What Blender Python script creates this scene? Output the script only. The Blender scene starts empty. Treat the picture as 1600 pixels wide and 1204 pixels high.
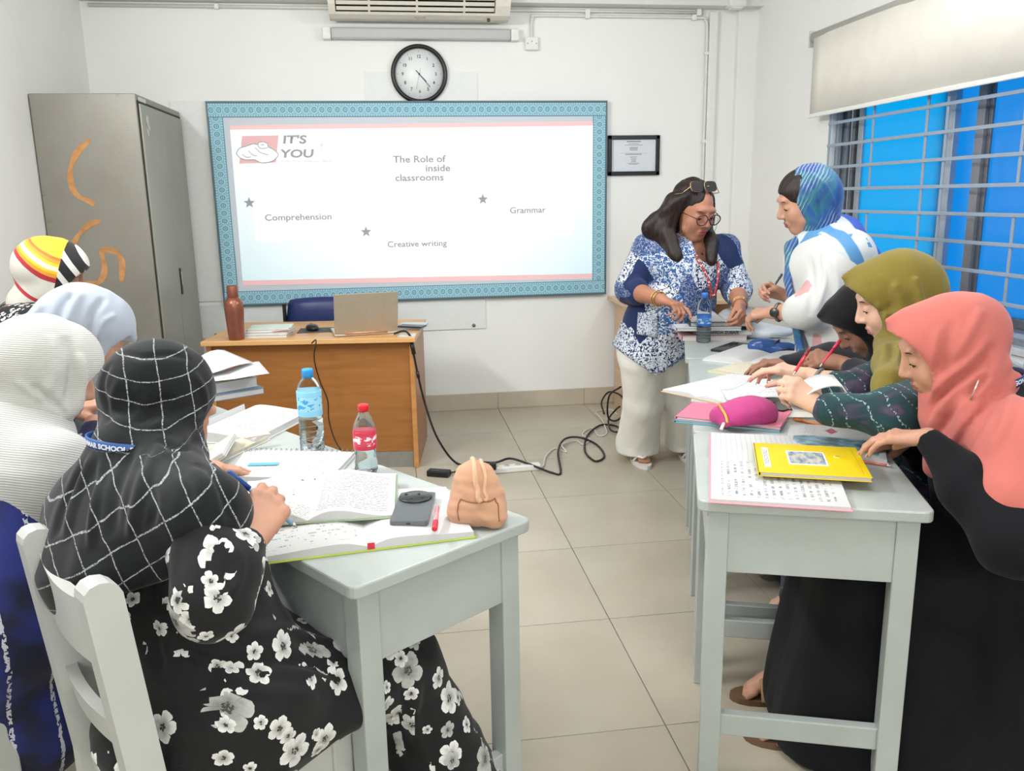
import bpy, bmesh, math, random
import numpy as np
from mathutils import Vector, Matrix
random.seed(7)
COL = bpy.context.scene.collection
PI = math.pi

# ---------------------------------------------------------------- camera, world, lights, exposure
def setup():
    sc = bpy.context.scene
    cam = bpy.data.cameras.new('camera'); co = bpy.data.objects.new('camera', cam); COL.objects.link(co)
    R = (0.9896, -0.143, -0.01666), (0.04732, 0.2138, 0.9757), (-0.136, -0.9664, 0.2183)
    m = Matrix.Identity(4)
    for c in range(3):
        for r in range(3): m[r][c] = R[c][r]
    m[0][3], m[1][3], m[2][3] = 0.0, 0.0, 1.41
    co.matrix_world = m
    cam.sensor_width = 36; cam.lens = 36*1313/1600; cam.clip_start = .05
    sc.camera = co
    sc.view_settings.view_transform = 'Standard'; sc.view_settings.look = 'None'
    sc.view_settings.exposure = EXPOSURE; sc.view_settings.gamma = 1
    sc.view_settings.use_curve_mapping = False
    w = bpy.data.worlds.new('world'); sc.world = w; w.use_nodes = True
    bg = w.node_tree.nodes['Background']; bg.inputs[0].default_value = (.95, .98, 1, 1); bg.inputs[1].default_value = SKY
    for (loc, aim, e, sx, sy) in LAMPS:
        l = bpy.data.lights.new('unseen_room_light', 'AREA'); l.shape = 'RECTANGLE'; l.size = sx; l.size_y = sy
        l.energy = e; l.color = (.975, .99, 1.0)
        o = bpy.data.objects.new('unseen_room_light', l); COL.objects.link(o); o.location = loc
        o.rotation_euler = Vector(aim).to_track_quat('-Z', 'Y').to_euler()
        o['label'] = 'unseen white area light put in to light the classroom'; o['category'] = 'light'; o['group'] = 'classroom lights'
EXPOSURE = 0.34
SKY = .75
LAMPS = [((-1.60, 2.3, 2.42), (1, .12, -.08), 50, 1.2, .10), ((2.34, 2.7, 2.55), (-1, .0, -.05), 22, 1.2, .10), ((-.6, -2.5, 2.4), (.0, 1, -.05), 26, 1.2, .15), ((1.4, -2.5, 2.4), (.0, 1, -.05), 25, 1.2, .15), ((.35, 3.0, 2.80), (0, 0, -1), 13, 1.2, .5), ((.3, .9, 2.80), (0, .1, -1), 16, 1.2, .5)]  # all unseen; the right and front wall lamps are added to brighten the walls
setup()

# ---------------------------------------------------------------- materials
def lin(c):
    return tuple(((v/255)/12.92 if v/255 <= .04045 else ((v/255+.055)/1.055)**2.4) for v in c)
class NT:
    """small helper to write node trees"""
    def __init__(s, name):
        s.m = bpy.data.materials.new(name); s.m.use_nodes = True; s.t = s.m.node_tree
        s.b = s.t.nodes['Principled BSDF']; s.out = s.t.nodes['Material Output']
    def n(s, typ, **kw):
        nd = s.t.nodes.new('ShaderNode'+typ)
        for k, v in kw.items(): setattr(nd, k, v)
        return nd
    def l(s, a, b): s.t.links.new(a, b)
    def val(s, sock, v):
        if hasattr(v, 'links') or hasattr(v, 'is_linked'): s.l(v, sock)
        else:
            if isinstance(v, (tuple, list)) and len(v) == 3 and sock.type == 'RGBA': v = (*v, 1)
            sock.default_value = v
    def math(s, op, a, b=0.0, c=0.0):
        nd = s.n('Math', operation=op); s.val(nd.inputs[0], a); s.val(nd.inputs[1], b); s.val(nd.inputs[2], c); return nd.outputs[0]
    def vmath(s, op, a, b=(0, 0, 0)):
        nd = s.n('VectorMath', operation=op); s.val(nd.inputs[0], a); s.val(nd.inputs[1], b); return nd.outputs[0]
    def mix(s, f, a, b):
        nd = s.n('Mix', data_type='RGBA'); s.val(nd.inputs[0], f); s.val(nd.inputs[6], a); s.val(nd.inputs[7], b); return nd.outputs[2]
    def ramp(s, f, stops, interp='LINEAR'):
        nd = s.n('ValToRGB'); cr = nd.color_ramp; cr.interpolation = interp
        while len(cr.elements) < len(stops): cr.elements.new(.5)
        for e, (p, c) in zip(cr.elements, stops): e.position = p; e.color = (*c, 1)
        s.val(nd.inputs[0], f); return nd.outputs[0]
    def noise(s, vec, scale, detail=3, rough=.5, dist=0):
        nd = s.n('TexNoise'); s.val(nd.inputs['Vector'], vec); nd.inputs['Scale'].default_value = scale
        nd.inputs['Detail'].default_value = detail; nd.inputs['Roughness'].default_value = rough; nd.inputs['Distortion'].default_value = dist
        return nd.outputs[0]
    def vec(s, kind='Object'):
        return s.n('TexCoord').outputs[kind]
    def mapping(s, v, loc=(0, 0, 0), rot=(0, 0, 0), sc=(1, 1, 1)):
        nd = s.n('Mapping'); s.l(v, nd.inputs[0]); nd.inputs[1].default_value = loc; nd.inputs[2].default_value = rot; nd.inputs[3].default_value = sc
        return nd.outputs[0]
    def sep(s, v):
        nd = s.n('SeparateXYZ'); s.l(v, nd.inputs[0]); return nd.outputs
    def set(s, col=None, rough=None, metal=None, spec=None, sheen=None, bump=None, bstr=.2, bdist=.01, emit=None, estr=0):
        b = s.b
        if col is not None: s.val(b.inputs['Base Color'], col)
        if rough is not None: s.val(b.inputs['Roughness'], rough)
        if metal is not None: s.val(b.inputs['Metallic'], metal)
        if spec is not None: s.val(b.inputs['Specular IOR Level'], spec)
        if sheen is not None: s.val(b.inputs['Sheen Weight'], sheen)
        if bump is not None:
            bn = s.n('Bump'); bn.inputs['Strength'].default_value = bstr; bn.inputs['Distance'].default_value = bdist
            s.l(bump, bn.inputs['Height']); s.l(bn.outputs[0], b.inputs['Normal'])
        if emit is not None:
            s.val(b.inputs['Emission Color'], emit); b.inputs['Emission Strength'].default_value = estr
        return s.m
def plain(name, c, rough=.5, metal=0, spec=.5, var=.06, scale=30, bstr=0, **kw):
    """colour with a little procedural variation"""
    t = NT(name); c = lin(c); v = t.vec()
    n = t.noise(v, scale, 3)
    d = tuple(x*(1-var) for x in c); e = tuple(min(1, x*(1+var)) for x in c)
    t.set(col=t.ramp(n, [(.3, d), (.7, e)]), rough=rough, metal=metal, spec=spec, **kw)
    if bstr: t.set(bump=n, bstr=bstr, bdist=.004)
    return t.m
def cloth(name, c, var=.1, weave=900, rough=.85, sheen=.15, spec=.2):
    t = NT(name); c = lin(c); v = t.vec()
    n = t.noise(v, 9, 4)
    d = tuple(x*(1-var) for x in c); e = tuple(min(1, x*(1+var)) for x in c)
    w = t.noise(v, weave, 1)
    return t.set(col=t.ramp(n, [(.3, d), (.7, e)]), rough=rough, sheen=sheen, spec=spec, bump=w, bstr=.25, bdist=.001)

# ---------------------------------------------------------------- objects
def tag(o, label=None, cat=None, group=None, kind=None):
    if label: o['label'] = label
    if cat: o['category'] = cat
    if group: o['group'] = group
    if kind: o['kind'] = kind
    return o
def empty(name, loc=(0, 0, 0), rz=0, label=None, cat=None, group=None):
    o = bpy.data.objects.new(name, None); COL.objects.link(o); o.location = loc; o.rotation_euler = (0, 0, rz)
    o.empty_display_size = .05
    return tag(o, label, cat, group)
def obj(name, me, mat=None, parent=None, loc=None, rot=None):
    o = bpy.data.objects.new(name, me); COL.objects.link(o)
    if mat is not None:
        for m in (mat if isinstance(mat, (list, tuple)) else [mat]): me.materials.append(m)
    if parent is not None: o.parent = parent
    if loc is not None: o.location = loc
    if rot is not None: o.rotation_euler = rot
    return o
def frommesh(name, V, F, mat=None, parent=None, smooth=False, loc=None, rot=None, uv=None):
    me = bpy.data.meshes.new(name); me.from_pydata([tuple(map(float, v)) for v in V], [], [tuple(f) for f in F]); me.update()
    if smooth: me.polygons.foreach_set('use_smooth', [True]*len(me.polygons))
    if uv is not None:
        ul = me.uv_layers.new(name='UVMap'); vi = np.empty(len(me.loops), np.int32); me.loops.foreach_get('vertex_index', vi)
        ul.data.foreach_set('uv', np.asarray(uv, np.float32)[vi].ravel())
    return obj(name, me, mat, parent, loc, rot)
class MB:
    """collects shapes into ONE mesh"""
    def __init__(s): s.V = []; s.F = []; s.S = []
    def add(s, V, F, smooth=False):
        o = len(s.V); s.V += [tuple(v) for v in V]; s.F += [tuple(i+o for i in f) for f in F]; s.S += [smooth]*len(F); return s
    def box(s, c, d, R=None, bev=0.0, taper=None):
        """box with chamfered edges, centre c, full size d, 3x3 rotation R"""
        h = [x/2 for x in d]; b = min(bev, min(h)*.9)
        if b <= 0:
            V = [(sx*h[0], sy*h[1], sz*h[2]) for sx in (-1, 1) for sy in (-1, 1) for sz in (-1, 1)]
            F = [(0, 1, 3, 2), (4, 6, 7, 5), (0, 4, 5, 1), (2, 3, 7, 6), (0, 2, 6, 4), (1, 5, 7, 3)]
        else:
            bm = bmesh.new(); bmesh.ops.create_cube(bm, size=1)
            for v in bm.verts: v.co = Vector((v.co.x*d[0], v.co.y*d[1], v.co.z*d[2]))
            bmesh.ops.bevel(bm, geom=bm.edges[:], offset=b, segments=2, profile=.5, affect='EDGES')
            bm.verts.index_update(); V = [v.co[:] for v in bm.verts]; F = [[v.index for v in f.verts] for f in bm.faces]; bm.free()
        if taper: V = [(x*(1+(taper-1)*(.5+z/d[2])), y*(1+(taper-1)*(.5+z/d[2])), z) for x, y, z in V]
        if R is not None: V = [(R @ Vector(v))[:] for v in V]
        return s.add([(v[0]+c[0], v[1]+c[1], v[2]+c[2]) for v in V], F, False)
    def bar(s, a, b, w, t, up=(0, 0, 1), bev=.003):
        """rectangular bar from a to b; w across, t along up"""
        a = Vector(a); b = Vector(b); y = (b-a); L = y.length; y.normalize(); u = Vector(up); x = y.cross(u)
        if x.length < 1e-4: x = Vector((1, 0, 0))
        x.normalize(); z = x.cross(y)
        R = Matrix((x, y, z)).transposed()
        return s.box((a+b)/2, (w, L, t), R, bev)
    def tube(s, pts, r, n=8, caps=True, smooth=True, closed=False):
        P = [Vector(p) for p in pts]; N = len(P); rs = r if isinstance(r, (list, tuple)) else [r]*N
        V = []; F = []; prev = None
        for i in range(N):
            a = P[i-1] if (i or closed) else P[0]; b = P[(i+1) % N] if (i < N-1 or closed) else P[-1]
            t = (b-a).normalized()
            if prev is None:
                u = Vector((0, 0, 1)) if abs(t.z) < .9 else Vector((1, 0, 0)); x = t.cross(u).normalized()
            else:
                x = (prev-t*prev.dot(t)); x = x.normalized() if x.length > 1e-6 else t.orthogonal().normalized()
            prev = x; y = t.cross(x)
            for k in range(n):
                an = 2*PI*k/n; V.append((P[i]+(x*math.cos(an)+y*math.sin(an))*rs[i])[:])
        for i in range(N if closed else N-1):
            j = (i+1) % N
            for k in range(n): F.append((i*n+k, i*n+(k+1) % n, j*n+(k+1) % n, j*n+k))
        if caps and not closed: F.append(tuple(range(n))[::-1]); F.append(tuple((N-1)*n+k for k in range(n)))
        return s.add(V, F, smooth)
    def lathe(s, prof, n=24, c=(0, 0, 0), smooth=True, lobes=0, amp=0):
        V = []; F = []
        for r, z in prof:
            for k in range(n):
                a = 2*PI*k/n; rr = r*(1+amp*math.cos(lobes*a)) if lobes else r
                V.append((c[0]+rr*math.cos(a), c[1]+rr*math.sin(a), c[2]+z))
        for i in range(len(prof)-1):
            for k in range(n): F.append((i*n+k, i*n+(k+1) % n, (i+1)*n+(k+1) % n, (i+1)*n+k))
        F.append(tuple(range(n))[::-1]); F.append(tuple((len(prof)-1)*n+k for k in range(n)))
        return s.add(V, F, smooth)
    def prism(s, poly, z0, z1, R=None, o=(0, 0, 0)):
        n = len(poly); V = [(x, y, z0) for x, y in poly]+[(x, y, z1) for x, y in poly]
        F = [tuple(range(n))[::-1], tuple(range(n, 2*n))]+[(i, (i+1) % n, n+(i+1) % n, n+i) for i in range(n)]
        if R is not None: V = [(R @ Vector(v))[:] for v in V]
        return s.add([(v[0]+o[0], v[1]+o[1], v[2]+o[2]) for v in V], F)
    def build(s, name, mat, parent=None, loc=None, rot=None, uvfn=None):
        me = bpy.data.meshes.new(name); me.from_pydata(s.V, [], s.F); me.polygons.foreach_set('use_smooth', s.S); me.update()
        if uvfn:
            ul = me.uv_layers.new(name='UVMap')
            for lp in me.loops: ul.data[lp.index].uv = uvfn(me.vertices[lp.vertex_index].co)
        return obj(name, me, mat, parent, loc, rot)
def spline(pts, n=8, closed=False):
    P = [Vector(p) for p in pts]; out = []; N = len(P)
    for i in range(N if closed else N-1):
        p0 = P[(i-1) % N] if (i > 0 or closed) else P[i]*2-P[i+1]; p1 = P[i]; p2 = P[(i+1) % N]
        p3 = P[(i+2) % N] if (i+2 < N or closed) else p2*2-p1
        for k in range(n):
            t = k/n; out.append(.5*((2*p1)+(p2-p0)*t+(2*p0-5*p1+4*p2-p3)*t*t+(3*p1-p0-3*p2+p3)*t**3))
    if not closed: out.append(P[-1])
    return out
def text_mesh(s, size, align='CENTER', bold=0.0, space=1.0):
    cu = bpy.data.curves.new('lettering', 'FONT'); cu.body = s; cu.size = size; cu.align_x = align; cu.align_y = 'CENTER'; cu.offset = bold
    cu.space_character = space; cu.resolution_u = 3
    o = bpy.data.objects.new('lettering', cu); COL.objects.link(o)
    me = bpy.data.meshes.new_from_object(o.evaluated_get(bpy.context.evaluated_depsgraph_get()))
    bpy.data.objects.remove(o); bpy.data.curves.remove(cu)
    return me
def lettering(s, size, mat, parent, M, name='lettering', fn=None, **kw):
    """flat lettering mapped by a 4x4 matrix M (or by fn(x, y) -> point)"""
    me = text_mesh(s, size, **kw)
    for v in me.vertices:
        v.co = fn(v.co.x, v.co.y) if fn else (M @ v.co)
    me.materials.clear(); me.update()
    return obj(name, me, mat, parent)
def frame_m(o, x, y):
    x = Vector(x).normalized(); y = Vector(y); y = (y-x*y.dot(x)).normalized(); z = x.cross(y)
    m = Matrix((x, y, z)).transposed().to_4x4(); m.translation = Vector(o); return m
def copy_tree(o, parent=None):
    c = o.copy(); COL.objects.link(c)
    if parent is not None: c.parent = parent
    for ch in list(o.children): copy_tree(ch, c)
    return c

# ---------------------------------------------------------------- implicit surfaces for bodies and drapery
class SDF:
    def __init__(s, res=.006): s.res = res; s.ops = []
    def cone(s, a, b, ra, rb=None, k=.02, flat=None):
        s.ops.append(('cone', np.array(a, float), np.array(b, float), ra, ra if rb is None else rb, k, flat)); return s
    def chain(s, pts, rs, k=.02, flat=None):
        if not isinstance(rs, (list, tuple)): rs = [rs]*len(pts)
        for i in range(len(pts)-1): s.cone(pts[i], pts[i+1], rs[i], rs[i+1], k, flat)
        return s
    def ell(s, c, r, ax=None, k=.02, cut=False):
        s.ops.append(('ell', np.array(c, float), np.array(r, float), np.eye(3) if ax is None else np.array(ax, float), k, cut)); return s
    def cutcone(s, a, b, ra, rb=None, k=.01):
        s.ops.append(('cutcone', np.array(a, float), np.array(b, float), ra, ra if rb is None else rb, k)); return s
    def plane(s, o, n, k=.008, near=None, rad=None):
        n = np.array(n, float); n /= np.linalg.norm(n); s.ops.append(('plane', np.array(o, float), n, k, near, rad)); return s
    def bounds(s):
        lo = np.full(3, 1e9); hi = -lo
        for o in s.ops:
            if o[0] == 'cone':
                r = max(o[3], o[4]); lo = np.minimum(lo, np.minimum(o[1], o[2])-r); hi = np.maximum(hi, np.maximum(o[1], o[2])+r)
            elif o[0] == 'ell' and not o[5]:
                r = np.abs(o[3].T*o[2][None, :]).sum(1); lo = np.minimum(lo, o[1]-r); hi = np.maximum(hi, o[1]+r)
        return lo-.02, hi+.02
    def mesh(s):
        res = s.res; lo, hi = s.bounds(); n = np.ceil((hi-lo)/res).astype(int)+1
        F = np.full(n, 1.0, np.float32)
        ax = [lo[i]+res*np.arange(n[i]) for i in range(3)]
        def sub(l, h):
            i0 = np.maximum(0, np.floor((l-lo)/res).astype(int)); i1 = np.minimum(n, np.ceil((h-lo)/res).astype(int)+1)
            if (i1 <= i0).any(): return None, None
            sl = tuple(slice(a, b) for a, b in zip(i0, i1))
            g = [ax[i][sl[i]].astype(np.float32).reshape([-1 if j == i else 1 for j in range(3)]) for i in range(3)]
            return sl, g
        def conedist(g, a, b, ra, rb, flat):
            d = [g[i]-a[i] for i in range(3)]
            ba = b-a
            if flat is not None:
                fa = np.array(flat[0], float); fa /= np.linalg.norm(fa)
                q = (d[0]*fa[0]+d[1]*fa[1]+d[2]*fa[2])*(1/flat[1]-1)
                d = [d[i]+q*fa[i] for i in range(3)]; ba = ba+fa*(ba@fa)*(1/flat[1]-1)
            L = max(ba@ba, 1e-12)
            t = np.clip((d[0]*ba[0]+d[1]*ba[1]+d[2]*ba[2])/L, 0, 1)
            return np.sqrt((d[0]-t*ba[0])**2+(d[1]-t*ba[1])**2+(d[2]-t*ba[2])**2)-(ra+(rb-ra)*t)
        for o in s.ops:
            if o[0] in ('cone', 'cutcone'):
                a, b, ra, rb, k = o[1:6]; r = max(ra, rb)+k+2*res
                sl, g = sub(np.minimum(a, b)-r, np.maximum(a, b)+r)
                if sl is None: continue
                d = conedist(g, a, b, ra, rb, o[6] if o[0] == 'cone' else None); cut = o[0] == 'cutcone'
            elif o[0] == 'ell':
                c, r, A, k, cut = o[1:]
                e = np.abs(A.T*r[None, :]).sum(1)+k+2*res
                sl, g = sub(c-e, c+e)
                if sl is None: continue
                d3 = [g[i]-c[i] for i in range(3)]
                q = [(d3[0]*A[j][0]+d3[1]*A[j][1]+d3[2]*A[j][2])/r[j] for j in range(3)]
                k0 = np.sqrt(q[0]**2+q[1]**2+q[2]**2); k1 = np.sqrt((q[0]/r[0])**2+(q[1]/r[1])**2+(q[2]/r[2])**2)+1e-9
                d = k0*(k0-1)/k1
            else:
                p, nn, k, near, rad = o[1:]
                sl, g = sub(lo, hi) if near is None else sub(np.array(near)-rad, np.array(near)+rad)
                if sl is None: continue
                d = -((g[0]-p[0])*nn[0]+(g[1]-p[1])*nn[1]+(g[2]-p[2])*nn[2])
                if near is not None:
                    d = np.maximum(d, np.sqrt((g[0]-near[0])**2+(g[1]-near[1])**2+(g[2]-near[2])**2)-rad)
                cut = True
            f = F[sl]
            if cut:
                a, b = f, -d; h = np.clip(.5-.5*(b-a)/k, 0, 1); F[sl] = b+(a-b)*h+k*h*(1-h)
            else:
                h = np.clip(.5+.5*(d-f)/k, 0, 1); F[sl] = d+(f-d)*h-k*h*(1-h)
        # surface nets
        S = F < 0
        c = np.zeros(n-1, np.int8)
        for dx in (0, 1):
            for dy in (0, 1):
                for dz in (0, 1): c += S[dx:n[0]-1+dx, dy:n[1]-1+dy, dz:n[2]-1+dz]
        act = (c > 0) & (c < 8); I = np.argwhere(act)
        idx = np.full(n-1, -1, np.int32); idx[act] = np.arange(len(I))
        acc = np.zeros((len(I), 3), np.float32); cnt = np.zeros(len(I), np.float32)
        cor = {}
        for dx in (0, 1):
            for dy in (0, 1):
                for dz in (0, 1): cor[dx, dy, dz] = F[I[:, 0]+dx, I[:, 1]+dy, I[:, 2]+dz]
        for a in range(3):
            for u in (0, 1):
                for v in (0, 1):
                    p0 = [0, 0, 0]; o_ = [i for i in range(3) if i != a]; p0[o_[0]] = u; p0[o_[1]] = v; p1 = list(p0); p1[a] = 1
                    f0, f1 = cor[tuple(p0)], cor[tuple(p1)]; m = (f0 < 0) != (f1 < 0)
                    t = np.where(m, f0/(f0-f1+1e-12), 0)
                    q = np.zeros((len(I), 3), np.float32); q[:, a] = t; q[:, o_[0]] = u; q[:, o_[1]] = v
                    acc += q*m[:, None]; cnt += m
        V = lo+res*(I+acc/cnt[:, None])
        Q = []
        for a in range(3):
            o_ = [(a+1) % 3, (a+2) % 3]
            s0 = [slice(None)]*3; s1 = [slice(None)]*3; s0[a] = slice(0, n[a]-1); s1[a] = slice(1, n[a])
            ch = S[tuple(s0)] != S[tuple(s1)]
            E = np.argwhere(ch); E = E[(E[:, o_[0]] > 0) & (E[:, o_[1]] > 0) & (E[:, o_[0]] < n[o_[0]]-1) & (E[:, o_[1]] < n[o_[1]]-1)]
            ins = S[E[:, 0], E[:, 1], E[:, 2]]
            def at(d0, d1):
                P = E.copy(); P[:, o_[0]] += d0; P[:, o_[1]] += d1; return idx[P[:, 0], P[:, 1], P[:, 2]]
            q = np.stack([at(-1, -1), at(0, -1), at(0, 0), at(-1, 0)], 1)
            q[~ins] = q[~ins][:, ::-1]; Q.append(q)
        return V.astype(np.float64), np.concatenate(Q)
def np_mesh(name, V, Q, smooth=True):
    me = bpy.data.meshes.new(name); nv, nf = len(V), len(Q)
    me.vertices.add(nv); me.vertices.foreach_set('co', np.ascontiguousarray(V, np.float32).ravel())
    me.loops.add(nf*4); me.loops.foreach_set('vertex_index', np.ascontiguousarray(Q, np.int32).ravel())
    me.polygons.add(nf); me.polygons.foreach_set('loop_start', np.arange(0, nf*4, 4, dtype=np.int32))
    me.polygons.foreach_set('use_smooth', np.full(nf, smooth)); me.update(calc_edges=True)
    return me
def normals(V, Q):
    a = V[Q[:, 2]]-V[Q[:, 0]]; b = V[Q[:, 3]]-V[Q[:, 1]]; fn = np.cross(a, b); N = np.zeros_like(V)
    for i in range(4):
        for c in range(3): N[:, c] += np.bincount(Q[:, i], fn[:, c], len(V))
    return N/(np.linalg.norm(N, axis=1, keepdims=True)+1e-12), fn
def relax(V, Q, it=2):
    for _ in range(it):
        A = np.zeros_like(V); n = np.zeros(len(V))
        for i in range(4):
            for j in ((i+1) % 4, (i+3) % 4):
                n += np.bincount(Q[:, i], minlength=len(V))
                for c in range(3): A[:, c] += np.bincount(Q[:, i], V[Q[:, j], c], len(V))
        V = .5*V+.5*A/np.maximum(n, 1)[:, None]
    return V
def wob(p, f, seed):
    """smooth pseudo-noise in -1..1 for points p (n,3) or values"""
    r = np.random.RandomState(seed); out = 0; amp = 1.0; tot = 0
    for o in range(3):
        d = r.normal(size=3); d /= np.linalg.norm(d); e = r.normal(size=3); e /= np.linalg.norm(e)
        out = out+amp*np.sin(p@d*f+r.rand()*6.28+1.3*np.sin(p@e*f*.8+r.rand()*6.28)); tot += amp; f *= 1.7; amp *= .6
    return out/tot
def folds(V, N, across, f, amp, seed=1, along=.18, mask=None, sharp=1.0):
    """displace along the normals in ridges that run across the direction 'across'"""
    a = np.array(across, float); a /= np.linalg.norm(a)
    p = V-(V@a)[:, None]*a*(1-1.0)
    q = (V@a)[:, None]*a+along*(V-(V@a)[:, None]*a)
    w = wob(q, f, seed)
    w = np.sign(w)*np.abs(w)**sharp
    if mask is not None: w = w*mask
    return V+N*(amp*w)[:, None]

# ================================================================ ROOM
YB, XL, XR, YF, ZC = 5.56, -1.72, 2.42, -2.6, 2.85
def paint(name, c, bs=.08):
    t = NT(name); v = t.vec(); n = t.noise(v, 1.3, 5, .6); c = lin(c)
    g = t.noise(v, 60, 3)
    return t.set(col=t.ramp(n, [(.25, tuple(x*.94 for x in c)), (.75, c)]), rough=.62, spec=.3, bump=g, bstr=bs, bdist=.003)
WALL = paint('wall_paint', (243, 243, 239)); CEIL = paint('ceiling_paint', (226, 226, 222))
WHITE = plain('white_plastic', (232, 232, 228), .4, var=.03)
def struct(name, mb, mat, parent=None):
    o = mb.build(name, mat, parent)
    if parent is None: o['kind'] = 'structure'
    return o
struct('wall_back', MB().box((.35, YB+.1, 1.425), (XR-XL+.4, .2, 2.85)), WALL)
struct('wall_left', MB().box((XL-.1, 1.5, 1.425), (.2, 8.4, 2.85)), WALL)
struct('wall_front', MB().box((.35, YF-.1, 1.425), (XR-XL+.4, .2, 2.85)), WALL)
struct('ceiling', MB().box((.35, 1.5, ZC+.1), (XR-XL+.4, 8.6, .2)), CEIL)
struct('beam', MB().box((.35, YB-.06, 2.71), (XR-XL, .14, .29)), CEIL)
# right wall with the window opening  (y .9 .. 4.49, z .80 .. 2.2)
WY0, WY1, WZ0, WZ1 = .9, 4.49, .80, 2.20
wr = MB(); wr.box((XR+.1, (WY1+YB)/2, 1.425), (.2, YB-WY1, 2.85)).box((XR+.1, (YF+WY0)/2, 1.425), (.2, WY0-YF, 2.85))
wr.box((XR+.1, (WY0+WY1)/2, WZ0/2), (.2, WY1-WY0, WZ0)).box((XR+.1, (WY0+WY1)/2, (WZ1+ZC)/2), (.2, WY1-WY0, ZC-WZ1))
struct('wall_right', wr, WALL)
struct('pillar', MB().box((2.36, YB-.02, 1.425), (.14, .05, 2.85), bev=.004), WALL)
# floor of 60 cm tiles
def tile_mat():
    t = NT('floor_tile'); v = t.vec('Object'); oi = t.n('ObjectInfo')
    vv = t.vmath('ADD', v, t.vmath('SCALE', oi.outputs['Random'] if False else v, (0, 0, 0)))
    n = t.noise(v, 2.2, 6, .62, .6); f = t.noise(v, 45, 2)
    c = t.ramp(n, [(.25, lin((172, 163, 145))), (.5, lin((182, 173, 155))), (.78, lin((190, 182, 166)))])
    r = t.math('MULTIPLY_ADD', oi.outputs['Random'], .06, .96)
    hs = t.n('HueSaturation'); t.l(c, hs.inputs['Color']); t.l(r, hs.inputs['Value'])
    return t.set(col=hs.outputs[0], rough=.32, spec=.45, bump=f, bstr=.03, bdist=.002)
TILE = tile_mat(); GROUT = plain('grout', (150, 141, 126), .9)
fl = struct('floor', MB().box((.35, 1.5, -.05), (XR-XL+.2, 8.4, .088)), GROUT)
TX, TY, TP = .0805, 1.957, .6015
def tile(w, d):
    return MB().box((0, 0, 0), (w, d, .012), bev=.0012)
cache = {}
x0 = TX-TP*math.ceil((TX-XL)/TP)
xs = [x0+TP*i for i in range(9)]; ys = [TY+TP*i for i in range(-8, 7)]
for i in range(len(xs)-1):
    for j in range(len(ys)-1):
        a, b = max(xs[i], XL), min(xs[i+1], XR); c, d = max(ys[j], YF), min(ys[j+1], YB)
        if b-a < .02 or d-c < .02: continue
        key = (round(b-a, 3), round(d-c, 3))
        if key not in cache:
            o = tile(b-a-.003, d-c-.003).build('tile', TILE, fl); cache[key] = o.data
        else: o = obj('tile', cache[key], None, fl)
        o.location = ((a+b)/2, (c+d)/2, -.006)
# tiled skirting
SKIRT = plain('skirting_tile', (196, 185, 165), .4, var=.05, scale=6)
def skirting(name, pts):
    root = struct(name, MB().box(((pts[0][0]+pts[-1][0])/2, (pts[0][1]+pts[-1][1])/2, .055), (abs(pts[0][0]-pts[-1][0])+.004, abs(pts[0][1]-pts[-1][1])+.004, .11)), GROUT)
    for (ax, ay), (bx, by) in zip(pts[:-1], pts[1:]):
        MB().box(((ax+bx)/2, (ay+by)/2, .057), (max(abs(ax-bx)-.002, .012), max(abs(ay-by)-.002, .012), .113), bev=.002).build('tile', SKIRT, root)
ex = [XL+.01]+[x for x in xs if XL+.05 < x < XR-.05]+[XR-.01]
ey = [YF+.01]+[y for y in ys if YF+.05 < y < YB-.05]+[YB-.01]
skirting('baseboard_back', [(x, YB-.007) for x in ex])
skirting('baseboard_left', [(XL+.007, y) for y in ey])
skirting('baseboard_right', [(XR-.007, y) for y in ey])
struct('trim_1', MB().box((2.13, YB-.015, 1.5), (.055, .03, 2.1), bev=.004), WHITE)       # vertical cable duct beside the pillar
struct('trim_2', MB().box((2.235, 5.44, 2.62), (.11, .1, .13), bev=.01).box((2.235, 5.44, 2.56), (.075, .07, .03), bev=.008), WHITE)  # boxed end of the duct

# ---- window on the right wall
ALU = plain('aluminium', (168, 176, 184), .35, metal=.6, var=.04); ALU_D = plain('aluminium_dark', (120, 122, 124), .45, metal=.5)  # ALU_D is a darker grey aluminium
BAR = plain('grille_paint', (150, 164, 178), .45, var=.04)
def blue_glass(name, c):
    t = NT(name); c = tuple(x**.5 for x in lin(c))   # light passes both faces of the pane
    tr = t.n('BsdfTranslucent'); tr.inputs[0].default_value = (*c, 1)
    gl = t.n('BsdfGlossy'); gl.inputs[0].default_value = (1, 1, 1, 1); gl.inputs[1].default_value = .25
    df = t.n('BsdfDiffuse'); df.inputs[0].default_value = (*[x*.5 for x in c], 1)
    m = t.n('MixShader'); m.inputs[0].default_value = .04; t.l(tr.outputs[0], m.inputs[1]); t.l(gl.outputs[0], m.inputs[2])
    t.t.nodes.remove(t.b); t.l(m.outputs[0], t.out.inputs[0]); return t.m
BLUE1 = blue_glass('blue_pane', (0, 178, 255)); BLUE2 = blue_glass('deep_blue_pane', (24, 146, 238))
win = struct('window_1', MB().box((2.50, (WY0+WY1)/2, WZ0+.025), (.10, WY1-WY0, .05), bev=.004).box((2.50, (WY0+WY1)/2, WZ1-.03), (.10, WY1-WY0, .06), bev=.004)
   .box((2.455, WY1-.018, 1.5), (.018, .03, WZ1-WZ0)).box((2.485, WY1-.03, 1.5), (.012, .06, WZ1-WZ0)).box((2.53, WY1-.02, 1.5), (.03, .035, WZ1-WZ0)), ALU)
MB().box((XR+.005, (WY0+WY1)/2, WZ0-.012), (.05, WY1-WY0+.04, .03), bev=.004).build('window_sill', plain('sill', (196, 200, 198), .5), win)
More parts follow.
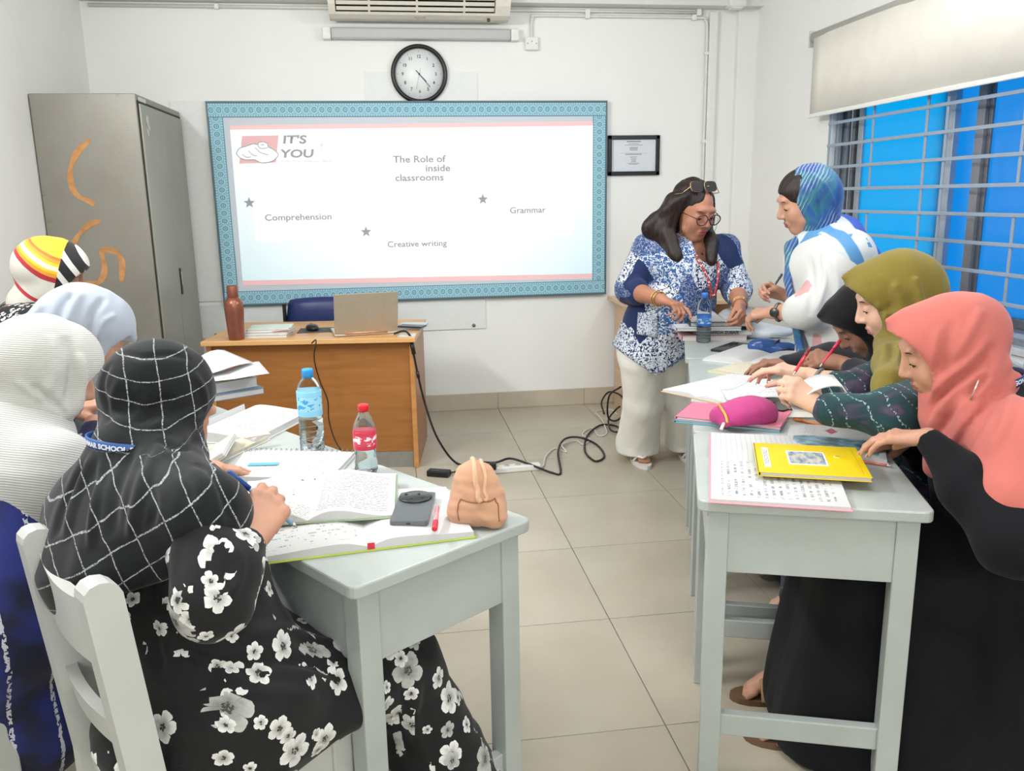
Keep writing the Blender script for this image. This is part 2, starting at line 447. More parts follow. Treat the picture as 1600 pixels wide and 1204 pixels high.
def sash(y0, y1, x, mat, fm=ALU):
    f = MB(); w = .045
    for y in (y0+w/2, y1-w/2): f.box((x, y, (WZ0+WZ1)/2), (.03, w, WZ1-WZ0-.08), bev=.003)
    for z in (WZ0+.07, WZ1-.07): f.box((x, (y0+y1)/2, z), (.028, y1-y0, .04), bev=.003)
    s = f.build('sash', fm, win)
    MB().box((x, (y0+y1)/2, (WZ0+WZ1)/2), (.006, y1-y0-2*w+.01, WZ1-WZ0-.14)).build('pane', mat, s)
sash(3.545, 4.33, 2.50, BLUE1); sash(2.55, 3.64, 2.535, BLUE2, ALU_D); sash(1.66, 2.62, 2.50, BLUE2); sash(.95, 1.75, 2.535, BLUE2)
MB().box((2.52, 4.36, 1.5), (.02, .03, 1.36)).build('jamb_strip', plain('dark_gap', (40, 40, 42), .6), win)  # near-black strip standing in for the dark gap beside the sash
MB().box((2.51, 4.395, 1.5), (.03, .03, 1.36), bev=.002).build('jamb_strip', ALU_D, win)
MB().box((2.515, 3.40, 1.5), (.025, .05, 1.36), bev=.002).build('mullion', plain('mullion_grey', (140, 140, 142), .45, metal=.3), win)
MB().box((2.525, 3.36, 1.5), (.012, .02, 1.36), bev=.002).build('mullion', ALU_D, win)
gr = tag(empty('window_grille', (2.385, 2.7, .82), 0), 'blue-grey steel security grille of bars in front of the blue window', 'grille')
def gbar(name, a, b, w=.012, t=.012):
    g = Vector((2.385, 2.7, .82))
    MB().bar(Vector(a)-g, Vector(b)-g, w, t, up=(0, 0, 1) if abs(a[2]-b[2]) < .01 else (0, 1, 0), bev=.002).build(name, BAR, gr)
ZB = [.852+.1146*i for i in range(11)]
for z in ZB: gbar('horizontal_bar', (2.385, .95, z), (2.385, 4.46, z), .006, .016)
yv = dict(a=4.455, b=3.60, c=3.46, d=2.45, e=2.31, f=1.30)
for y in yv.values(): gbar('vertical_bar', (2.392, y, .81), (2.392, y, 2.15), .006, .018)
for y in (4.03, 3.00, 1.85):
    gbar('short_bar', (2.392, y, ZB[5]), (2.392, y, 2.15), .006, .016)
    gbar('short_bar', (2.392, y, .81), (2.392, y, ZB[4]), .006, .016)
# roller blind
BLIND = cloth('blind_fabric', (236, 231, 220), .03, 500)
rb = tag(empty('roller_blind', (2.36, 3.0, 2.23)), 'cream roller blind half lowered over the barred window', 'blind')
g = Vector((2.36, 3.0, 2.23))
MB().tube([(0, -1.9, 0.005), (0, 1.62, 0.005)], .03, 20).build('roller_tube', plain('roller_grey', (196, 194, 186), .5, var=.03), rb)
V = []; F = []
for i in range(41):
    y = -1.88+3.46*i/40
    for z in (0, -.2, -.40): V.append((-.028+.003*math.sin(i*.5), y, z))
for i in range(40):
    for k in range(2): F.append((i*3+k, i*3+k+1, i*3+k+4, i*3+k+3))
o = frommesh('blind_fabric', V, F, BLIND, rb, True); md = o.modifiers.new('thickness', 'SOLIDIFY'); md.thickness = .002
MB().box((-.028, -.15, -.41), (.012, 3.46, .022), bev=.004).build('bottom_rail', WHITE, rb)
for y in (1.64, -1.92): MB().box((.01, y, 0), (.07, .012, .085), bev=.003).build('bracket', plain('bracket_beige', (206, 204, 192), .5), rb)

# ---- things on the back wall
bd = tag(empty('whiteboard', (.184, YB-.02, 1.385)), 'wide whiteboard with a blue patterned border on the back wall', 'whiteboard')
def border_mat():
    t = NT('blue_border'); uv = t.vec('UV'); s = t.sep(uv)
    u = t.math('MULTIPLY', s[0], 1/.047); fu = t.math('SUBTRACT', t.math('FRACT', u), .5)
    v = t.math('SUBTRACT', s[1], .5)
    r = t.math('SQRT', t.math('ADD', t.math('MULTIPLY', fu, fu), t.math('MULTIPLY', t.math('MULTIPLY', v, v), 2.6)))
    ring = t.ramp(r, [(0, lin((96, 150, 170))), (.10, lin((196, 220, 227))), (.16, lin((104, 164, 184))), (.30, lin((122, 180, 198))), (.36, lin((205, 226, 232))), (.42, lin((140, 192, 208)))], 'CONSTANT')
    av = t.math('ABSOLUTE', v)
    tri = t.math('GREATER_THAN', t.math('FRACT', t.math('MULTIPLY', u, 3)), .5)
    edge = t.mix(tri, lin((120, 180, 198)), lin((190, 216, 224)))
    c = t.mix(t.math('GREATER_THAN', av, .34), ring, edge)
    c = t.mix(t.math('GREATER_THAN', av, .44), c, lin((96, 150, 168)))
    return t.set(col=c, rough=.5, spec=.3)
BORD = border_mat()
BW, BH, BT = 2.47, 1.225, .085
BGLOSS = plain('board_enamel', (222, 226, 228), .22, var=.02)
MB().box((0, 0, 0), (BW-.02, .02, BH-.02)).build('writing_surface', BGLOSS, bd)
def strip(name, cx, cz, L, horiz):
    d = (L, .008, BT) if horiz else (BT, .008, L)
    f = (lambda co: (co.x+5, (co.z-cz)/BT+.5)) if horiz else (lambda co: (co.z+5, (co.x-cx)/BT+.5))
    MB().box((cx, -.014, cz), d, bev=.002).build(name, BORD, bd, uvfn=f)
strip('border_strip', 0, BH/2-BT/2, BW, True); strip('border_strip', 0, -BH/2+BT/2, BW, True)
strip('border_strip', -BW/2+BT/2, 0, BH-2*BT, False); strip('border_strip', BW/2-BT/2, 0, BH-2*BT, False)
EDGE = plain('board_edge', (84, 104, 112), .4)
for (c, d) in (((0, -.006, BH/2+.004), (BW+.02, .03, .01)), ((0, -.006, -BH/2-.004), (BW+.02, .03, .01)), ((-BW/2-.004, -.006, 0), (.01, .03, BH)), ((BW/2+.004, -.006, 0), (.01, .03, BH))):
    MB().box(c, d, bev=.002).build('edge_trim', EDGE, bd)

# ---- projected slide: projector light put in as glowing sheets on the whiteboard
sl = tag(empty('projected_slide', (.2, YB-.034, 1.37)), 'projected lesson slide titled The Role of inside classrooms, glowing on the whiteboard', 'slide')
SO = Vector((.2, YB-.034, 1.37))
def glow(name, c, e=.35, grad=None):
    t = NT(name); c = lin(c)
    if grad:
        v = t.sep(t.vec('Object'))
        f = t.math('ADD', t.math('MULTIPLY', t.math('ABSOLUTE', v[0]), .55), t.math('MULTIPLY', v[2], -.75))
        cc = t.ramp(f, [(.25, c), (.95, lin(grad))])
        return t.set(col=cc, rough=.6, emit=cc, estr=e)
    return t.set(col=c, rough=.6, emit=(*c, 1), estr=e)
def sheet(name, pts, lay, mat, parent):
    """thin flat sheet on the board; pts are (x, z) on the wall, lay = its layer"""
    y = -.0008*lay; n = len(pts); P = [(x-SO.x, z-SO.z) for x, z in pts]
    V = [(x, y, z) for x, z in P]+[(x, y+.0006, z) for x, z in P]
    F = [tuple(range(n)), tuple(range(n, 2*n))[::-1]]+[(i, n+i, n+(i+1) % n, (i+1) % n) for i in range(n)]
    return frommesh(name, V, F, mat, parent)
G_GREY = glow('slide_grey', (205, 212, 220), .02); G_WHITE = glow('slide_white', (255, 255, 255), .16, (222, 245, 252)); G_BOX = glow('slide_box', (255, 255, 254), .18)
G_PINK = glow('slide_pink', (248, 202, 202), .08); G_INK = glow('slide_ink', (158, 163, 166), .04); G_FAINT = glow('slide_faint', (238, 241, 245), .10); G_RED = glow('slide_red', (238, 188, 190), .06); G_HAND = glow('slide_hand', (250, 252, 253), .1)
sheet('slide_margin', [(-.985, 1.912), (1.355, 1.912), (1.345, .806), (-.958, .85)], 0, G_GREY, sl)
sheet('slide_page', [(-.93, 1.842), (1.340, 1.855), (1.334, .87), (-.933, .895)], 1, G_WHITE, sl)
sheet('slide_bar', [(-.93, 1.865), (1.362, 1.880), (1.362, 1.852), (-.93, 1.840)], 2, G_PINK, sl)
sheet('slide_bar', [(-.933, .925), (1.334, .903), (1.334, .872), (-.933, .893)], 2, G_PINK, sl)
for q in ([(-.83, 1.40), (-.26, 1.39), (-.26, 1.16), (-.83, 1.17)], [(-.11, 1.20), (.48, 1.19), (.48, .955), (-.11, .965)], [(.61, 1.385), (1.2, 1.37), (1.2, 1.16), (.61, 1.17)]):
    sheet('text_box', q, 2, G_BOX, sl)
for cx, cz in ((-.852, 1.404), (.608, 1.401), (-.146, 1.211)):
    pts = []
    for i in range(10):
        r = .036 if i % 2 == 0 else .015; a = PI/2+i*PI/5; pts.append((cx+r*math.cos(a), cz+r*math.sin(a)))
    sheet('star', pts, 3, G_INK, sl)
def stext(s, size, x, z, mat, lay=4, align='CENTER', bold=.0, sx=1.0, shear=0.0, space=1.0):
    y = -.0008*lay
    lettering(s, size, mat, sl, None, fn=lambda a, b: (x-SO.x+(a+b*shear)*sx, y, z-SO.z+b), align=align, bold=bold*size, space=space)
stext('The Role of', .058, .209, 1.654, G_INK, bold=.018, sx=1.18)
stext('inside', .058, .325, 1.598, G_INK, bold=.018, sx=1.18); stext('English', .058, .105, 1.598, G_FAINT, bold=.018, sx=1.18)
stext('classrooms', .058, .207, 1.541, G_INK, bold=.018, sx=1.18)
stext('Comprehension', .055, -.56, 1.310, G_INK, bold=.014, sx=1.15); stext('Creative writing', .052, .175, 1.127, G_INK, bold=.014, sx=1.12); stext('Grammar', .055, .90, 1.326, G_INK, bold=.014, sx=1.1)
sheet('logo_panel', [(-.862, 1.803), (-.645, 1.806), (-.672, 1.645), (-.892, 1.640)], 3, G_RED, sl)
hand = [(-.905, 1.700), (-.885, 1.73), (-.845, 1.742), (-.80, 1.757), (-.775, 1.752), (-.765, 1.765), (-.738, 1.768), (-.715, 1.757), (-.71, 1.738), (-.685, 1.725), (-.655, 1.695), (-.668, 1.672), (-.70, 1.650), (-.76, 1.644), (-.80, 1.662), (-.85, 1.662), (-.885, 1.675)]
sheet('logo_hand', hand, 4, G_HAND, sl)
def stroke(pts, w, lay, mat, name):
    P = [Vector((x-SO.x, -.0008*lay, z-SO.z)) for x, z in pts]; m = MB()
    m.tube(spline(P, 4), w, 5); return m.build(name, mat, sl)
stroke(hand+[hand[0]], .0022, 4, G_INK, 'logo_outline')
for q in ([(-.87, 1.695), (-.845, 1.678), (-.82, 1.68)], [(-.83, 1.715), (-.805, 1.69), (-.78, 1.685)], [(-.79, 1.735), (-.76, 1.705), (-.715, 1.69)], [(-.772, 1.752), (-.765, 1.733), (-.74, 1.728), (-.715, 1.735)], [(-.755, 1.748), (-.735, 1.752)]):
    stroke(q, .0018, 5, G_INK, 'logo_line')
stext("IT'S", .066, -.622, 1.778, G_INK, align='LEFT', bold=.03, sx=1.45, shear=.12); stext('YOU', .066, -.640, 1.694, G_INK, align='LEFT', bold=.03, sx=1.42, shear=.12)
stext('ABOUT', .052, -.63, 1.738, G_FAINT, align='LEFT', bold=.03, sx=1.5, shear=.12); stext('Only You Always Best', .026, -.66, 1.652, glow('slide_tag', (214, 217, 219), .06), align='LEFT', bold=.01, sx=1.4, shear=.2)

# ---- old white panel behind the board
pn = tag(empty('backing_panel', (-.33, YB-.006, 1.29)), 'pale wall panel with screws showing behind and below the whiteboard', 'panel')
PANEL = plain('panel_white', (229, 231, 228), .45, var=.02)
MB().box((0, 0, .115), (1.885, .008, 1.216), bev=.001).build('panel_sheet', PANEL, pn)
MB().box((0, 0, -.625), (1.885, .010, .215), bev=.0015).build('panel_sheet', PANEL, pn)
SCREW = plain('screw', (120, 122, 124), .4, metal=.6)
for x in (-.80, .86): MB().lathe([(.0001, 0), (.012, 0), (.012, .004), (.006, .006), (.0001, .006)], 12).build('screw', SCREW, pn, loc=(x, -.005, -.71), rot=(PI/2, 0, 0))
up = MB().box((.245, YB-.003, 2.03), (.70, .006, .30), bev=.001).build('backing_panel', PANEL); tag(up, 'plain pale panel strip behind the round wall clock', 'panel')

# ---- clock
BLACK = plain('black_plastic', (18, 18, 20), .35, var=.1); INK = plain('ink', (60, 62, 64), .6)
ck = tag(empty('wall_clock', (.2315, YB-.002, 2.167)), 'round black-rimmed wall clock hanging above the whiteboard', 'clock')
ROT = (PI/2, 0, 0)
MB().lathe([(.172, 0), (.176, .012), (.174, .028), (.166, .036), (.154, .034), (.149, .022), (.149, .012)], 64).build('rim', BLACK, ck, rot=ROT)
MB().lathe([(.0001, .004), (.15, .004), (.15, .0125), (.0001, .0125)], 48).build('dial', plain('dial_white', (236, 239, 238), .4, var=.01), ck, rot=ROT)
for h in range(1, 13):
    a = PI/2-h*PI/6; lettering(str(h), .027, INK, ck, None, name='numeral', fn=lambda x, y, a=a: (.103*math.cos(a)+x, -.0135, .103*math.sin(a)+y), bold=.0004)
def hnd(name, deg, L, w, back, y, mat=INK):
    a = math.radians(90-deg); d = Vector((math.cos(a), 0, math.sin(a)))
    MB().bar(Vector((0, y, 0))-d*back, Vector((0, y, 0))+d*L, w, .0012, up=(0, 1, 0), bev=0).build(name, mat, ck)
hnd('hour_hand', 137, .062, .005, .03, -.015); hnd('minute_hand', 140, .100, .0035, .0, -.0165); hnd('second_hand', 194, .095, .0014, .035, -.018, plain('second_grey', (150, 150, 150), .4))
MB().lathe([(.0001, 0), (.006, 0), (.005, .005), (.0001, .006)], 12).build('hub', INK, ck, loc=(0, -.0135, 0), rot=ROT)
for i in range(60):
    if i % 5 == 0:
        a = i*PI/30; MB().bar((.128*math.cos(a), -.0133, .128*math.sin(a)), (.136*math.cos(a), -.0133, .136*math.sin(a)), .0016, .0006, up=(0, 1, 0), bev=0).build('minute_mark', INK, ck)

# ---- framed certificate
cf = tag(empty('picture_frame', (1.6145, YB-.012, 1.6655)), 'black framed printed notice hanging right of the whiteboard', 'picture frame')
fr = MB()
for (c, d) in (((0, 0, .114), (.35, .022, .026)), ((0, 0, -.114), (.35, .022, .026)), ((-.162, 0, 0), (.026, .022, .254)), ((.162, 0, 0), (.026, .022, .254))): fr.box(c, d, bev=.003)
fr.build('frame', BLACK, cf)
MB().box((0, .004, 0), (.31, .004, .215)).build('paper', plain('notice_paper', (218, 222, 226), .5, var=.02), cf)
for z, w, h in ((.088, .095, .007), (.074, .07, .003), (.066, .12, .003), (.052, .06, .003), (.046, .055, .003), (.040, .055, .003), (.034, .05, .003), (.014, .18, .0015), (.007, .11, .005), (-.010, .045, .004), (-.020, .035, .003), (-.027, .035, .003), (-.034, .03, .003), (-.041, .035, .003), (-.050, .08, .003), (-.056, .06, .003)):
    MB().box((.0, .0015, z), (w, .0006, h)).build('print_line', plain('print_grey', (140, 146, 150), .6) if 'print_grey' not in bpy.data.materials else bpy.data.materials['print_grey'], cf)
MB().box((-.137, .0012, 0), (.0015, .0006, .2)).build('print_line', bpy.data.materials['print_grey'], cf)

# ---- air conditioner
CREAM = plain('cream_plastic', (226, 221, 208), .4, var=.03); SLOT = plain('dark_slot', (34, 31, 29), .7)
ac = tag(empty('air_conditioner', (.245, 5.49, 2.46)), 'cream split air conditioner with open louvres at the top of the back wall', 'air conditioner')
prof = [(0, .0), (-.06, 0), (-.115, .012), (-.135, .03)]      # (y, z) underside
body = MB()
def acprism(poly, x0, x1, mat, name):
    m = MB(); n = len(poly); V = [(x0, y, z) for y, z in poly]+[(x1, y, z) for y, z in poly]
    m.add(V, [tuple(range(n)), tuple(range(n, 2*n))[::-1]]+[(i, n+i, n+(i+1) % n, (i+1) % n) for i in range(n)]); return m.build(name, mat, ac)
full = [(0, 0), (-.07, 0), (-.125, .014), (-.17, .06), (-.19, .11), (-.19, .24), (-.16, .285), (0, .285)]
acprism(full, -.535, -.495, CREAM, 'end_cap'); acprism(full, .445, .535, CREAM, 'end_cap')
acprism([(0, 0), (-.07, 0), (-.125, .014), (-.135, .026), (-.09, .03), (-.05, .10), (-.09, .14), (-.19, .14), (-.19, .24), (-.16, .285), (0, .285)], -.495, .445, CREAM, 'case')
acprism([(-.085, .034), (-.05, .096), (-.088, .136), (-.13, .13), (-.10, .08)], -.494, .444, SLOT, 'air_outlet')
for i, (y, z) in enumerate(((-.135, .045), (-.155, .072), (-.172, .10))):
    MB().bar((-.49, y, z), (.44, y, z), .022, .005, up=(0, .75, .6), bev=.001).build('louvre', CREAM, ac)
for x in (-.30, -.02, .26): MB().bar((x, -.12, .03), (x, -.18, .125), .006, .012, up=(1, 0, 0), bev=.001).build('louvre_support', CREAM, ac)
MB().tube([(.41, -.09, .005), (.41, -.09, -.012)], .009, 8).build('drain_stub', plain('rust', (96, 66, 50), .7), ac)
for x in (-.03, -.012, .006, .024): MB().box((x, -.1015, .0065), (.012, .002, .009)).build('badge_mark', plain('badge', (150, 140, 128), .5) if 'badge' not in bpy.data.materials else bpy.data.materials['badge'], ac)
# ---- tube light, socket, cable pipes
tl = tag(empty('tube_light', (.257, YB-.03, 2.397)), 'long unlit grey batten tube light under the air conditioner', 'light')
MB().box((0, 0, 0), (1.10, .05, .068), bev=.012).build('diffuser', plain('batten_grey', (186, 187, 185), .35, var=.02), tl)
for x in (-.575, .575): MB().box((x, .002, 0), (.05, .054, .072), bev=.006).build('end_cap', WHITE, tl)
MB().box((0, .027, .034), (1.2, .006, .03)).build('back_plate', WHITE, tl)
so = tag(empty('wall_socket', (.942, YB-.012, 2.35)), 'white square socket box on the wall right of the tube light', 'socket')
MB().box((0, 0, 0), (.086, .024, .082), bev=.006).build('box', WHITE, so)
MB().box((0, -.014, 0), (.078, .006, .074), bev=.003).build('face_plate', WHITE, so)
for x, z in ((-.028, 0), (.028, 0), (0, .012)): MB().tube([(x, -.018, z), (x, -.0165, z)], .003, 8).build('hole', BLACK, so)
PIPE = plain('conduit_white', (222, 222, 216), .45, var=.03)
def conduit(pts, label, r=.011, clips=()):
    o = tag(MB().tube(pts, r, 10).build('cable_conduit', PIPE), label, 'conduit')
    for c, d in clips: MB().box(c, d, bev=.003).build('clip', WHITE, o)
yy = YB-.014
conduit(spline([(.942, yy, 2.385), (.942, yy, 2.47), (.955, yy, 2.505), (.99, yy, 2.515), (1.5, yy, 2.515), (2.03, yy, 2.515), (2.075, yy, 2.50), (2.09, yy, 2.45), (2.092, yy, 2.2), (2.092, yy, 1.7), (2.092, yy, 1.2)], 6), 'white cable conduit from the socket along the wall top and down beside the pillar', .009,
        [((1.30, yy-.004, 2.527), (.03, .022, .055)), ((2.0, yy-.004, 2.515), (.03, .022, .035)), ((2.092, yy-.002, 2.3), (.03, .02, .02)), ((2.092, yy-.002, 1.75), (.03, .02, .02))])
conduit([(XL+.05, yy, 2.543), (.3, yy, 2.543), (1.2, yy, 2.545), (2.06, yy, 2.545)], 'long white cable conduit running just under the ceiling beam', .010, [((-.95, yy-.002, 2.543), (.025, .022, .03)), ((2.03, yy-.002, 2.545), (.03, .024, .04))])

# ---- steel cabinet
STEEL = NT('cabinet_steel'); v = STEEL.vec(); s_ = STEEL.sep(v)
n1 = STEEL.noise(v, 1.8, 5, .6); n2 = STEEL.noise(v, 16, 4, .7)
base = STEEL.ramp(n1, [(.25, lin((134, 129, 119))), (.75, lin((152, 148, 139)))])
spk = STEEL.ramp(n2, [(.66, (0, 0, 0)), (.72, (1, 1, 1))])
base = STEEL.mix(STEEL.math('MULTIPLY', spk, .25), base, lin((96, 88, 76)))
STEEL = STEEL.set(col=base, rough=.42, metal=.25, bump=n2, bstr=.02)
DOOR = plain('cabinet_door', (154, 153, 141), .4, metal=.25, var=.06, scale=3)
CX0, CX1, CY0, CY1, CZ = XL+.006, -1.217, 4.61, 5.53, 1.945
cb = tag(empty('steel_cabinet', ((CX0+CX1)/2, (CY0+CY1)/2, 0)), 'tall grey steel cabinet with orange paint marks in the left back corner', 'cabinet')
w, d = CX1-CX0, CY1-CY0
MB().box((0, 0, CZ/2), (w, d, CZ), bev=.004).build('body', STEEL, cb)
MB().box((w/2-.002, 0, CZ/2), (.012, d-.03, CZ-.06), bev=.001).build('door_recess', plain('door_gap', (40, 38, 34), .7), cb)
for k, (y0, y1) in enumerate(((-d/2+.028, -.035), (-.027, d/2-.028))):
    dr = MB().box((w/2+.006, (y0+y1)/2, CZ/2+.005), (.014, y1-y0, CZ-.10), bev=.003).build('door', DOOR, cb)
    if k == 1:
        hd = MB().box((w/2+.015, y0+.05, .97), (.008, .03, .15), bev=.004).build('handle_plate', BLACK, dr)
        MB().box((w/2+.020, y0+.05, .985), (.006, .012, .08), bev=.003).build('handle_grip', plain('chrome', (200, 200, 200), .2, metal=1), dr)
    else:
        t = NT('torn_sticker'); n = t.noise(t.vec(), 26, 3)
        MB().prism([(.032*math.cos(a*PI/10)*(1+.06*math.sin(a*3)), .052*math.sin(a*PI/10)*(1+.05*math.cos(a*2.3))) for a in range(20)], 0, .001, R=Matrix(((0, 0, 1), (1, 0, 0), (0, 1, 0)))).build('sticker', t.set(col=t.ramp(n, [(.42, lin((210, 208, 198))), (.56, lin((160, 156, 144)))]), rough=.8), dr, loc=(w/2+.0135, y0+.10, 1.80))
MB().box((w/2+.0035, -d/2+.10, CZ-.022), (.004, .13, .02), bev=.001).build('name_plate', plain('plate', (200, 198, 186), .4), cb)
# brushed orange paint marks on the side facing the desks
t = NT('orange_paint'); n = t.noise(t.vec(), 25, 4); OPAINT = t.set(col=t.ramp(n, [(.3, lin((176, 122, 72))), (.7, lin((206, 152, 96)))]), rough=.7)
def paintmark(px, wd):
    P = spline([Vector((x-(CX0+CX1)/2, -d/2-.0008, z)) for x, z in px], 8); V = []; F = []
    for i, q in enumerate(P):
        tdir = (P[min(i+1, len(P)-1)]-P[max(i-1, 0)]).normalized(); nn = Vector((tdir.z, 0, -tdir.x)); ww = wd*(.75+.5*abs(math.sin(i*.23)))
        V += [(q+nn*ww)[:], (q-nn*ww)[:]]
    for i in range(len(P)-1): F.append((i*2, i*2+1, i*2+3, i*2+2))
    o = frommesh('paint_mark', V, F, OPAINT, cb); o.modifiers.new('t', 'SOLIDIFY').thickness = .0008
YC = 4.61
paintmark([(-1.456, 1.726), (-1.525, 1.659), (-1.566, 1.567), (-1.554, 1.466), (-1.469, 1.414)], .013)
paintmark([(-1.449, 1.328), (-1.513, 1.307), (-1.576, 1.244), (-1.605, 1.181)], .012)
paintmark([(-1.384, 1.018), (-1.37, 1.116), (-1.398, 1.172), (-1.46, 1.174), (-1.458, 1.086), (-1.491, 1.021), (-1.558, 1.01)], .013)
paintmark([(-1.493, 0.6174), (-1.436, 0.7004), (-1.384, 0.7324), (-1.364, 0.6804)], .012)

# ================================================================ TEACHER'S DESK
def wood(name, c1, c2, rough=.35, sc=(1, 1, 9), rot=(0, 0, 0)):
    t = NT(name); v = t.mapping(t.vec(), sc=sc, rot=rot)
    n = t.noise(v, 3.2, 6, .6, .4)
    return t.set(col=t.ramp(n, [(.3, lin(c1)), (.7, lin(c2))]), rough=rough, spec=.4)
W_TOP = wood('desk_wood_top', (206, 156, 98), (222, 174, 116), sc=(1, 8, 8)); W_FRONT = wood('desk_wood_front', (150, 97, 48), (168, 112, 60)); W_EDGE = wood('desk_edge', (186, 128, 70), (204, 148, 90), sc=(1, 6, 6))
DZ = .715
td = tag(empty('teacher_desk', (-0.4383, 4.378, 0), 0), "teacher's wooden desk with a varnished panel front below the whiteboard", 'desk')
DA = math.radians(-7); td.rotation_euler.z = DA; DL = 1.10
MB().box((0, .33, DZ-.0125), (DL, .68, .025), bev=.003).build('top', W_TOP, td)
MB().box((0, .06, .39), (DL-.05, .018, .60), bev=.002).build('front_panel', W_FRONT, td)
MB().box((0, .06, .045), (DL-.08, .012, .09), bev=.002).build('plinth', plain('grey_plinth', (140, 136, 128), .5), td)
for x in (-DL/2+.025, DL/2-.025):
    MB().box((x, .34, (DZ-.025)/2), (.022, .60, DZ-.026), bev=.002).build('side_panel', W_FRONT, td)
    MB().box((x, .038, (DZ-.025)/2), (.026, .012, DZ-.026), bev=.002).build('edge_strip', W_EDGE, td)
def ondesk(px): pass
# side table in the right back corner
stb = tag(empty('side_table', (1.83, 5.32, 0)), 'pale wooden side table against the back wall behind the standing teacher', 'table')
PALE = wood('pale_wood', (206, 170, 134), (222, 190, 156))
MB().box((0, 0, .735), (.78, .44, .025), bev=.003).build('top', PALE, stb)
for x in (-.33, .33): MB().box((x, 0, .36), (.022, .40, .72), bev=.002).build('side_panel', PALE, stb)
MB().box((0, .15, .45), (.64, .018, .5), bev=.002).build('back_panel', PALE, stb)
# teacher's blue chair
NAVY = plain('navy_vinyl', (38, 52, 104), .38, var=.08, scale=12); CHF = plain('black_steel', (26, 26, 28), .4)
bc = tag(empty('office_chair', (-.42, 5.18, 0), math.radians(-4)), "navy padded chair behind the teacher's desk", 'chair')
def slab(w, h, t, r=.05, bulge=.02, n=10):
    m = MB(); bm = bmesh.new(); bmesh.ops.create_cube(bm, size=1)
    bmesh.ops.subdivide_edges(bm, edges=bm.edges[:], cuts=7, use_grid_fill=True)
    for v in bm.verts:
        x, y, z = v.co*2; ex = max(0, abs(x)-.0)
        s_ = 1-.10*(abs(x)**6)*(abs(z)**2)-.02*z*z; q = 1-.10*(abs(z)**6)*(abs(x)**2)
        v.co = Vector((x*w/2*s_, y*t/2*(1-.75*max(abs(x), abs(z))**8)+bulge*(x*x), z*h/2*q))
    bm.verts.index_update(); m.add([v.co[:] for v in bm.verts], [[v.index for v in f.verts] for f in bm.faces], True); bm.free(); return m
slab(.46, .34, .06).build('backrest', NAVY, bc, loc=(0, .04, .67))
slab(.46, .44, .06, bulge=0).build('seat', NAVY, bc, loc=(0, -.18, .45), rot=(PI/2, 0, 0))
for sx in (-.24, .24):
    MB().tube(spline([(sx, .06, .78), (sx, .05, .45), (sx, .10, .02)], 6), .012, 8).build('leg', CHF, bc)
    MB().tube(spline([(sx, -.36, .01), (sx, -.35, .45), (sx, -.1, .45), (sx, .05, .45)], 5), .012, 8).build('leg', CHF, bc)
MB().box((-.238, .05, .755), (.02, .03, .10), bev=.004).build('back_clip', BLACK, bc)

def at_desk(x, y):        # a point given in the desk's own frame
    c, s = math.cos(DA), math.sin(DA); o = td.location
    return (o.x+c*x-s*y, o.y+s*x+c*y)
BRONZE = plain('bronze_metal', (150, 92, 74), .32, metal=.55, var=.05)
fk = tag(empty('water_flask', (-0.8095, 4.47, 0.715)), "tall copper-brown metal flask at the left end of the teacher's desk", 'flask')
MB().lathe([(.036, 0), (.039, .006), (.041, .03), (.048, .15), (.0475, .185), (.043, .202), (.032, .214), (.027, .22)], 32).build('body', BRONZE, fk)
MB().lathe([(.0265, .218), (.0275, .222), (.0275, .274), (.025, .279), (.0001, .28)], 28).build('cap', plain('bronze_cap', (142, 84, 68), .4, metal=.45), fk)
PAPER = plain('paper_white', (214, 214, 210), .75, var=.02); PAGES = None
def pages_mat():
    t = NT('page_edges'); s = t.sep(t.vec('Generated')); st = t.n('TexWave'); v = t.mapping(t.vec('Object'), sc=(1, 1, 700)); t.l(v, st.inputs[0]); st.bands_direction = 'Z'; st.inputs['Scale'].default_value = .6
    return t.set(col=t.ramp(st.outputs[1], [(.3, lin((196, 194, 187))), (.7, lin((216, 215, 210)))]), rough=.8)
PAGES = pages_mat()
def coverm(name, c): return plain(name, c, .4, var=.05, scale=14)
def book(label, cx, cy, z, w, h, t, a, cov, group=None, cat='book', name='book', spine='left', soft=0.0):
    """closed book lying flat: cover boards, spine and page block"""
    r = tag(empty(name, (cx, cy, z), a), label, cat, group)
    MB().box((.002, 0, t/2), (w-.008, h-.008, t-.003)).build('pages', PAGES, r)
    m = MB().box((0, 0, t-.0008), (w, h, .0016), bev=.0005).box((0, 0, .0008), (w, h, .0016), bev=.0005)
    m.box((-w/2+.001, 0, t/2), (.002, h, t)); m.build('cover', cov, r); return r
def paper_sheet(label, cx, cy, z, w, h, a, mat, curl=.01, group=None, cat='paper', name='paper_sheet', n=8, ph=0.0):
    V = []; F = []
    for i in range(n+1):
        for j in range(n+1):
            u, v = i/n-.5, j/n-.5; V.append((u*w, v*h, .001+curl*max(0, math.sin(u*3+ph))*(.4+v*.8+.3)))
    for i in range(n):
        for j in range(n): F.append((i*(n+1)+j, (i+1)*(n+1)+j, (i+1)*(n+1)+j+1, i*(n+1)+j+1))
    uv = [(x/w+.5, y/h+.5) for x, y, z_ in V]
    o = frommesh(name, V, F, mat, None, True, (cx, cy, z), (0, 0, a), uv); o.modifiers.new('t', 'SOLIDIFY').thickness = .0006
    return tag(o, label, cat, group)
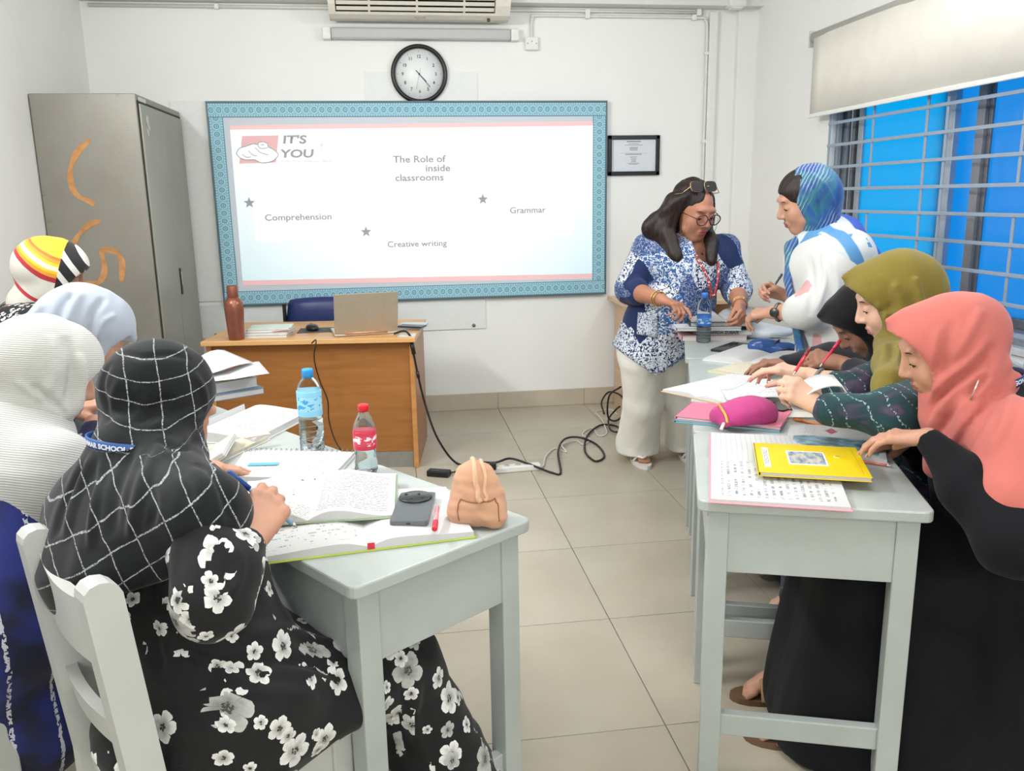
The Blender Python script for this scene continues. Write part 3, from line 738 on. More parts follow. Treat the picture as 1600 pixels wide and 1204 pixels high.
# papers and books on the teacher's desk
for i, (dz, t, w, h, da, c, lab) in enumerate(((0, .016, .23, .16, .02, (226, 228, 228), 'white exercise book at the bottom of the pile by the flask'), (.016, .013, .235, .165, -.03, (220, 224, 222), 'thin grey-white exercise book in the middle of the pile by the flask'),
        (.029, .012, .22, .16, .05, (232, 232, 228), 'white booklet with pink page flags in the pile by the flask'), (.041, .004, .22, .155, .13, (206, 222, 210), 'pale green file on top of the pile by the flask'))):
    q = at_desk(-.245+.004*i, .155+.01*i)
    b = book(lab, q[0], q[1], DZ+dz+.0005, w, h, t, DA+da, coverm('cover_%d' % i, c), 'exercise books piled by the flask')
    if i == 2:
        for k in range(5): MB().box((.04+.018*k, -.085-.004*(k % 2), .003+.0015*k), (.02, .03, .0008), Matrix.Rotation(.3*(k-2), 3, 'Z')).build('page_flag', plain('pink_flag', (240, 190, 192), .6) if 'pink_flag' not in bpy.data.materials else bpy.data.materials['pink_flag'], b)
q = at_desk(-.37, .22); paper_sheet("loose white sheet under the pile on the teacher's desk", q[0], q[1], DZ, .2, .14, DA+.1, PAPER, .002)
q = at_desk(-.02, .30); mp = tag(MB().box((0, 0, .0015), (.19, .17, .003), bev=.0012).build('mouse_pad', plain('pad_grey', (74, 76, 80), .8), None, (q[0], q[1], DZ), (0, 0, DA+.1)), 'dark grey mouse pad beside the laptop', 'mouse pad')
ms = SDF(.0035); ms.ell((0, 0, .014), (.033, .055, .024)).plane((0, 0, .001), (0, 0, -1), .003)
V, Q = ms.mesh(); mo = obj('computer_mouse', np_mesh('mouse', V, Q), plain('mouse_black', (30, 31, 34), .3)); mo.location = (q[0]-.02, q[1]-.01, DZ+.003); mo.rotation_euler.z = DA+.5; tag(mo, 'black computer mouse on the pad by the laptop', 'mouse')
MB().box((0, .018, .0375), (.007, .016, .003), bev=.001).build('scroll_wheel', plain('wheel_grey', (90, 90, 92), .5), mo)
# laptop, its back towards the class
SILV = plain('laptop_silver', (178, 166, 148), .38, metal=.35, var=.03); SILV2 = plain('laptop_light', (206, 200, 188), .4, metal=.3)
q = at_desk(.285, .10); LA = DA+PI+math.radians(16)
lp = tag(empty('laptop', (q[0], q[1], DZ), LA), "open silver laptop with its back to the class on the teacher's desk", 'laptop')
MB().box((0, -.115, .009), (.33, .235, .014), bev=.004).build('base', SILV2, lp)
MB().box((0, -.105, .0165), (.28, .10, .0012)).build('keyboard', plain('keys_dark', (60, 60, 62), .6), lp)
MB().tube([(-.11, .003, .016), (.11, .003, .016)], .007, 10).build('hinge', plain('hinge_copper', (196, 150, 120), .35, metal=.4), lp)
T = Matrix.Rotation(math.radians(-17), 3, 'X')
lid = MB().box((T @ Vector((0, 0, .112)))+Vector((0, .004, .016)), (.33, .006, .222), T, bev=.002).build('lid', SILV, lp)
MB().box((T @ Vector((0, -.0035, .114)))+Vector((0, .004, .016)), (.31, .001, .195), T).build('screen', plain('screen_lit', (120, 130, 150), .2), lp)
q = at_desk(.50, .36); book("pale blue booklet behind the laptop at the right end of the teacher's desk", q[0], q[1], DZ, .15, .2, .012, DA-.1, coverm('cover_pb', (196, 214, 218)))
q2 = at_desk(.505, .28); ph = tag(MB().box((0, 0, .004), (.075, .15, .008), bev=.0035).build('smartphone', plain('phone_dark', (38, 40, 44), .25), None, (q2[0], q2[1], DZ+.013), (0, 0, DA+1.2)), 'dark phone lying on the pale blue booklet behind the laptop', 'phone')
q = at_desk(.50, .07); paper_sheet("small white sheet at the right front corner of the teacher's desk", q[0], q[1], DZ, .09, .11, DA, PAPER, .001)

# ================================================================ CABLES ON THE FLOOR
CBL = plain('black_cable', (20, 20, 22), .45); CBW = plain('white_cable', (222, 220, 212), .5)
fx = lambda *p: p
r_ = .006
tag(MB().tube(spline([(-0.4161, 4.31, 0.7054), (-0.3903, 4.28, 0.7224), (-0.4049, 4.27, 0.6331), (-0.3845, 4.275, 0.5153), (-0.3522, 4.27, 0.4143), (-0.3514, 4.26, 0.3153), (-0.3246, 4.24, 0.2069), (-0.2608, 4.2, 0.1054), (-0.2265, 4.15, 0.05086)], 8), .0035, 8).build('cable', CBL), "thin black cable hanging from the laptop down the desk's panel front", 'cable')
pc = tag(MB().tube(spline([(0.0007426, 4.4, 0.7242), (0.05478, 4.42, 0.7326), (0.0824, 4.35, 0.7153), (0.08976, 4.33, 0.6678), (0.1106, 4.33, 0.5313), (0.1438, 4.33, 0.3573), (0.2027, 4.3, 0.1693), (0.3077, 4.357, 0.006), (0.4366, 4.355, 0.006), (0.4993, 4.203, 0.05), (0.5806, 4.223, 0.06), (0.6841, 4.185, 0.03), (0.7796, 4.11, 0.006), (0.8254, 4.101, 0.006), (0.8765, 4.425, 0.02), (0.9606, 4.655, 0.02), (1.054, 4.677, 0.02), (1.13, 4.561, 0.006), (1.119, 4.337, 0.006), (1.048, 4.257, 0.006), (1.036, 4.452, 0.006), (1.119, 4.741, 0.01), (1.251, 4.95, 0.01), (1.34, 4.916, 0.01), (1.344, 4.781, 0.01), (1.277, 4.788, 0.02), (1.317, 5.003, 0.03), (1.404, 5.155, 0.05), (1.398, 5.04, 0.1)], 8), r_, 8).build('power_cable', CBL), 'thick black power cable from the teacher\'s desk looping across the floor', 'cable')
MB().tube([(0.08742, 4.335, 0.6873), (0.09786, 4.332, 0.6233)], .011, 10).build('connector', CBL, pc); MB().tube([(0.1106, 4.33, 0.5313), (0.1158, 4.33, 0.4968)], .009, 10).build('ferrite', CBL, pc)
tag(MB().tube(spline([(1.345, 5.223, 0.01), (1.366, 5.378, 0.05), (1.439, 5.455, 0.1), (1.484, 5.291, 0.1), (1.451, 5.139, 0.03), (1.363, 4.999, 0.02), (1.314, 5.007, 0.05), (1.303, 4.937, 0.2), (1.32, 4.738, 0.3)], 8, False), r_, 8).build('power_cable', CBL), 'coil of black cable hanging beside the side table', 'cable')
tag(MB().tube(spline([(0.6973, 4.184, 0.012), (0.7506, 4.212, 0.01), (0.8004, 4.388, 0.01), (0.8837, 4.536, 0.005), (0.9295, 4.452, 0.005), (0.9249, 4.555, 0.02), (1.032, 4.665, 0.005), (1.051, 4.581, 0.005), (1.116, 4.662, 0.005), (1.099, 4.791, 0.005), (1.19, 4.92, 0.005), (1.187, 4.745, 0.005), (1.25, 4.789, 0.005), (1.293, 5.084, 0.01), (1.312, 5.302, 0.005), (1.421, 5.332, 0.005), (1.427, 5.192, 0.005)], 8), .004, 6).build('power_cable', CBW), 'white extension cable curling over the floor to the wall', 'cable')
es = tag(empty('power_strip', (0.5845, 4.194, 0), 0.04629), 'white extension socket strip lying on the floor tiles', 'power strip')
MB().box((0, 0, .016), (.30, .055, .032), bev=.006).build('case', WHITE, es)
for x in (-.09, -.03, .03, .09): MB().tube([(x, 0, .031), (x, 0, .0335)], .016, 12).build('outlet', plain('outlet_grey', (190, 190, 186), .5) if 'outlet_grey' not in bpy.data.materials else bpy.data.materials['outlet_grey'], es)
pg = tag(MB().box((0, 0, .02), (.035, .04, .04), bev=.006).build('plug', BLACK, None, (0.4741, 4.139, 0.033)), 'black plug standing in the white extension strip', 'plug')
ad = tag(empty('power_adapter', (0.197, 4.189, 0), -.4), 'black laptop power adapter on the floor behind the peach pouch', 'adapter')
MB().box((0, 0, .016), (.12, .055, .032), bev=.006).build('case', BLACK, ad); MB().tube(spline([(.06, 0, .016), (.1, .02, .03), (.12, .05, .01), (.03, .06, .005)], 6), .003, 6).build('lead', CBL, ad)

# ================================================================ STUDENT DESKS AND CHAIRS
def deskpaint():
    t = NT('desk_paint'); v = t.vec(); n = t.noise(v, 4, 4, .6); f = t.noise(v, 90, 2)
    return t.set(col=t.ramp(n, [(.3, lin((168, 175, 171))), (.7, lin((181, 188, 184)))]), rough=.3, spec=.5, bump=f, bstr=.04, bdist=.002)
DP = deskpaint()
RN, RE = Vector((.945, -.327, 0)), Vector((.327, .945, 0))       # right row: across the desks, along the row
LN, LE = Vector((-.807, -.59, 0)), Vector((-.59, .807, 0))       # left row: towards the students, along the row
DTOP = .75
def student_desk(label, o, ang, w, d, group):
    """o = corner; local x = across (w), local y = along the row (d)"""
    r = tag(empty('student_desk', (o[0], o[1], 0), ang), label, 'desk', group)
    bm = bmesh.new(); bmesh.ops.create_cube(bm, size=1)
    for v in bm.verts: v.co = Vector((v.co.x*w+w/2, v.co.y*d+d/2, v.co.z*.026+DTOP-.013))
    ve = [e for e in bm.edges if abs(e.verts[0].co.z-e.verts[1].co.z) > .01]
    bmesh.ops.bevel(bm, geom=ve, offset=.022, segments=4, profile=.5, affect='EDGES')
    he = [e for e in bm.edges if abs(e.verts[0].co.z-e.verts[1].co.z) < .001 and len(e.link_faces) == 2 and abs(e.link_faces[0].normal.z-e.link_faces[1].normal.z) > .5]
    bmesh.ops.bevel(bm, geom=he, offset=.004, segments=2, profile=.5, affect='EDGES')
    me = bpy.data.meshes.new('top'); bm.to_mesh(me); bm.free(); obj('top', me, DP, r)
    i = .022; lw = .048; zl = DTOP-.026
    for x in (i+lw/2, w-i-lw/2):
        for y in (i+lw/2, d-i-lw/2): MB().box((x, y, zl/2), (lw, lw, zl), bev=.003).build('leg', DP, r)
    for y in (i+.014, d-i-.014): MB().box((w/2, y, .648), (w-2*i-2*lw+.002, .018, .15), bev=.002).build('apron', DP, r)
    for x in (i+.014, w-i-.014): MB().box((x, d/2, .648), (.018, d-2*i-2*lw+.002, .15), bev=.002).build('apron', DP, r)
    for y in (i+lw/2, d-i-lw/2): MB().box((w/2, y, .18), (w-2*i-2*lw+.002, .026, .055), bev=.003).build('stretcher', DP, r)
    MB().box((w-i-lw/2 if ang < 0 else i+lw/2, d/2, .18), (.026, d-2*i-2*lw+.002, .055), bev=.003).build('stretcher', DP, r)
    return r
RA = math.atan2(-.327, .945)
RO = Vector((.646, 1.679, 0)); RD = .56
for k, (lab, so) in enumerate((('front desk of the right row, with the yellow book on it', 0), ('second desk of the right row, under the magenta pouch', 0), ('third desk of the right row, under the blue pouch and the phone', 0), ('far desk of the right row, carrying the stack of dark books', -.012))):
    q = RO+RE*(k*(RD+.004))+RN*so
    student_desk('light grey painted '+lab, (q.x, q.y), RA, .49, RD, 'desks of the right row')
LA_ = math.atan2(.59, .807)
LO = Vector((.271, 1.642, 0)); LW = .45
for k, lab in enumerate(('front desk of the left row, with the peach pouch on it', 'second desk of the left row, under the spiral notebook', 'third desk of the left row, under the loose papers', 'last desk of the left row, near the steel cabinet')):
    q = LO+LN*LW+LE*(k*.564)
    student_desk('light grey painted '+lab, (q.x, q.y), LA_, LW, .56, 'desks of the left row')
CHP = plain('chair_paint', (192, 194, 189), .35, var=.04, scale=5)
def make_chair(label, x, y, a):
    r = tag(empty('wooden_chair', (x, y, 0), a), label, 'chair', 'white wooden chairs')
    def post(y0):
        m = MB(); P = [(-.20, y0, 0), (-.20, y0, .42), (-.235, y0, .86)]
        V = []; F = []
        secs = [(-.195, 0), (-.195, .42), (-.235, .845)]
        n = len(secs)
        for cx, z in secs: V += [(cx-.028, y0-.021, z), (cx+.028, y0-.021, z), (cx+.028, y0+.021, z), (cx-.028, y0+.021, z)]
        for i in range(n-1):
            for k in range(4): F.append((i*4+k, i*4+(k+1) % 4, i*4+4+(k+1) % 4, i*4+4+k))
        F.append((3, 2, 1, 0)); b = (n-1)*4
        # rounded head
        for j in range(1, 6):
            t = PI*j/6; cx, z = -.235-.0035*math.sin(t), .845
            V += [(cx-.028*math.cos(t), y0-.021, z+.024*math.sin(t)), (cx-.028*math.cos(t), y0+.021, z+.024*math.sin(t))]
        h = n*4; L = [b]+[h+2*j for j in range(5)]+[b+1]; R_ = [b+3]+[h+2*j+1 for j in range(5)]+[b+2]
        for i in range(6): F.append((L[i], R_[i], R_[i+1], L[i+1])[::-1])
        F.append(tuple(L)); F.append(tuple(R_)[::-1])
        m.add(V, F); m.build('back_post', CHP, r)
    post(-.15); post(.15)
    # crest rail, bowed backwards, and a lower rail
    def rail(z0, z1, xx, dip, name):
        V = []; F = []; N = 10
        for i in range(N+1):
            u = i/N*2-1; y_ = u*.131; bx = xx-.012*(1-u*u)
            zt = z1-dip*(1-u*u)
            V += [(bx-.010, y_, z0), (bx+.010, y_, z0), (bx+.010-.008, y_, zt), (bx-.010-.008, y_, zt)]
        for i in range(N):
            for k in range(4): F.append((i*4+k, i*4+(k+1) % 4, i*4+4+(k+1) % 4, i*4+4+k)[::-1])
        F.append((0, 1, 2, 3)); F.append((N*4+3, N*4+2, N*4+1, N*4)); frommesh(name, V, F, CHP, r)
    rail(.705, .825, -.222, .012, 'crest_rail'); rail(.555, .605, -.208, .0, 'back_rail')
    bm = bmesh.new(); bmesh.ops.create_cube(bm, size=1)
    for v in bm.verts: v.co = Vector((v.co.x*.36+.0, v.co.y*(.37 if v.co.x > 0 else .33), v.co.z*.028+.436))
    bmesh.ops.bevel(bm, geom=[e for e in bm.edges if abs(e.verts[0].co.z-e.verts[1].co.z) > .01], offset=.02, segments=3, affect='EDGES')
    bmesh.ops.bevel(bm, geom=[e for e in bm.edges if abs(e.verts[0].co.z-e.verts[1].co.z) < .001 and abs(e.link_faces[0].normal.z-e.link_faces[1].normal.z) > .5], offset=.006, segments=2, affect='EDGES')
    me = bpy.data.meshes.new('seat'); bm.to_mesh(me); bm.free(); obj('seat', me, CHP, r)
    for y0 in (-.145, .145): MB().box((.15, y0, .211), (.042, .042, .422), bev=.003).build('leg', CHP, r)
    for y0 in (-.15, .15):
        MB().box((-.02, y0, .385), (.31, .018, .07), bev=.002).build('seat_rail', CHP, r)
        MB().box((-.02, y0, .16), (.31, .022, .035), bev=.002).build('stretcher', CHP, r)
    MB().box((.15, 0, .385), (.018, .25, .07), bev=.002).build('seat_rail', CHP, r); MB().box((-.195, 0, .385), (.018, .26, .07), bev=.002).build('seat_rail', CHP, r)
    return r
CH1 = (-.352, 1.490)
ch = make_chair('white painted wooden chair under the woman in the black floral dress', CH1[0], CH1[1], LA_)
def more_chair(label, x, y, a):
    c = copy_tree(ch); c.location = (x, y, 0); c.rotation_euler.z = a; c['label'] = label
more_chair('white painted wooden chair under the woman in the white ribbed scarf', -1.08, 1.77, LA_)
RF = math.atan2(.327, -.945)
more_chair('white painted wooden chair under the woman in the coral scarf', 1.585, 1.675, RF)
more_chair('white painted wooden chair under the woman in the olive scarf', 1.70, 2.20, RF)
more_chair('white painted wooden chair under the woman in the plain grey headscarf', -1.21, 2.40, LA_)
more_chair('white painted wooden chair under the woman in the striped headscarf', -1.45, 2.94, LA_)
more_chair('white painted wooden chair under the woman in the black scarf', 1.92, 2.67, RF)

# ================================================================ THINGS ON THE STUDENT DESKS
def page_text(name, rows=26, ink=(52, 54, 58), paper=(201, 201, 199), dens=.44, words=34, line=False, margin=.08, strength=.75, lined=(200, 206, 214)):
    t = NT(name); s = t.sep(t.vec('UV'))
    r = t.math('MULTIPLY', s[1], rows); fr = t.math('FRACT', r); fl = t.math('FLOOR', r)
    comb = t.n('CombineXYZ'); t.val(comb.inputs[0], t.math('MULTIPLY', s[0], words)); t.val(comb.inputs[1], t.math('MULTIPLY', fl, 7.31)); 
    n = t.noise(comb.outputs[0], 1.0, 2); comb2 = t.n('CombineXYZ'); t.val(comb2.inputs[0], t.math('MULTIPLY', s[0], words*4)); t.val(comb2.inputs[1], t.math('MULTIPLY', r, 3)); n2 = t.noise(comb2.outputs[0], 1.0, 2)
    m = t.math('MULTIPLY', t.math('GREATER_THAN', n, dens), t.math('GREATER_THAN', n2, .47))
    m = t.math('MULTIPLY', m, t.math('MULTIPLY', t.math('GREATER_THAN', fr, .3), t.math('LESS_THAN', fr, .72)))
    for a in (0, 1): m = t.math('MULTIPLY', m, t.math('MULTIPLY', t.math('GREATER_THAN', s[a], margin), t.math('LESS_THAN', s[a], 1-margin)))
    c = t.mix(t.math('MULTIPLY', m, strength), lin(paper), lin(ink))
    if line: c = t.mix(t.math('MULTIPLY', t.math('LESS_THAN', fr, .09), .7), c, lin(lined))
    return t.set(col=c, rough=.7, spec=.25)
P_TEXT = page_text('printed_page'); P_HAND = page_text('handwritten_page', rows=18, ink=(84, 90, 108), words=22, line=True, dens=.5); P_FAINT = page_text('faint_page', rows=20, ink=(78, 80, 88), words=18, dens=.56, strength=.6); P_LINED = page_text('lined_page', rows=22, dens=.95, line=True, lined=(140, 154, 176))
P_PLAIN = page_text('blank_page', dens=.97, paper=(202, 202, 202)); P_CREAM = page_text('cream_page', paper=(200, 194, 174), dens=.6, ink=(150, 146, 132))
def open_book(label, R, z, t, cov, pl, pr, bulge=.012, group=None, name='open_book', th=.003, split=.5, cat='book', lift=(0, 0), both=True):
    """R = (cx, cy, w, h, angle); spine along local y at x = (split-.5) w"""
    cx, cy, w, h, a = R
    r = tag(empty(name, (cx, cy, z), a), label, cat, group)
    xs_ = (split-.5)*w
    MB().box((0, 0, th/2), (w+.006, h+.008, th), bev=.001).build('cover', cov, r)
    for side, mat, W, lf in ((-1, pl, w*split, lift[0]), (1, pr, w*(1-split), lift[1])):
        if mat is None: continue
        N = 12; V = []; F = []; uv = []
        for i in range(N+1):
            u = i/N; x = xs_+side*u*(W-.002)
            zz = th+t*(.35+.65*min(1, u*5))*(1-.35*u)+bulge*math.sin(PI*min(1, u*1.15))**1.0*(1-u)*1.6+lf*u*u
            for y in (-h/2, h/2): V += [(x, y, th*.9+lf*u*u*.9), (x, y, zz)]; uv += [(u if side > 0 else 1-u, 0 if y < 0 else 1)]*2
        for i in range(N):
            b = i*4; q = [(b+1, b+5, b+7, b+3), (b, b+2, b+6, b+4), (b, b+4, b+5, b+1), (b+2, b+3, b+7, b+6)]
            F += [f if side > 0 else f[::-1] for f in q]
        F += [(N*4, N*4+2, N*4+3, N*4+1), (0, 1, 3, 2)]
        frommesh('pages', V, F, mat, r, False, uv=uv)
    return r
def ruler(name, R): return R
LIME = coverm('lime_cover', (176, 196, 70)); TEALC = coverm('sage_cover', (150, 168, 132)); PINKC = coverm('pink_cover', (232, 160, 172)); BROWN = coverm('brown_cover', (196, 164, 112)); GREYC = coverm('grey_cover', (188, 190, 190)); WHITEC = coverm('white_cover', (212, 213, 210))
REDM = plain('red_plastic', (206, 40, 60), .3); PHG = plain('phone_grey', (104, 110, 114), .3, metal=.3)

# ---------------- left front desk
d1 = open_book('open diary with lime green cover lying at the front of the left desk', (-0.09342, 1.674, 0.4333, 0.2801, 0.1327), DTOP, .016, LIME, P_FAINT, P_PLAIN, .004, split=.52)
MB().box((.012, -0.1401, .010), (.014, .003, .012)).build('red_tab', REDM, d1)
# the textbook's left page carries pictures
def picture_page():
    t = NT('picture_page'); uv = t.vec('UV'); s = t.sep(uv)
    v = t.mapping(uv, sc=(1.0, 1.25, 1)); vo = t.n('TexVoronoi'); t.l(v, vo.inputs[0]); vo.inputs['Scale'].default_value = 4.4; vo.inputs['Randomness'].default_value = .55
    w = t.noise(v, 22, 3)
    blob = t.math('LESS_THAN', t.math('ADD', vo.outputs[0], t.math('MULTIPLY', t.math('SUBTRACT', w, .5), .42)), .20)
    reg = t.math('MULTIPLY', t.math('MULTIPLY', t.math('GREATER_THAN', s[1], .30), t.math('LESS_THAN', s[1], .93)), t.math('MULTIPLY', t.math('GREATER_THAN', s[0], .16), t.math('LESS_THAN', s[0], .95)))
    g = t.mix(t.noise(v, 40, 2), lin((52, 54, 50)), lin((116, 118, 112)))
    c = t.mix(t.math('MULTIPLY', blob, reg), lin((200, 200, 197)), g)
    rr = t.math('FRACT', t.math('MULTIPLY', s[1], 30)); ln = t.math('MULTIPLY', t.math('MULTIPLY', t.math('GREATER_THAN', rr, .35), t.math('LESS_THAN', rr, .7)), t.math('MULTIPLY', t.math('LESS_THAN', s[1], .27), t.math('GREATER_THAN', t.noise(t.mapping(uv, sc=(30, 90, 1)), 1, 2), .5)))
    c = t.mix(t.math('MULTIPLY', ln, .7), c, lin((70, 70, 72)))
    return t.set(col=c, rough=.6)
P_PIC = picture_page()
open_book('open illustrated textbook under the writing hand on the left front desk', (-0.1843, 1.785, 0.3444, 0.2695, -0.02196), DTOP+.021, .006, TEALC, P_PIC, P_TEXT, .015, split=.485)
def phone_on(label, R, z, mat, camera=False):
    cx, cy, w, h, a = R
    r = tag(empty('smartphone', (cx, cy, z), a), label, 'phone')
    m = MB(); pts = []
    for (sx, sy, a0) in ((1, 1, 0), (-1, 1, 90), (-1, -1, 180), (1, -1, 270)):
        for k in range(5):
            an = math.radians(a0+k*22.5); rr = .009; pts.append((sx*(w/2-rr)+rr*math.cos(an), sy*(h/2-rr)+rr*math.sin(an)))
    m.prism(pts, 0, .0085); m.build('body', mat, r); MB().prism([(x*.97, y*.985) for x, y in pts], .0085, .009).build('back_glass' if camera else 'screen', mat if camera else plain('screen_black', (14, 14, 16), .12), r)
    if camera:
        MB().lathe([(.0001, .009), (w*.46, .009), (w*.46, .0125), (w*.43, .0135), (.0001, .0135)], 32).build('camera_ring', plain('camera_dark', (42, 46, 50), .25), r, loc=(-w*.02, h/2-w*.48, 0))
        for px, py in ((-.30, .12), (.05, .14), (-.10, -.2), (.2, -.12)): MB().lathe([(.0001, .0135), (.0035, .0135), (.0035, .0145), (.0001, .0145)], 12).build('camera_lens', BLACK, r, loc=(px*w, h/2-w*.48+py*w, 0))
        MB().box((0, -h/2-.0003, .0045), (.009, .001, .003), bev=.0008).build('port', BLACK, r)
    return r
phone_on('grey phone with round camera ring lying face down beside the red pen', (0.02355, 1.685, 0.07763, 0.1741, -0.1503), DTOP+.021, PHG, True)
def pen(label, a, b, mat, cap=None, r=.0045, name='pen', tip=True, cat='pen'):
    a = Vector(a); b = Vector(b); d = (b-a).normalized(); L = (b-a).length
    o = tag(empty(name, a), label, cat)
    MB().tube([(0, 0, 0), d*.012], [.0012, r], 8).build('tip', plain('pen_tip', (190, 190, 190), .3, metal=.6) if 'pen_tip' not in bpy.data.materials else bpy.data.materials['pen_tip'], o)
    MB().tube([d*.012, d*(L*.78)], r, 10).build('barrel', mat, o)
    MB().tube([d*(L*.70), d*(L*.99), d*L], [r*1.15, r*1.15, r*.8], 10).build('cap', cap or mat, o)
    return o
pen('red pen lying between the grey phone and the peach pouch', (0.07315, 1.662, 0.786), (0.06014, 1.544, 0.782), plain('clear_pink', (236, 150, 160), .2), REDM, .005)
# peach pouch
FABP = cloth('peach_canvas', (198, 152, 122), .08, 700)
pc_ = (0.1467, 1.603, 0.752)
def make_pouch():
    s = SDF(.004); A_ = -.22
    ca, sa = math.cos(A_), math.sin(A_)
    L = lambda x, y, z: np.array((pc_[0]+x*ca-y*sa, pc_[1]+x*sa+y*ca, pc_[2]+z))
    ax = np.array([[ca, sa, 0], [-sa, ca, 0], [0, 0, 1]])
    s.ell(L(0, .042, .040), (.056, .048, .046), ax).ell(L(-.002, .045, .072), (.049, .040, .046), ax, k=.03).ell(L(-.006, .048, .102), (.033, .028, .026), ax, k=.03)
    s.cone(L(-.034, .022, .024), L(.038, .016, .022), .026, .026, k=.02).cone(L(-.034, .06, .022), L(.036, .06, .022), .024, k=.02)
    s.plane((0, 0, pc_[2]+.001), (0, 0, -1), .004)
    V, Q = s.mesh(); N, _ = normals(V, Q)
    V = folds(V, N, (ca, sa, .4), 110, .0026, 3, along=.4); V = folds(V, N, (.2, .3, 1), 150, .0014, 5, along=.5); V[:, 2] = np.maximum(V[:, 2], pc_[2])
    N, _ = normals(V, Q); r = tag(empty('pouch', pc_), 'peach canvas pouch standing at the corner of the left front desk', 'pouch')
    obj('bag', np_mesh('bag', V-np.array(pc_), Q), FABP, r)
    def on(pts, off, n=6):
        out = []
        for p in spline([Vector(L(*q)) for q in pts], n):
            i = np.argmin(((V-np.array(p))**2).sum(1)); out.append(Vector(V[i]+N[i]*off-np.array(pc_)))
        return spline(out[::2], 3)
    band = cloth('peach_band', (214, 172, 140), .05)
    MB().tube(on([(-.012, .08, .10), (-.010, .05, .130), (-.004, .022, .112), (.004, .0, .085), (.010, -.008, .060)], .001), .0055, 8).build('zip_band', band, r)
    MB().tube(on([(.004, .075, .11), (.006, .05, .128), (.014, .025, .108), (.020, .004, .085), (.022, -.004, .062)], .001), .004, 8).build('zip_band', band, r)
    for q in ([(-.034, -.004, .022), (-.036, .0, .045), (-.030, .004, .064)], [(.044, .0, .020), (.046, .004, .044), (.040, .010, .062)], [(-.030, .004, .064), (.004, -.006, .058), (.040, .010, .062)]):
        MB().tube(on(q, .0004), .0016, 6).build('seam', plain('seam_tan', (150, 104, 76), .9) if 'seam_tan' not in bpy.data.materials else bpy.data.materials['seam_tan'], r)
make_pouch()
# bottles
def plastic(name, c=(235, 240, 242), a=.55):
    t = NT(name); b = t.b; b.inputs['Base Color'].default_value = (*lin(c), 1); b.inputs['Roughness'].default_value = .08
    b.inputs['Transmission Weight'].default_value = 1.0; b.inputs['IOR'].default_value = 1.12
    return t.m
CLEAR = plastic('clear_bottle'); WATER = plastic('water', (232, 240, 242)); WATER.node_tree.nodes['Principled BSDF'].inputs['IOR'].default_value = 1.2
def bottle(label, x, y, z, h, r, capm, labm, lab, level, waist=False):
    o = tag(empty('plastic_bottle', (x, y, z)), label, 'bottle')
    if waist: P = [(.75, 0), (.95, .012), (1, .05), (.98, .16), (.88, .24), (.96, .33), (1, .40), (1, .58), (.97, .66), (.80, .76), (.52, .86), (.36, .91), (.36, .93)]
    else: P = [(.80, 0), (1, .02), (1, .30), (.98, .34), (1, .38), (1, .68), (.96, .74), (.80, .82), (.55, .875), (.42, .90), (.42, .93)]
    MB().lathe([(r*a, h*b) for a, b in P], 32).build('body', CLEAR, o)
    if not waist:
        for k in range(4): MB().tube([(r*1.002*math.cos(q*PI/12), r*1.002*math.sin(q*PI/12), h*(.09+.06*k)+.002*math.sin(q*PI/2)) for q in range(24)], .0012, 5, closed=True).build('rib', CLEAR, o)
    W = [(rr*.965, zz) for rr, zz in [(r*a, h*b+.0015) for a, b in P] if zz < h*level]; e = W[-1][0]
    MB().lathe(W+[(e, h*level)], 28).build('water', WATER, o)
    MB().lathe([(r*1.012, h*lab[0]), (r*1.018, h*lab[0]+.001), (r*1.018, h*lab[1]-.001), (r*1.012, h*lab[1])], 32).build('label', labm, o)
    cr = r*.46; cap = MB().lathe([(cr, h*.90), (cr, h*.985), (cr*.92, h), (.0001, h)], 24, lobes=24, amp=.02); cap.build('cap', capm, o)
    return o
def labelmat(name, base, ink, bands):
    t = NT(name); s = t.sep(t.vec('Generated')); n = t.noise(t.mapping(t.vec('Object'), sc=(60, 60, 110)), 1, 2)
    c = t.mix(t.math('GREATER_THAN', n, .55), lin(base), lin(ink))
    c = t.mix(t.math('LESS_THAN', t.math('ABSOLUTE', t.math('SUBTRACT', s[2], .5)), .28), lin(bands), c)
    return t.set(col=c, rough=.35)
b1 = (-0.2334, 2.249, 0.75); b2 = (-0.08379, 2.03, 0.75)
bottle('clear water bottle with bright blue cap standing on the left row', b1[0], b1[1], .75, .224, .0325, plain('cap_blue', (42, 150, 220), .4), labelmat('label_blue', (160, 214, 236), (70, 160, 215), (140, 205, 232)), (.44, .74), .42)
bottle('short clear bottle with red cap and red label on the left front desk', b2[0], b2[1], .75, .172, .0285, plain('cap_red', (214, 32, 40), .4), labelmat('label_red', (212, 70, 92), (245, 225, 228), (206, 54, 78)), (.36, .62), .33, True)
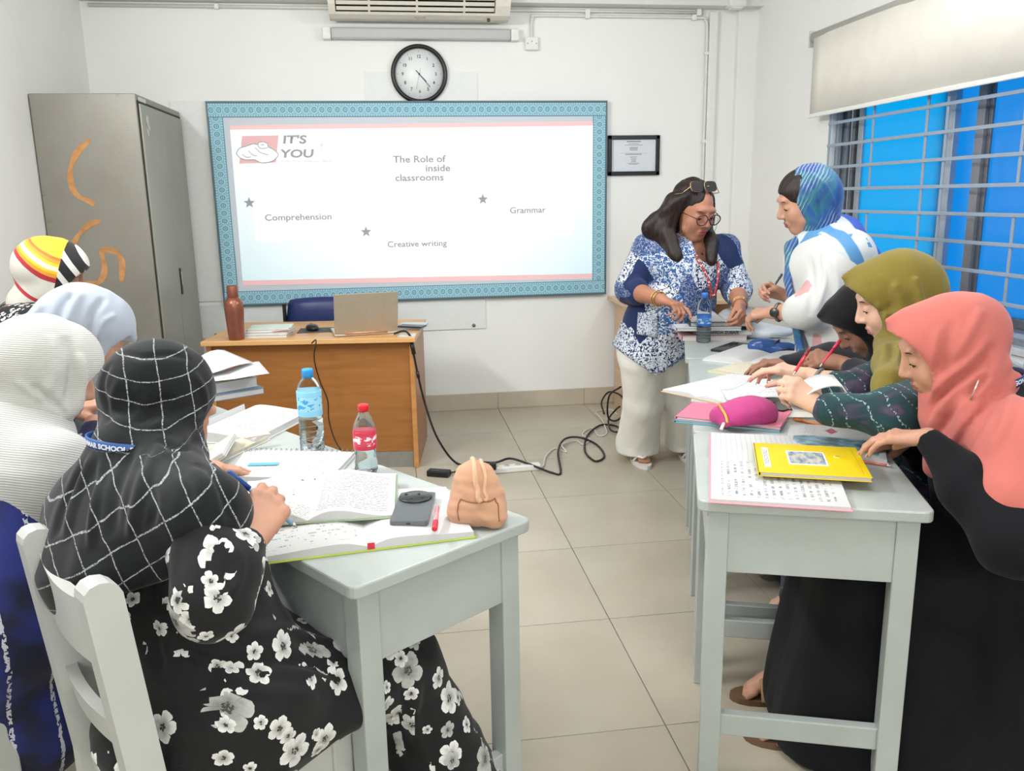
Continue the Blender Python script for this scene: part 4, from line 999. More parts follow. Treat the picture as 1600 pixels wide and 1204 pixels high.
# further notebooks along the left row
sp = open_book('spiral notebook with a printed page and blue picture beside the blue-capped bottle', (-0.2895, 2.098, 0.3042, 0.2193, -0.2374), DTOP, .012, GREYC, None, P_FAINT, .0, split=.0)
spR = (-0.2895, 2.098, 0.3042, 0.2193, -0.2374)
for k in range(22): MB().tube([(spR[2]*(k/21-.5)*.96, spR[3]/2-.004+.006*math.cos(q*PI/4), .011+.008*math.sin(q*PI/4)) for q in range(8)], .0008, 4, closed=True).build('spiral_ring', plain('wire', (150, 150, 152), .3, metal=.8) if 'wire' not in bpy.data.materials else bpy.data.materials['wire'], sp)
MB().box((-spR[2]*.16, -spR[3]*.08, .0156), (.075, .022, .0006), Matrix.Rotation(.15, 3, 'Z')).build('blue_picture', labelmat('pic_blue', (70, 150, 205), (200, 150, 90), (90, 170, 215)), sp)
open_book('thick open exercise book with plain white pages behind the spiral notebook', (-0.4434, 2.51, 0.2386, 0.3193, -0.394), DTOP, .026, WHITEC, P_PLAIN, P_FAINT, .006, split=.05)
pk = tag(empty('paper_strip', (-0.3844, 2.295, 0.782), .5), 'pale pink paper strip on the thick white exercise book', 'paper')
MB().box((0, 0, .003), (.07, .016, .006), bev=.002).build('strip', plain('strip_pink', (226, 204, 196), .6), pk)
open_book('open cream-paged notebook next to the head in the black checked scarf', (-0.4624, 2.289, 0.1055, 0.2228, -0.462), DTOP, .012, WHITEC, P_CREAM, P_CREAM, .008, split=.4)
ub = tag(empty('exercise_book', (-0.4697, 2.2, 0.775), 1.582), 'white exercise book tilted up on edge by the black checked scarf', 'book')
T_ = Matrix.Rotation(math.radians(58), 3, 'X'); MB().box(T_ @ Vector((0, 0, .0)), (.19, .012, .07), T_, bev=.002).build('pages', PAGES, ub); MB().box(T_ @ Vector((0, -.0075, .0)), (.195, .002, .074), T_).build('cover', WHITEC, ub)
sx, sy = (-0.597, 2.993)
book('blue book at the bottom of the far stack of the left row', sx, sy, DTOP, .22, .16, .022, .55, coverm('cover_bl', (92, 128, 162)), 'books stacked at the far end of the left row')
book('thick cream book in the far stack of the left row', sx-.02, sy+.02, DTOP+.022, .21, .155, .034, .62, coverm('cover_cr', (214, 208, 194)), 'books stacked at the far end of the left row')
book('tan-edged book under the loose papers of the far stack', sx-.025, sy+.025, DTOP+.056, .2, .15, .012, .5, coverm('cover_tn', (202, 180, 146)), 'books stacked at the far end of the left row')
paper_sheet('white curled sheet on top of the far stack of the left row', sx+.02, sy+.0, DTOP+.070, .24, .17, .35, P_PLAIN, .02)
paper_sheet('second white sheet lifted above the far stack of the left row', sx-.05, sy+.07, DTOP+.085, .22, .18, .75, P_PLAIN, .04, ph=.6)

# ---------------- right row, front desk
open_book('open exercise book with pink cover at the front of the right desk', (0.9023, 1.863, 0.5434, 0.2886, 1.2), DTOP, .009, PINKC, P_HAND, P_LINED, .006, split=.56)
YEL = plain('yellow_cover', (226, 196, 16), .3, var=.02); YR = (0.9725, 1.812, 0.247, 0.2377, -0.373)
yb = book('bright yellow book with a small cover photo, lying on the pink exercise book', YR[0], YR[1], DTOP+.024, YR[2], YR[3], .011, YR[4], YEL)
w, h = YR[2], YR[3]
MB().box((-.005, .005, .0114), (w*.36, h*.46, .0006)).build('photo_border', WHITE, yb)
t = NT('cover_photo'); n = t.noise(t.mapping(t.vec('Object'), sc=(70, 25, 1)), 1, 3); MB().box((-.005, .005, .0118), (w*.33, h*.40, .0006)).build('cover_photo', t.set(col=t.ramp(n, [(.35, lin((96, 104, 110))), (.5, lin((150, 165, 176))), (.62, lin((196, 180, 160)))]), rough=.4), yb)
MB().box((-w*.40, .0, .0114), (w*.06, h*.66, .0006), bev=.0002).build('name_label', WHITE, yb)
for k in range(3): MB().box((-w*.415+w*.014*k, 0, .0118), (w*.004, h*.5, .0003)).build('label_line', INK, yb)
t = NT('emblem'); MB().lathe([(.0001, 0), (.008, 0), (.008, .0005), (.0001, .0005)], 20).build('emblem', plain('emblem_pale', (240, 232, 170), .4), yb, loc=(w*.27, h*.12, .0112))
MB().lathe([(.004, 0), (.0055, 0), (.0055, .0007), (.004, .0007)], 20).build('emblem_ring', plain('emblem_gold', (196, 170, 40), .4), yb, loc=(w*.27, h*.12, .0112))
MB().box((w*.44, 0, .0113), (.0012, h*.8, .0003)).build('cover_line', plain('line_olive', (180, 152, 20), .5), yb)
def magazine():
    t = NT('magazine_page'); uv = t.vec('UV'); s = t.sep(uv)
    n = t.noise(t.mapping(uv, sc=(5, 7, 1)), 1, 5, .65)
    pic = t.ramp(n, [(.3, lin((70, 96, 90))), (.45, lin((96, 138, 150))), (.58, lin((150, 190, 206))), (.72, lin((216, 226, 228)))])
    inpic = t.math('MULTIPLY', t.math('MULTIPLY', t.math('GREATER_THAN', s[1], .10), t.math('LESS_THAN', s[1], .58)), t.math('MULTIPLY', t.math('GREATER_THAN', s[0], .06), t.math('LESS_THAN', s[0], .93)))
    c = t.mix(inpic, lin((198, 198, 196)), pic)
    d = t.math('ADD', t.math('ABSOLUTE', t.math('MULTIPLY', t.math('SUBTRACT', s[0], .46), 1.5)), t.math('ABSOLUTE', t.math('SUBTRACT', s[1], .80)))
    c = t.mix(t.math('LESS_THAN', d, .11), c, t.mix(t.math('GREATER_THAN', t.noise(uv, 60, 2), .5), lin((150, 40, 66)), lin((196, 110, 124))))
    tx = t.math('MULTIPLY', t.math('GREATER_THAN', t.noise(t.mapping(uv, sc=(60, 90, 1)), 1, 2), .56), t.math('MULTIPLY', t.math('GREATER_THAN', s[1], .66), t.math('LESS_THAN', t.math('ABSOLUTE', t.math('SUBTRACT', s[0], .2)), .09)))
    return t.set(col=t.mix(t.math('MULTIPLY', tx, .6), c, lin((110, 116, 124))), rough=.3)
open_book('open glossy magazine with a landscape picture beside the yellow book', (1.155, 2.018, 0.2444, 0.2827, -0.5043), DTOP, .012, GREYC, None, magazine(), .0, split=.0, name='magazine', cat='magazine')
pen('red pencil sticking out from under the glossy magazine', (1.187, 1.806, 0.755), (1.136, 1.858, 0.755), plain('pencil_red', (206, 120, 104), .4), name='pencil', r=.0035, cat='pencil')
pen('orange pencil lying behind the glossy magazine', (1.232, 2.154, 0.755), (1.151, 2.28, 0.755), plain('pencil_orange', (214, 122, 52), .4), name='pencil', r=.004, cat='pencil')
# pink book and magenta pouch
PB = (0.9961, 2.321, 0.3046, 0.1382, -0.6079)
book('pink patterned book lying under the magenta pouch', PB[0], PB[1], DTOP+.008, PB[2], PB[3]+.06, .010, PB[4], labelmat('pink_cover_print', (232, 150, 166), (242, 196, 200), (226, 120, 146)))
book('teal-edged book at the very bottom under the magenta pouch', PB[0]-.006, PB[1]-.005, DTOP, PB[2], PB[3]+.06, .008, PB[4]+.02, coverm('cover_teal', (70, 160, 180)))
def pink_pouch():
    o = np.array((0.9726, 2.225, 0.769)); e = np.array((0.9566, 0.2916, 0)); e = e/np.linalg.norm(e); f = np.array([-e[1], e[0], 0])
    L = lambda x, y, z: o+e*x+f*y+np.array([0, 0, z])
    s = SDF(.004); ax = np.array([e, f, [0, 0, 1]])
    s.cone(L(-.03, -.035, .018), L(.085, -.03, .016), .022, .018, k=.03).cone(L(-.055, .03, .012), L(.08, .06, .014), .016, .016, k=.03).cone(L(.08, -.03, .012), L(.085, .06, .012), .014, .014, k=.03)
    s.ell(L(.02, .012, .024), (.095, .062, .034), ax, k=.03).ell(L(.045, .0, .026), (.06, .055, .036), ax, k=.03)
    s.cone(L(-.075, -.03, .006), L(-.02, .065, .008), .007, .008, k=.03)
    s.plane((0, 0, o[2]), (0, 0, -1), .003)
    V, Q = s.mesh(); N, _ = normals(V, Q); V = folds(V, N, e, 90, .0025, 8); V[:, 2] = np.maximum(V[:, 2], o[2])
    r = tag(empty('pouch', o), 'magenta zip pouch lying on the pink book on the right row', 'pouch')
    obj('bag', np_mesh('bag', V-o, Q), cloth('magenta_canvas', (178, 62, 122), .08, 700), r)
    Nn, _ = normals(V, Q); zp = []
    for p in ((-.075, -.045, .02), (-.068, -.02, .03), (-.055, .01, .034), (-.038, .035, .034), (-.01, .065, .034)):
        i = np.argmin(((V-L(*p))**2).sum(1)); zp.append(Vector(V[i]+Nn[i]*.002-o))
    MB().tube(spline(zp, 6), .0042, 8).build('zip', plain('zip_gold', (206, 150, 70), .4, metal=.3), r)
    MB().tube([Vector(L(-.082, -.032, .012)-o), Vector(L(-.105, -.05, .004)-o)], .005, 6).build('zip_pull', plain('pull_white', (226, 214, 208), .4), r)
pink_pouch()
# writing pad of the olive-scarfed woman
open_book('large open writing pad with brown edges in front of the olive-scarfed woman', (1.14, 2.683, 0.2913, 0.3804, -1.036), DTOP, .010, BROWN, P_PLAIN, P_PLAIN, .004, split=.5)
wp = (1.14, 2.683, 0.2913, 0.3804, -1.036)
paper_sheet('white page turned up over the large writing pad', (1.159, 2.537, 0.775)[0], (1.159, 2.537, 0.775)[1], DTOP+.016, .20, .15, -.25, P_FAINT, .035, ph=.9)
phone_on('black phone lying by the cuff with the teal pattern', (1.187, 2.38, 0.07961, 0.1582, -0.98), DTOP+.014, BLACK)
book('small white notebook under the forearm of the olive-scarfed woman', 1.209, 2.306, DTOP, .16, .11, .013, -.2, coverm('cover_w2', (220, 216, 206)))
open_book('yellowish notebook near the hands of the olive-scarfed woman', (1.319, 2.989, 0.1746, 0.226, -0.9221), DTOP, .008, coverm('cover_y2', (206, 204, 150)), None, P_CREAM, .003, split=0.0)
open_book('open ring binder with white sheets behind the writing hands', (1.526, 3.193, 0.4226, 0.3886, -0.8193), DTOP, .012, WHITEC, P_PLAIN, P_PLAIN, .01, split=.42)
phone_on('black phone lying beside the shiny blue pouch', (1.456, 3.454, 0.08561, 0.2368, -0.8104), DTOP, BLACK)
def blue_pouch():
    o = np.array((1.565, 3.286, 0.752)); e = np.array((.945, -.327, 0)); f = np.array((.327, .945, 0))
    L = lambda x, y, z: o+e*x+f*y+np.array([0, 0, z]); ax = np.array([e, f, [0, 0, 1]])
    s = SDF(.004); s.ell(L(-.035, .0, .03), (.065, .04, .038), ax).ell(L(.05, -.01, .022), (.055, .032, .028), ax, k=.025).cone(L(.075, -.02, .012), L(.105, -.01, .012), .016, .012, k=.02)
    s.plane((0, 0, o[2]), (0, 0, -1), .003); V, Q = s.mesh(); N, _ = normals(V, Q); V = folds(V, N, e+.4*f, 80, .004, 5); V[:, 2] = np.maximum(V[:, 2], o[2])
    r = tag(empty('pouch', o), 'shiny blue pouch lying before the woman in white', 'pouch')
    obj('bag', np_mesh('bag', V-o, Q), plain('blue_vinyl', (48, 82, 140), .22, var=.1), r)
    MB().tube(spline([Vector(L(*p)-o) for p in ((.0, -.03, .035), (.02, -.02, .055), (.03, .0, .058), (.03, .02, .05))], 5), .004, 6).build('zip', plain('zip_dark', (30, 36, 50), .4), r)
    MB().tube(spline([Vector(L(*p)-o) for p in ((.03, -.035, .02), (.06, -.045, .03), (.09, -.035, .02), (.10, -.02, .01))], 5), .005, 6).build('strap', plain('strap_navy', (28, 38, 66), .5), r)
blue_pouch()
b3 = (1.399, 3.634, 0.75)
bottle('clear water bottle with blue label by the stack of dark books', b3[0], b3[1], .75, .225, .032, plain('cap_blue2', (58, 120, 200), .4), labelmat('label_blue2', (70, 130, 205), (180, 210, 235), (52, 112, 196)), (.34, .56), .34)
# stack of books at the far desk
STK = (1.475, 3.735)
gdark = coverm('cover_dk', (58, 66, 64)); ggrey = coverm('cover_gg', (120, 122, 112))
lst = [(.0, .0, .022, .30, .165, -.20, coverm('cover_pk2', (226, 180, 184)), 'pale pink book at the bottom of the stack by the standing teacher'), (.05, .005, .024, .26, .16, -.26, ggrey, 'grey book with pen lettering on its spine in the stack'), (-.03, .0, .016, .30, .165, -.18, coverm('cover_w3', (224, 228, 232)), 'white book sticking out of the stack to the side'), (.035, .01, .020, .28, .165, -.24, gdark, 'dark green book high in the stack by the standing teacher')]
zz = DTOP
for i, (dx, dy, t_, w, h, a, c, lab) in enumerate(lst):
    bk = book(lab, STK[0]+dx, STK[1]+dy, zz, w, h, t_, a, c, 'books stacked before the standing teacher'); zz += t_+.0005
    if i == 1: lettering('JOARDA ZUBAIR', .019, INK, bk, None, fn=lambda x, y: (x, -h/2-.001, t_/2+y), bold=.0005)
def open_lifted():
    r = open_book('open dark book held up between the teacher and the woman in white', (STK[0]+.05, STK[1]+.015, .30, .20, -.22), zz, .012, gdark, P_TEXT, P_FAINT, .02, split=.5, lift=(.0, .035)); return r
open_lifted()
cl = SDF(.005); cq = np.array((1.713, 3.605, 0.752))
cl.ell(cq+np.array((.0, .10, .02)), (.14, .07, .035), np.array([[.945, -.327, 0], [.327, .945, 0], [0, 0, 1]])).ell(cq+np.array((-.02, .11, .035)), (.07, .05, .03)).plane((0, 0, .752), (0, 0, -1), .003)
V, Q = cl.mesh(); N, _ = normals(V, Q); V = folds(V, N, (.5, .2, .8), 45, .005, 4)
V[:, 2] = np.maximum(V[:, 2], .752); tag(obj('cloth_bag', np_mesh('cloth_bag', V, Q), cloth('pale_cloth', (206, 210, 212), .05)), 'pale grey folded cloth bag behind the shiny blue pouch', 'bag')

# ================================================================ PEOPLE
def nrm(v): v = np.array(v, float); return v/np.linalg.norm(v)
def A(*v): return np.array(v, float)
def skin_mat(name, c, lip):
    t = NT(name); v = t.vec(); n = t.noise(v, 14, 4); f = t.noise(v, 260, 2); c = lin(c)
    cc = t.ramp(n, [(.3, tuple(x*.90 for x in c)), (.7, tuple(min(1, x*1.06) for x in c))])
    t.b.inputs['Subsurface Weight'].default_value = .06; t.b.inputs['Subsurface Radius'].default_value = (.02, .008, .004); t.b.inputs['Subsurface Scale'].default_value = .3
    m = t.set(col=cc, rough=.5, spec=.35, bump=f, bstr=.05, bdist=.001)
    l = plain(name+'_lips', lip, .4, var=.05)
    return [m, l]
SKINS = [skin_mat('skin_tan', (190, 142, 118), (158, 92, 84)), skin_mat('skin_brown', (150, 106, 84), (120, 72, 64)), skin_mat('skin_light', (214, 172, 148), (184, 112, 106))]
EYEW = plain('eye_white', (232, 226, 220), .25, var=.02); IRIS = plain('iris_brown', (40, 24, 16), .2); LASH = plain('brow_dark', (34, 24, 20), .8)
NAIL = plain('nail', (214, 160, 142), .3, var=.03)
class Person:
    def __init__(s, label, base, skin=0, group=None):
        s.base = A(*base, 0); s.S = SDF(.005); s.skin = SKINS[skin]; s.label = label; s.parts = []; s.lips = None
    def head(s, c, f, up=(0, 0, 1), k=1.0, ears=False):
        f = nrm(f); l = nrm(np.cross(up, f)); u = np.cross(f, l); s.hc, s.hf, s.hl, s.hu, s.hk = A(*c), f, l, u, k
        ax = np.array([f, l, u]); H = s.H; S = s.S
        S.ell(H(-.012, 0, .032), A(.094, .074, .084)*k, ax).ell(H(.030, 0, -.030), A(.062, .060, .078)*k, ax, k=.03)
        S.ell(H(.052, 0, -.088), A(.026, .028, .024)*k, ax, k=.025)                       # chin
        for q in (1, -1):
            S.ell(H(.055, .036*q, -.032), A(.026, .026, .030)*k, ax, k=.02)               # cheek
            S.cone(H(.040, .05*q, -.062), H(.056, .015*q, -.094), .016*k, .014*k, k=.02)  # jaw
            if ears: S.ell(H(-.008, .077*q, -.008), A(.018, .009, .030)*k, ax, k=.006)
        S.cone(H(.080, .034, .030), H(.080, -.034, .030), .012*k, k=.015)                 # brow
        for q in (1, -1): S.ell(H(.098, .031*q, .006), A(.018, .019, .013)*k, ax, k=.012, cut=True)
        for q in (1, -1): S.ell(H(.0735, .031*q, .003), A(.0155, .0175, .0150)*k, ax, k=.004).ell(H(.092, .031*q, -.0045), A(.012, .0130, .0036)*k, ax, k=.002, cut=True)   # lids, lowered
        S.cone(H(.086, 0, .016), H(.104, 0, -.026), .008*k, .0115*k, k=.010)
        for q in (1, -1): S.ell(H(.094, .011*q, -.031), A(.011, .008, .008)*k, ax, k=.006)
        S.cone(H(.078, .013, -.062), H(.078, -.013, -.062), .0115*k, k=.010)
        S.ell(H(.089, 0, -.057), A(.008, .021, .0055)*k, ax, k=.004).ell(H(.087, 0, -.068), A(.008, .018, .0065)*k, ax, k=.004)
        S.ell(H(.098, 0, -.0622), A(.010, .019, .0016)*k, ax, k=.002, cut=True)
        s.lips = H(.090, 0, -.0625)
        return s
    def H(s, f, l, u): return s.hc+(s.hf*f+s.hl*l+s.hu*u)*s.hk
    def eyes(s):
        for q in (1, -1):
            c = Vector(s.H(.0725, .031*q, -.001)-s.base)
            m = MB().lathe([(.0135*math.sin(PI*i/10)+.0001, -.0135*math.cos(PI*i/10)) for i in range(11)], 16)
            e = s.mb('eye', m, EYEW, loc=c)
            d = Vector(nrm(s.hf*.95-s.hu*.22))
            MB().tube([d*.0125, d*.0140], .0068, 10).build('iris', IRIS, e)
            P = [Vector(s.H(.0895-.0075*abs(t), (.031+.0140*t)*q, -.0005-.0040*t*t)-s.base) for t in (-1, -.5, 0, .5, 1)]
            s.mb('eyelash', MB().tube(spline(P, 3), .0016, 5), LASH)
            P = [Vector(s.H(.0915-.010*abs(t-.1), (.032+.019*t)*q, .029+.004*t-.006*t*t)-s.base) for t in (-1, -.4, .2, .7, 1)]
            s.mb('eyebrow', MB().tube(spline(P, 3), [.0022]*7+[.0018]*3+[.0012]*3, 5), LASH)
    def torso(s, pelvis, neck, hipL, hipR, shL, shR, r=(.13, .115, .12)):
        S = s.S; p, n = A(*pelvis), A(*neck); s.pelvis, s.neck, s.shL, s.shR = p, n, A(*shL), A(*shR)
        m = p+(n-p)*.45; c = p+(n-p)*.72
        S.cone(hipL, hipR, .095, k=.05).cone(p, m, r[0], r[1], k=.05).cone(m, c, r[1], r[2], k=.05)
        S.cone(c+(A(*shL)-c)*.55, c+(A(*shR)-c)*.55, .085, k=.05).cone(shL, shR, .048, k=.05)
        S.cone(n, s.hc-s.hf*.015*s.hk-s.hu*.05*s.hk, .050, .046, k=.03).cone(c, n, .08, .052, k=.05)
        return s
    def arm(s, sh, el, wr, k=1.0):
        s.S.cone(sh, el, .046*k, .037*k, k=.03).cone(el, A(*el)+(A(*wr)-A(*el))*.45, .038*k, .034*k, k=.02).cone(A(*el)+(A(*wr)-A(*el))*.45, wr, .034*k, .023*k, k=.02); return s
    def leg(s, hip, kn, an, toe):
        S = s.S; S.cone(hip, kn, .078, .052, k=.04).cone(kn, A(*kn)*.6+A(*an)*.4, .052, .048, k=.03).cone(A(*kn)*.6+A(*an)*.4, an, .048, .032, k=.03)
        an, toe = A(*an), A(*toe); S.cone(an, toe, .030, .022, k=.03).cone(an+A(0, 0, -.02), toe*.5+an*.5+A(0, 0, -.012), .028, .026, k=.02)
        d = nrm(toe-an); t = nrm(np.cross(d, A(0, 0, 1)))
        for i, o in enumerate((-.028, -.013, .0, .012, .023)): S.cone(toe+t*o*.9, toe+t*o+d*(.028-.004*abs(i-1)), .0105-.0006*i, .0095-.0006*i, k=.006)
        return s
    def hand(s, wr, d, n, right, curl=(.4, .4, .45, .5), thumb=(.5, .3), k=1.0, spread=.0):
        """wrist, knuckle direction, palm normal, side; curl per finger; thumb = (open, bend)"""
        S = s.S; wr = A(*wr); d = nrm(d); n = nrm(n-d*np.dot(n, d)) ; t = np.cross(d, n)*(1 if right else -1)
        s.tips = []
        S.cone(wr, wr+d*.03*k, .022*k, .021*k, k=.012, flat=(n, .8))
        lat = (.027, .009, -.009, -.025); fw = (.082, .086, .081, .072)
        L = ((.038, .024, .019), (.043, .028, .020), (.040, .026, .019), (.031, .020, .017))
        for i in range(4):
            kn = wr+(d*fw[i]+t*lat[i])*k
            S.cone(wr+(d*.02+t*lat[i]*.55)*k, kn, .0135*k, .0112*k, k=.008)
            S.ell(kn-n*.004*k, A(.010, .010, .010)*k, k=.005)
            dd = nrm(d+t*spread*(1.5-i)*.35); p = kn; a = 0
            for j, (w, ln) in enumerate(zip((.8, 1.1, .75), L[i])):
                a += curl[i]*w; e = p+(dd*math.cos(a)+n*math.sin(a))*ln*k
                rr = (.0086, .0080, .0070, .0060); q = .90 if i == 3 else 1.0
                S.cone(p, e, rr[j]*q*k, rr[j+1]*q*k, k=.003 if j else .005); S.ell(e, A(1, 1, 1)*rr[j+1]*q*k*1.02, k=.002) if j < 2 else None; p = e
            s.tips.append((p, dd*math.cos(a)+n*math.sin(a), -n*math.cos(a)+dd*math.sin(a)))
        b = wr+(d*.018+t*.016+n*.006)*k; op, bd = thumb
        d1 = nrm(d*(1-.45*op)+t*op+n*.35); p = b+d1*.042*k; S.cone(b, p, .0155*k, .0120*k, k=.010)
        d2 = nrm(d1*(1-.3*bd)+d*.5+n*bd*.8-t*bd*.5); q = p+d2*.030*k; S.cone(p, q, .0112*k, .0098*k, k=.004)
        d3 = nrm(d2+d*.2+n*bd*.8-t*bd*.6); e = q+d3*.024*k; S.cone(q, e, .0098*k, .0078*k, k=.003)
        s.tips.append((e, d3, nrm(t-d3*np.dot(t, d3))))
        s.tt = getattr(s, 'tt', [])+[(tp, k) for tp in s.tips]
        return s
    def build(s, res=.005, group=None):
        s.S.res = res; V, Q = s.S.mesh(); me = np_mesh('body', V-s.base, Q)
        o = obj('person', me, s.skin); o.location = s.base; tag(o, s.label, 'person', group); s.o = o
        if s.lips is not None:
            C = V[Q].mean(1)-s.lips; q = (C@s.hf/(.013*s.hk))**2+(C@s.hl/(.021*s.hk))**2+(C@s.hu/(.0125*s.hk))**2
            me.polygons.foreach_set('material_index', (q < 1).astype(np.int32))
        return s
    def nails(s):
        for (p, d, n), k in getattr(s, 'tt', []):
            x = Vector(np.cross(d, n)); R = Matrix((x, Vector(d), Vector(n))).transposed(); c = Vector(p+d*.0035*k+n*.0052*k-s.base)
            s.mb('fingernail', MB().box(c, (.0085*k, .0105*k, .0022*k), R, bev=.001), NAIL)
    def cloth(s, name, S, mat, f=None, seed=1, uv=None, label=None, parent=None, it=1, ridges=None, rgn=None):
        V, Q = S.mesh()
        N, fn = normals(V, Q)
        if f:
            for (across, fr, amp, *m) in f: V = folds(V, N, across, fr, amp, seed, along=m[0] if m else .18, mask=m[1](V) if len(m) > 1 else None); seed += 1
        if it: V = relax(V, Q, it)
        if ridges: V = crease(V, Q, ridges)
        me = np_mesh(name, V-s.base, Q)
        if uv is not None:
            U = uv(V, N); ul = me.uv_layers.new(name='UVMap')
            ul.data.foreach_set('uv', np.ascontiguousarray(U[Q.ravel()] if U.ndim == 2 and len(U) == len(V) else U.reshape(-1, 2), np.float32).ravel())
        o = obj(name, me, mat, parent or s.o)
        if label: o['label'] = label
        s.lastV, s.lastQ = V, Q
        return o
    def mb(s, name, mb, mat, loc=None, parent=None, label=None):
        o = mb.build(name, mat, parent or s.o, loc)
        if label: o['label'] = label
        return o
    def rel(s, p): return Vector(A(*p)-s.base)
EYE0 = np.array((0, 0, 1.41))
def on_surface(V, q, rad=.014):
    """the first point of the cloth met on the way from eye level towards q"""
    d = nrm(A(*q)-EYE0); w = V-EYE0; t = w@d; e = np.linalg.norm(w-t[:, None]*d, axis=1)
    m = e < rad
    if not m.any(): return V[np.argmin(e)]
    i = np.where(m)[0]; return EYE0+d*t[i].min() if False else V[i[np.argmin(t[i]+e[i]*2)]]
def crease(V, Q, ridges):
    """raise (h > 0) or sink (h < 0) soft creases of half width w along polylines lying on the cloth"""
    N, _ = normals(V, Q); D_ = np.zeros(len(V))
    for pts, w, h in ridges:
        P_ = np.array([v[:] for v in spline([on_surface(V, q) for q in pts], 6)])
        lo, hi = P_.min(0)-w*1.2, P_.max(0)+w*1.2; idx = np.where(((V > lo) & (V < hi)).all(1))[0]
        if not len(idx): continue
        best = np.full(len(idx), 9.0); T_ = np.zeros(len(idx)); n = len(P_)-1
        for i in range(n):
            a, b = P_[i], P_[i+1]; ab = b-a; x = V[idx]-a; t = np.clip((x@ab)/(ab@ab+1e-12), 0, 1)
            dd = np.linalg.norm(x-t[:, None]*ab, axis=1); m = dd < best; best[m] = dd[m]; T_[m] = (i+t[m])/n
        f = np.clip(1-best/w, 0, 1); f = f*f*(3-2*f); f *= np.clip(T_/.18, 0, 1)**.7*np.clip((1-T_)/.18, 0, 1)**.7
        D_[idx] += h*f
    return V+N*D_[:, None]
def patch(P, name, V, corners, mat, n=6, off=.004):
    """a piece of cloth sewn on the surface: corners given as four points seen from eye level"""
    c = [A(*q) for q in corners]; G = []; F = []
    for i in range(n+1):
        for j in range(n+1):
            u, v = i/n, j/n; q = (c[0]*(1-u)+c[1]*u)*(1-v)+(c[3]*(1-u)+c[2]*u)*v; p = on_surface(V, q)
            d = nrm(q-EYE0); G.append(EYE0+d*((p-EYE0)@d-off)-P.base)
    for i in range(n):
        for j in range(n): F.append((i*(n+1)+j, (i+1)*(n+1)+j, (i+1)*(n+1)+j+1, i*(n+1)+j+1))
    o = frommesh(name, G, F, mat, P.o, True); o.modifiers.new('t', 'SOLIDIFY').thickness = .003; return o
def boxuv(R, sc=1.0):
    """box projection in the frame R (rows), constant per face"""
    def f(V, N, Q=None):
        return None
    return f
def facewise_uv(o, R, sc=1.0):
    """uv layer from box projection, chosen per face so that prints do not smear"""
    me = o.data; nv, nf = len(me.vertices), len(me.polygons)
    V = np.empty(nv*3, np.float32); me.vertices.foreach_get('co', V); V = V.reshape(-1, 3)@np.array(R, np.float32).T
    Q = np.empty(len(me.loops), np.int32); me.loops.foreach_get('vertex_index', Q); Q = Q.reshape(-1, 4)
    n = np.cross(V[Q[:, 2]]-V[Q[:, 0]], V[Q[:, 3]]-V[Q[:, 1]]); ax = np.abs(n).argmax(1)
    P = V[Q]; uv = np.empty((nf, 4, 2), np.float32)
    for a, (i, j, off) in enumerate(((1, 2, 0), (0, 2, 3.37), (0, 1, 7.11))):
        m = ax == a; uv[m, :, 0] = P[m][:, :, i]*sc+off; uv[m, :, 1] = P[m][:, :, j]*sc+off*1.7
    ul = me.uv_layers.get('UVMap') or me.uv_layers.new(name='UVMap'); ul.data.foreach_set('uv', uv.ravel())
def band_text(P, pts, up, w, mat, tmat, txt, size, name='lanyard', start=.0, out=None, label=None, t=.003):
    """ribbon along pts (world), of width w along up, with lettering on its outer face"""
    C = spline(pts, 10); U = [Vector(up(i/(len(C)-1))) for i in range(len(C))] if callable(up) else [Vector(up)]*len(C)
    V = []; F = []; n = len(C); cen = sum(C, Vector())/n
    ctr = Vector(out) if out is not None else cen
    nor = []
    for i in range(n):
        tg = (C[min(i+1, n-1)]-C[max(i-1, 0)]).normalized(); nn = tg.cross(U[i]).normalized()
        if nn.dot(C[i]-ctr) < 0: nn = -nn
        nor.append(nn); uu = nn.cross(tg).normalized(); uu = uu if uu.dot(U[i]) > 0 else -uu; U[i] = uu
        c = C[i]
        V += [(c+uu*w/2)[:], (c-uu*w/2)[:], (c+nn*t+uu*w/2)[:], (c+nn*t-uu*w/2)[:]]
    for i in range(n-1):
        a, b = i*4, i*4+4
        F += [(a, a+1, b+1, b), (a+2, b+2, b+3, a+3), (a, b, b+2, a+2), (a+1, a+3, b+3, b+1)]
    F += [(0, 2, 3, 1), (n*4-4, n*4-3, n*4-1, n*4-2)]
    Vr = [(Vector(v)-Vector(P.base))[:] for v in V]
    o = frommesh(name, Vr, F, mat, P.o, True)
    if label: o['label'] = label
    if txt:
        Ls = [0]
        for i in range(1, n): Ls.append(Ls[-1]+(C[i]-C[i-1]).length)
        def fn(x, y):
            q = min(max(x+start, 0), Ls[-1]-1e-5); i = max(k for k in range(n) if Ls[k] <= q); i = min(i, n-2); f = (q-Ls[i])/(Ls[i+1]-Ls[i])
            return C[i].lerp(C[i+1], f)+nor[i].lerp(nor[i+1], f)*(t+.0006)+U[i].lerp(U[i+1], f)*y-Vector(P.base)
        lettering(txt, size, tmat, o, None, fn=fn, align='LEFT', bold=.0006)
    return o
def along(a, b, n): return [A(*a)*(1-i/n)+A(*b)*(i/n) for i in range(n+1)]
LANY = plain('lanyard_blue', (40, 84, 150), .5, var=.05); LANT = plain('lanyard_white', (232, 238, 244), .6); LANE = plain('lanyard_edge', (96, 150, 205), .5)

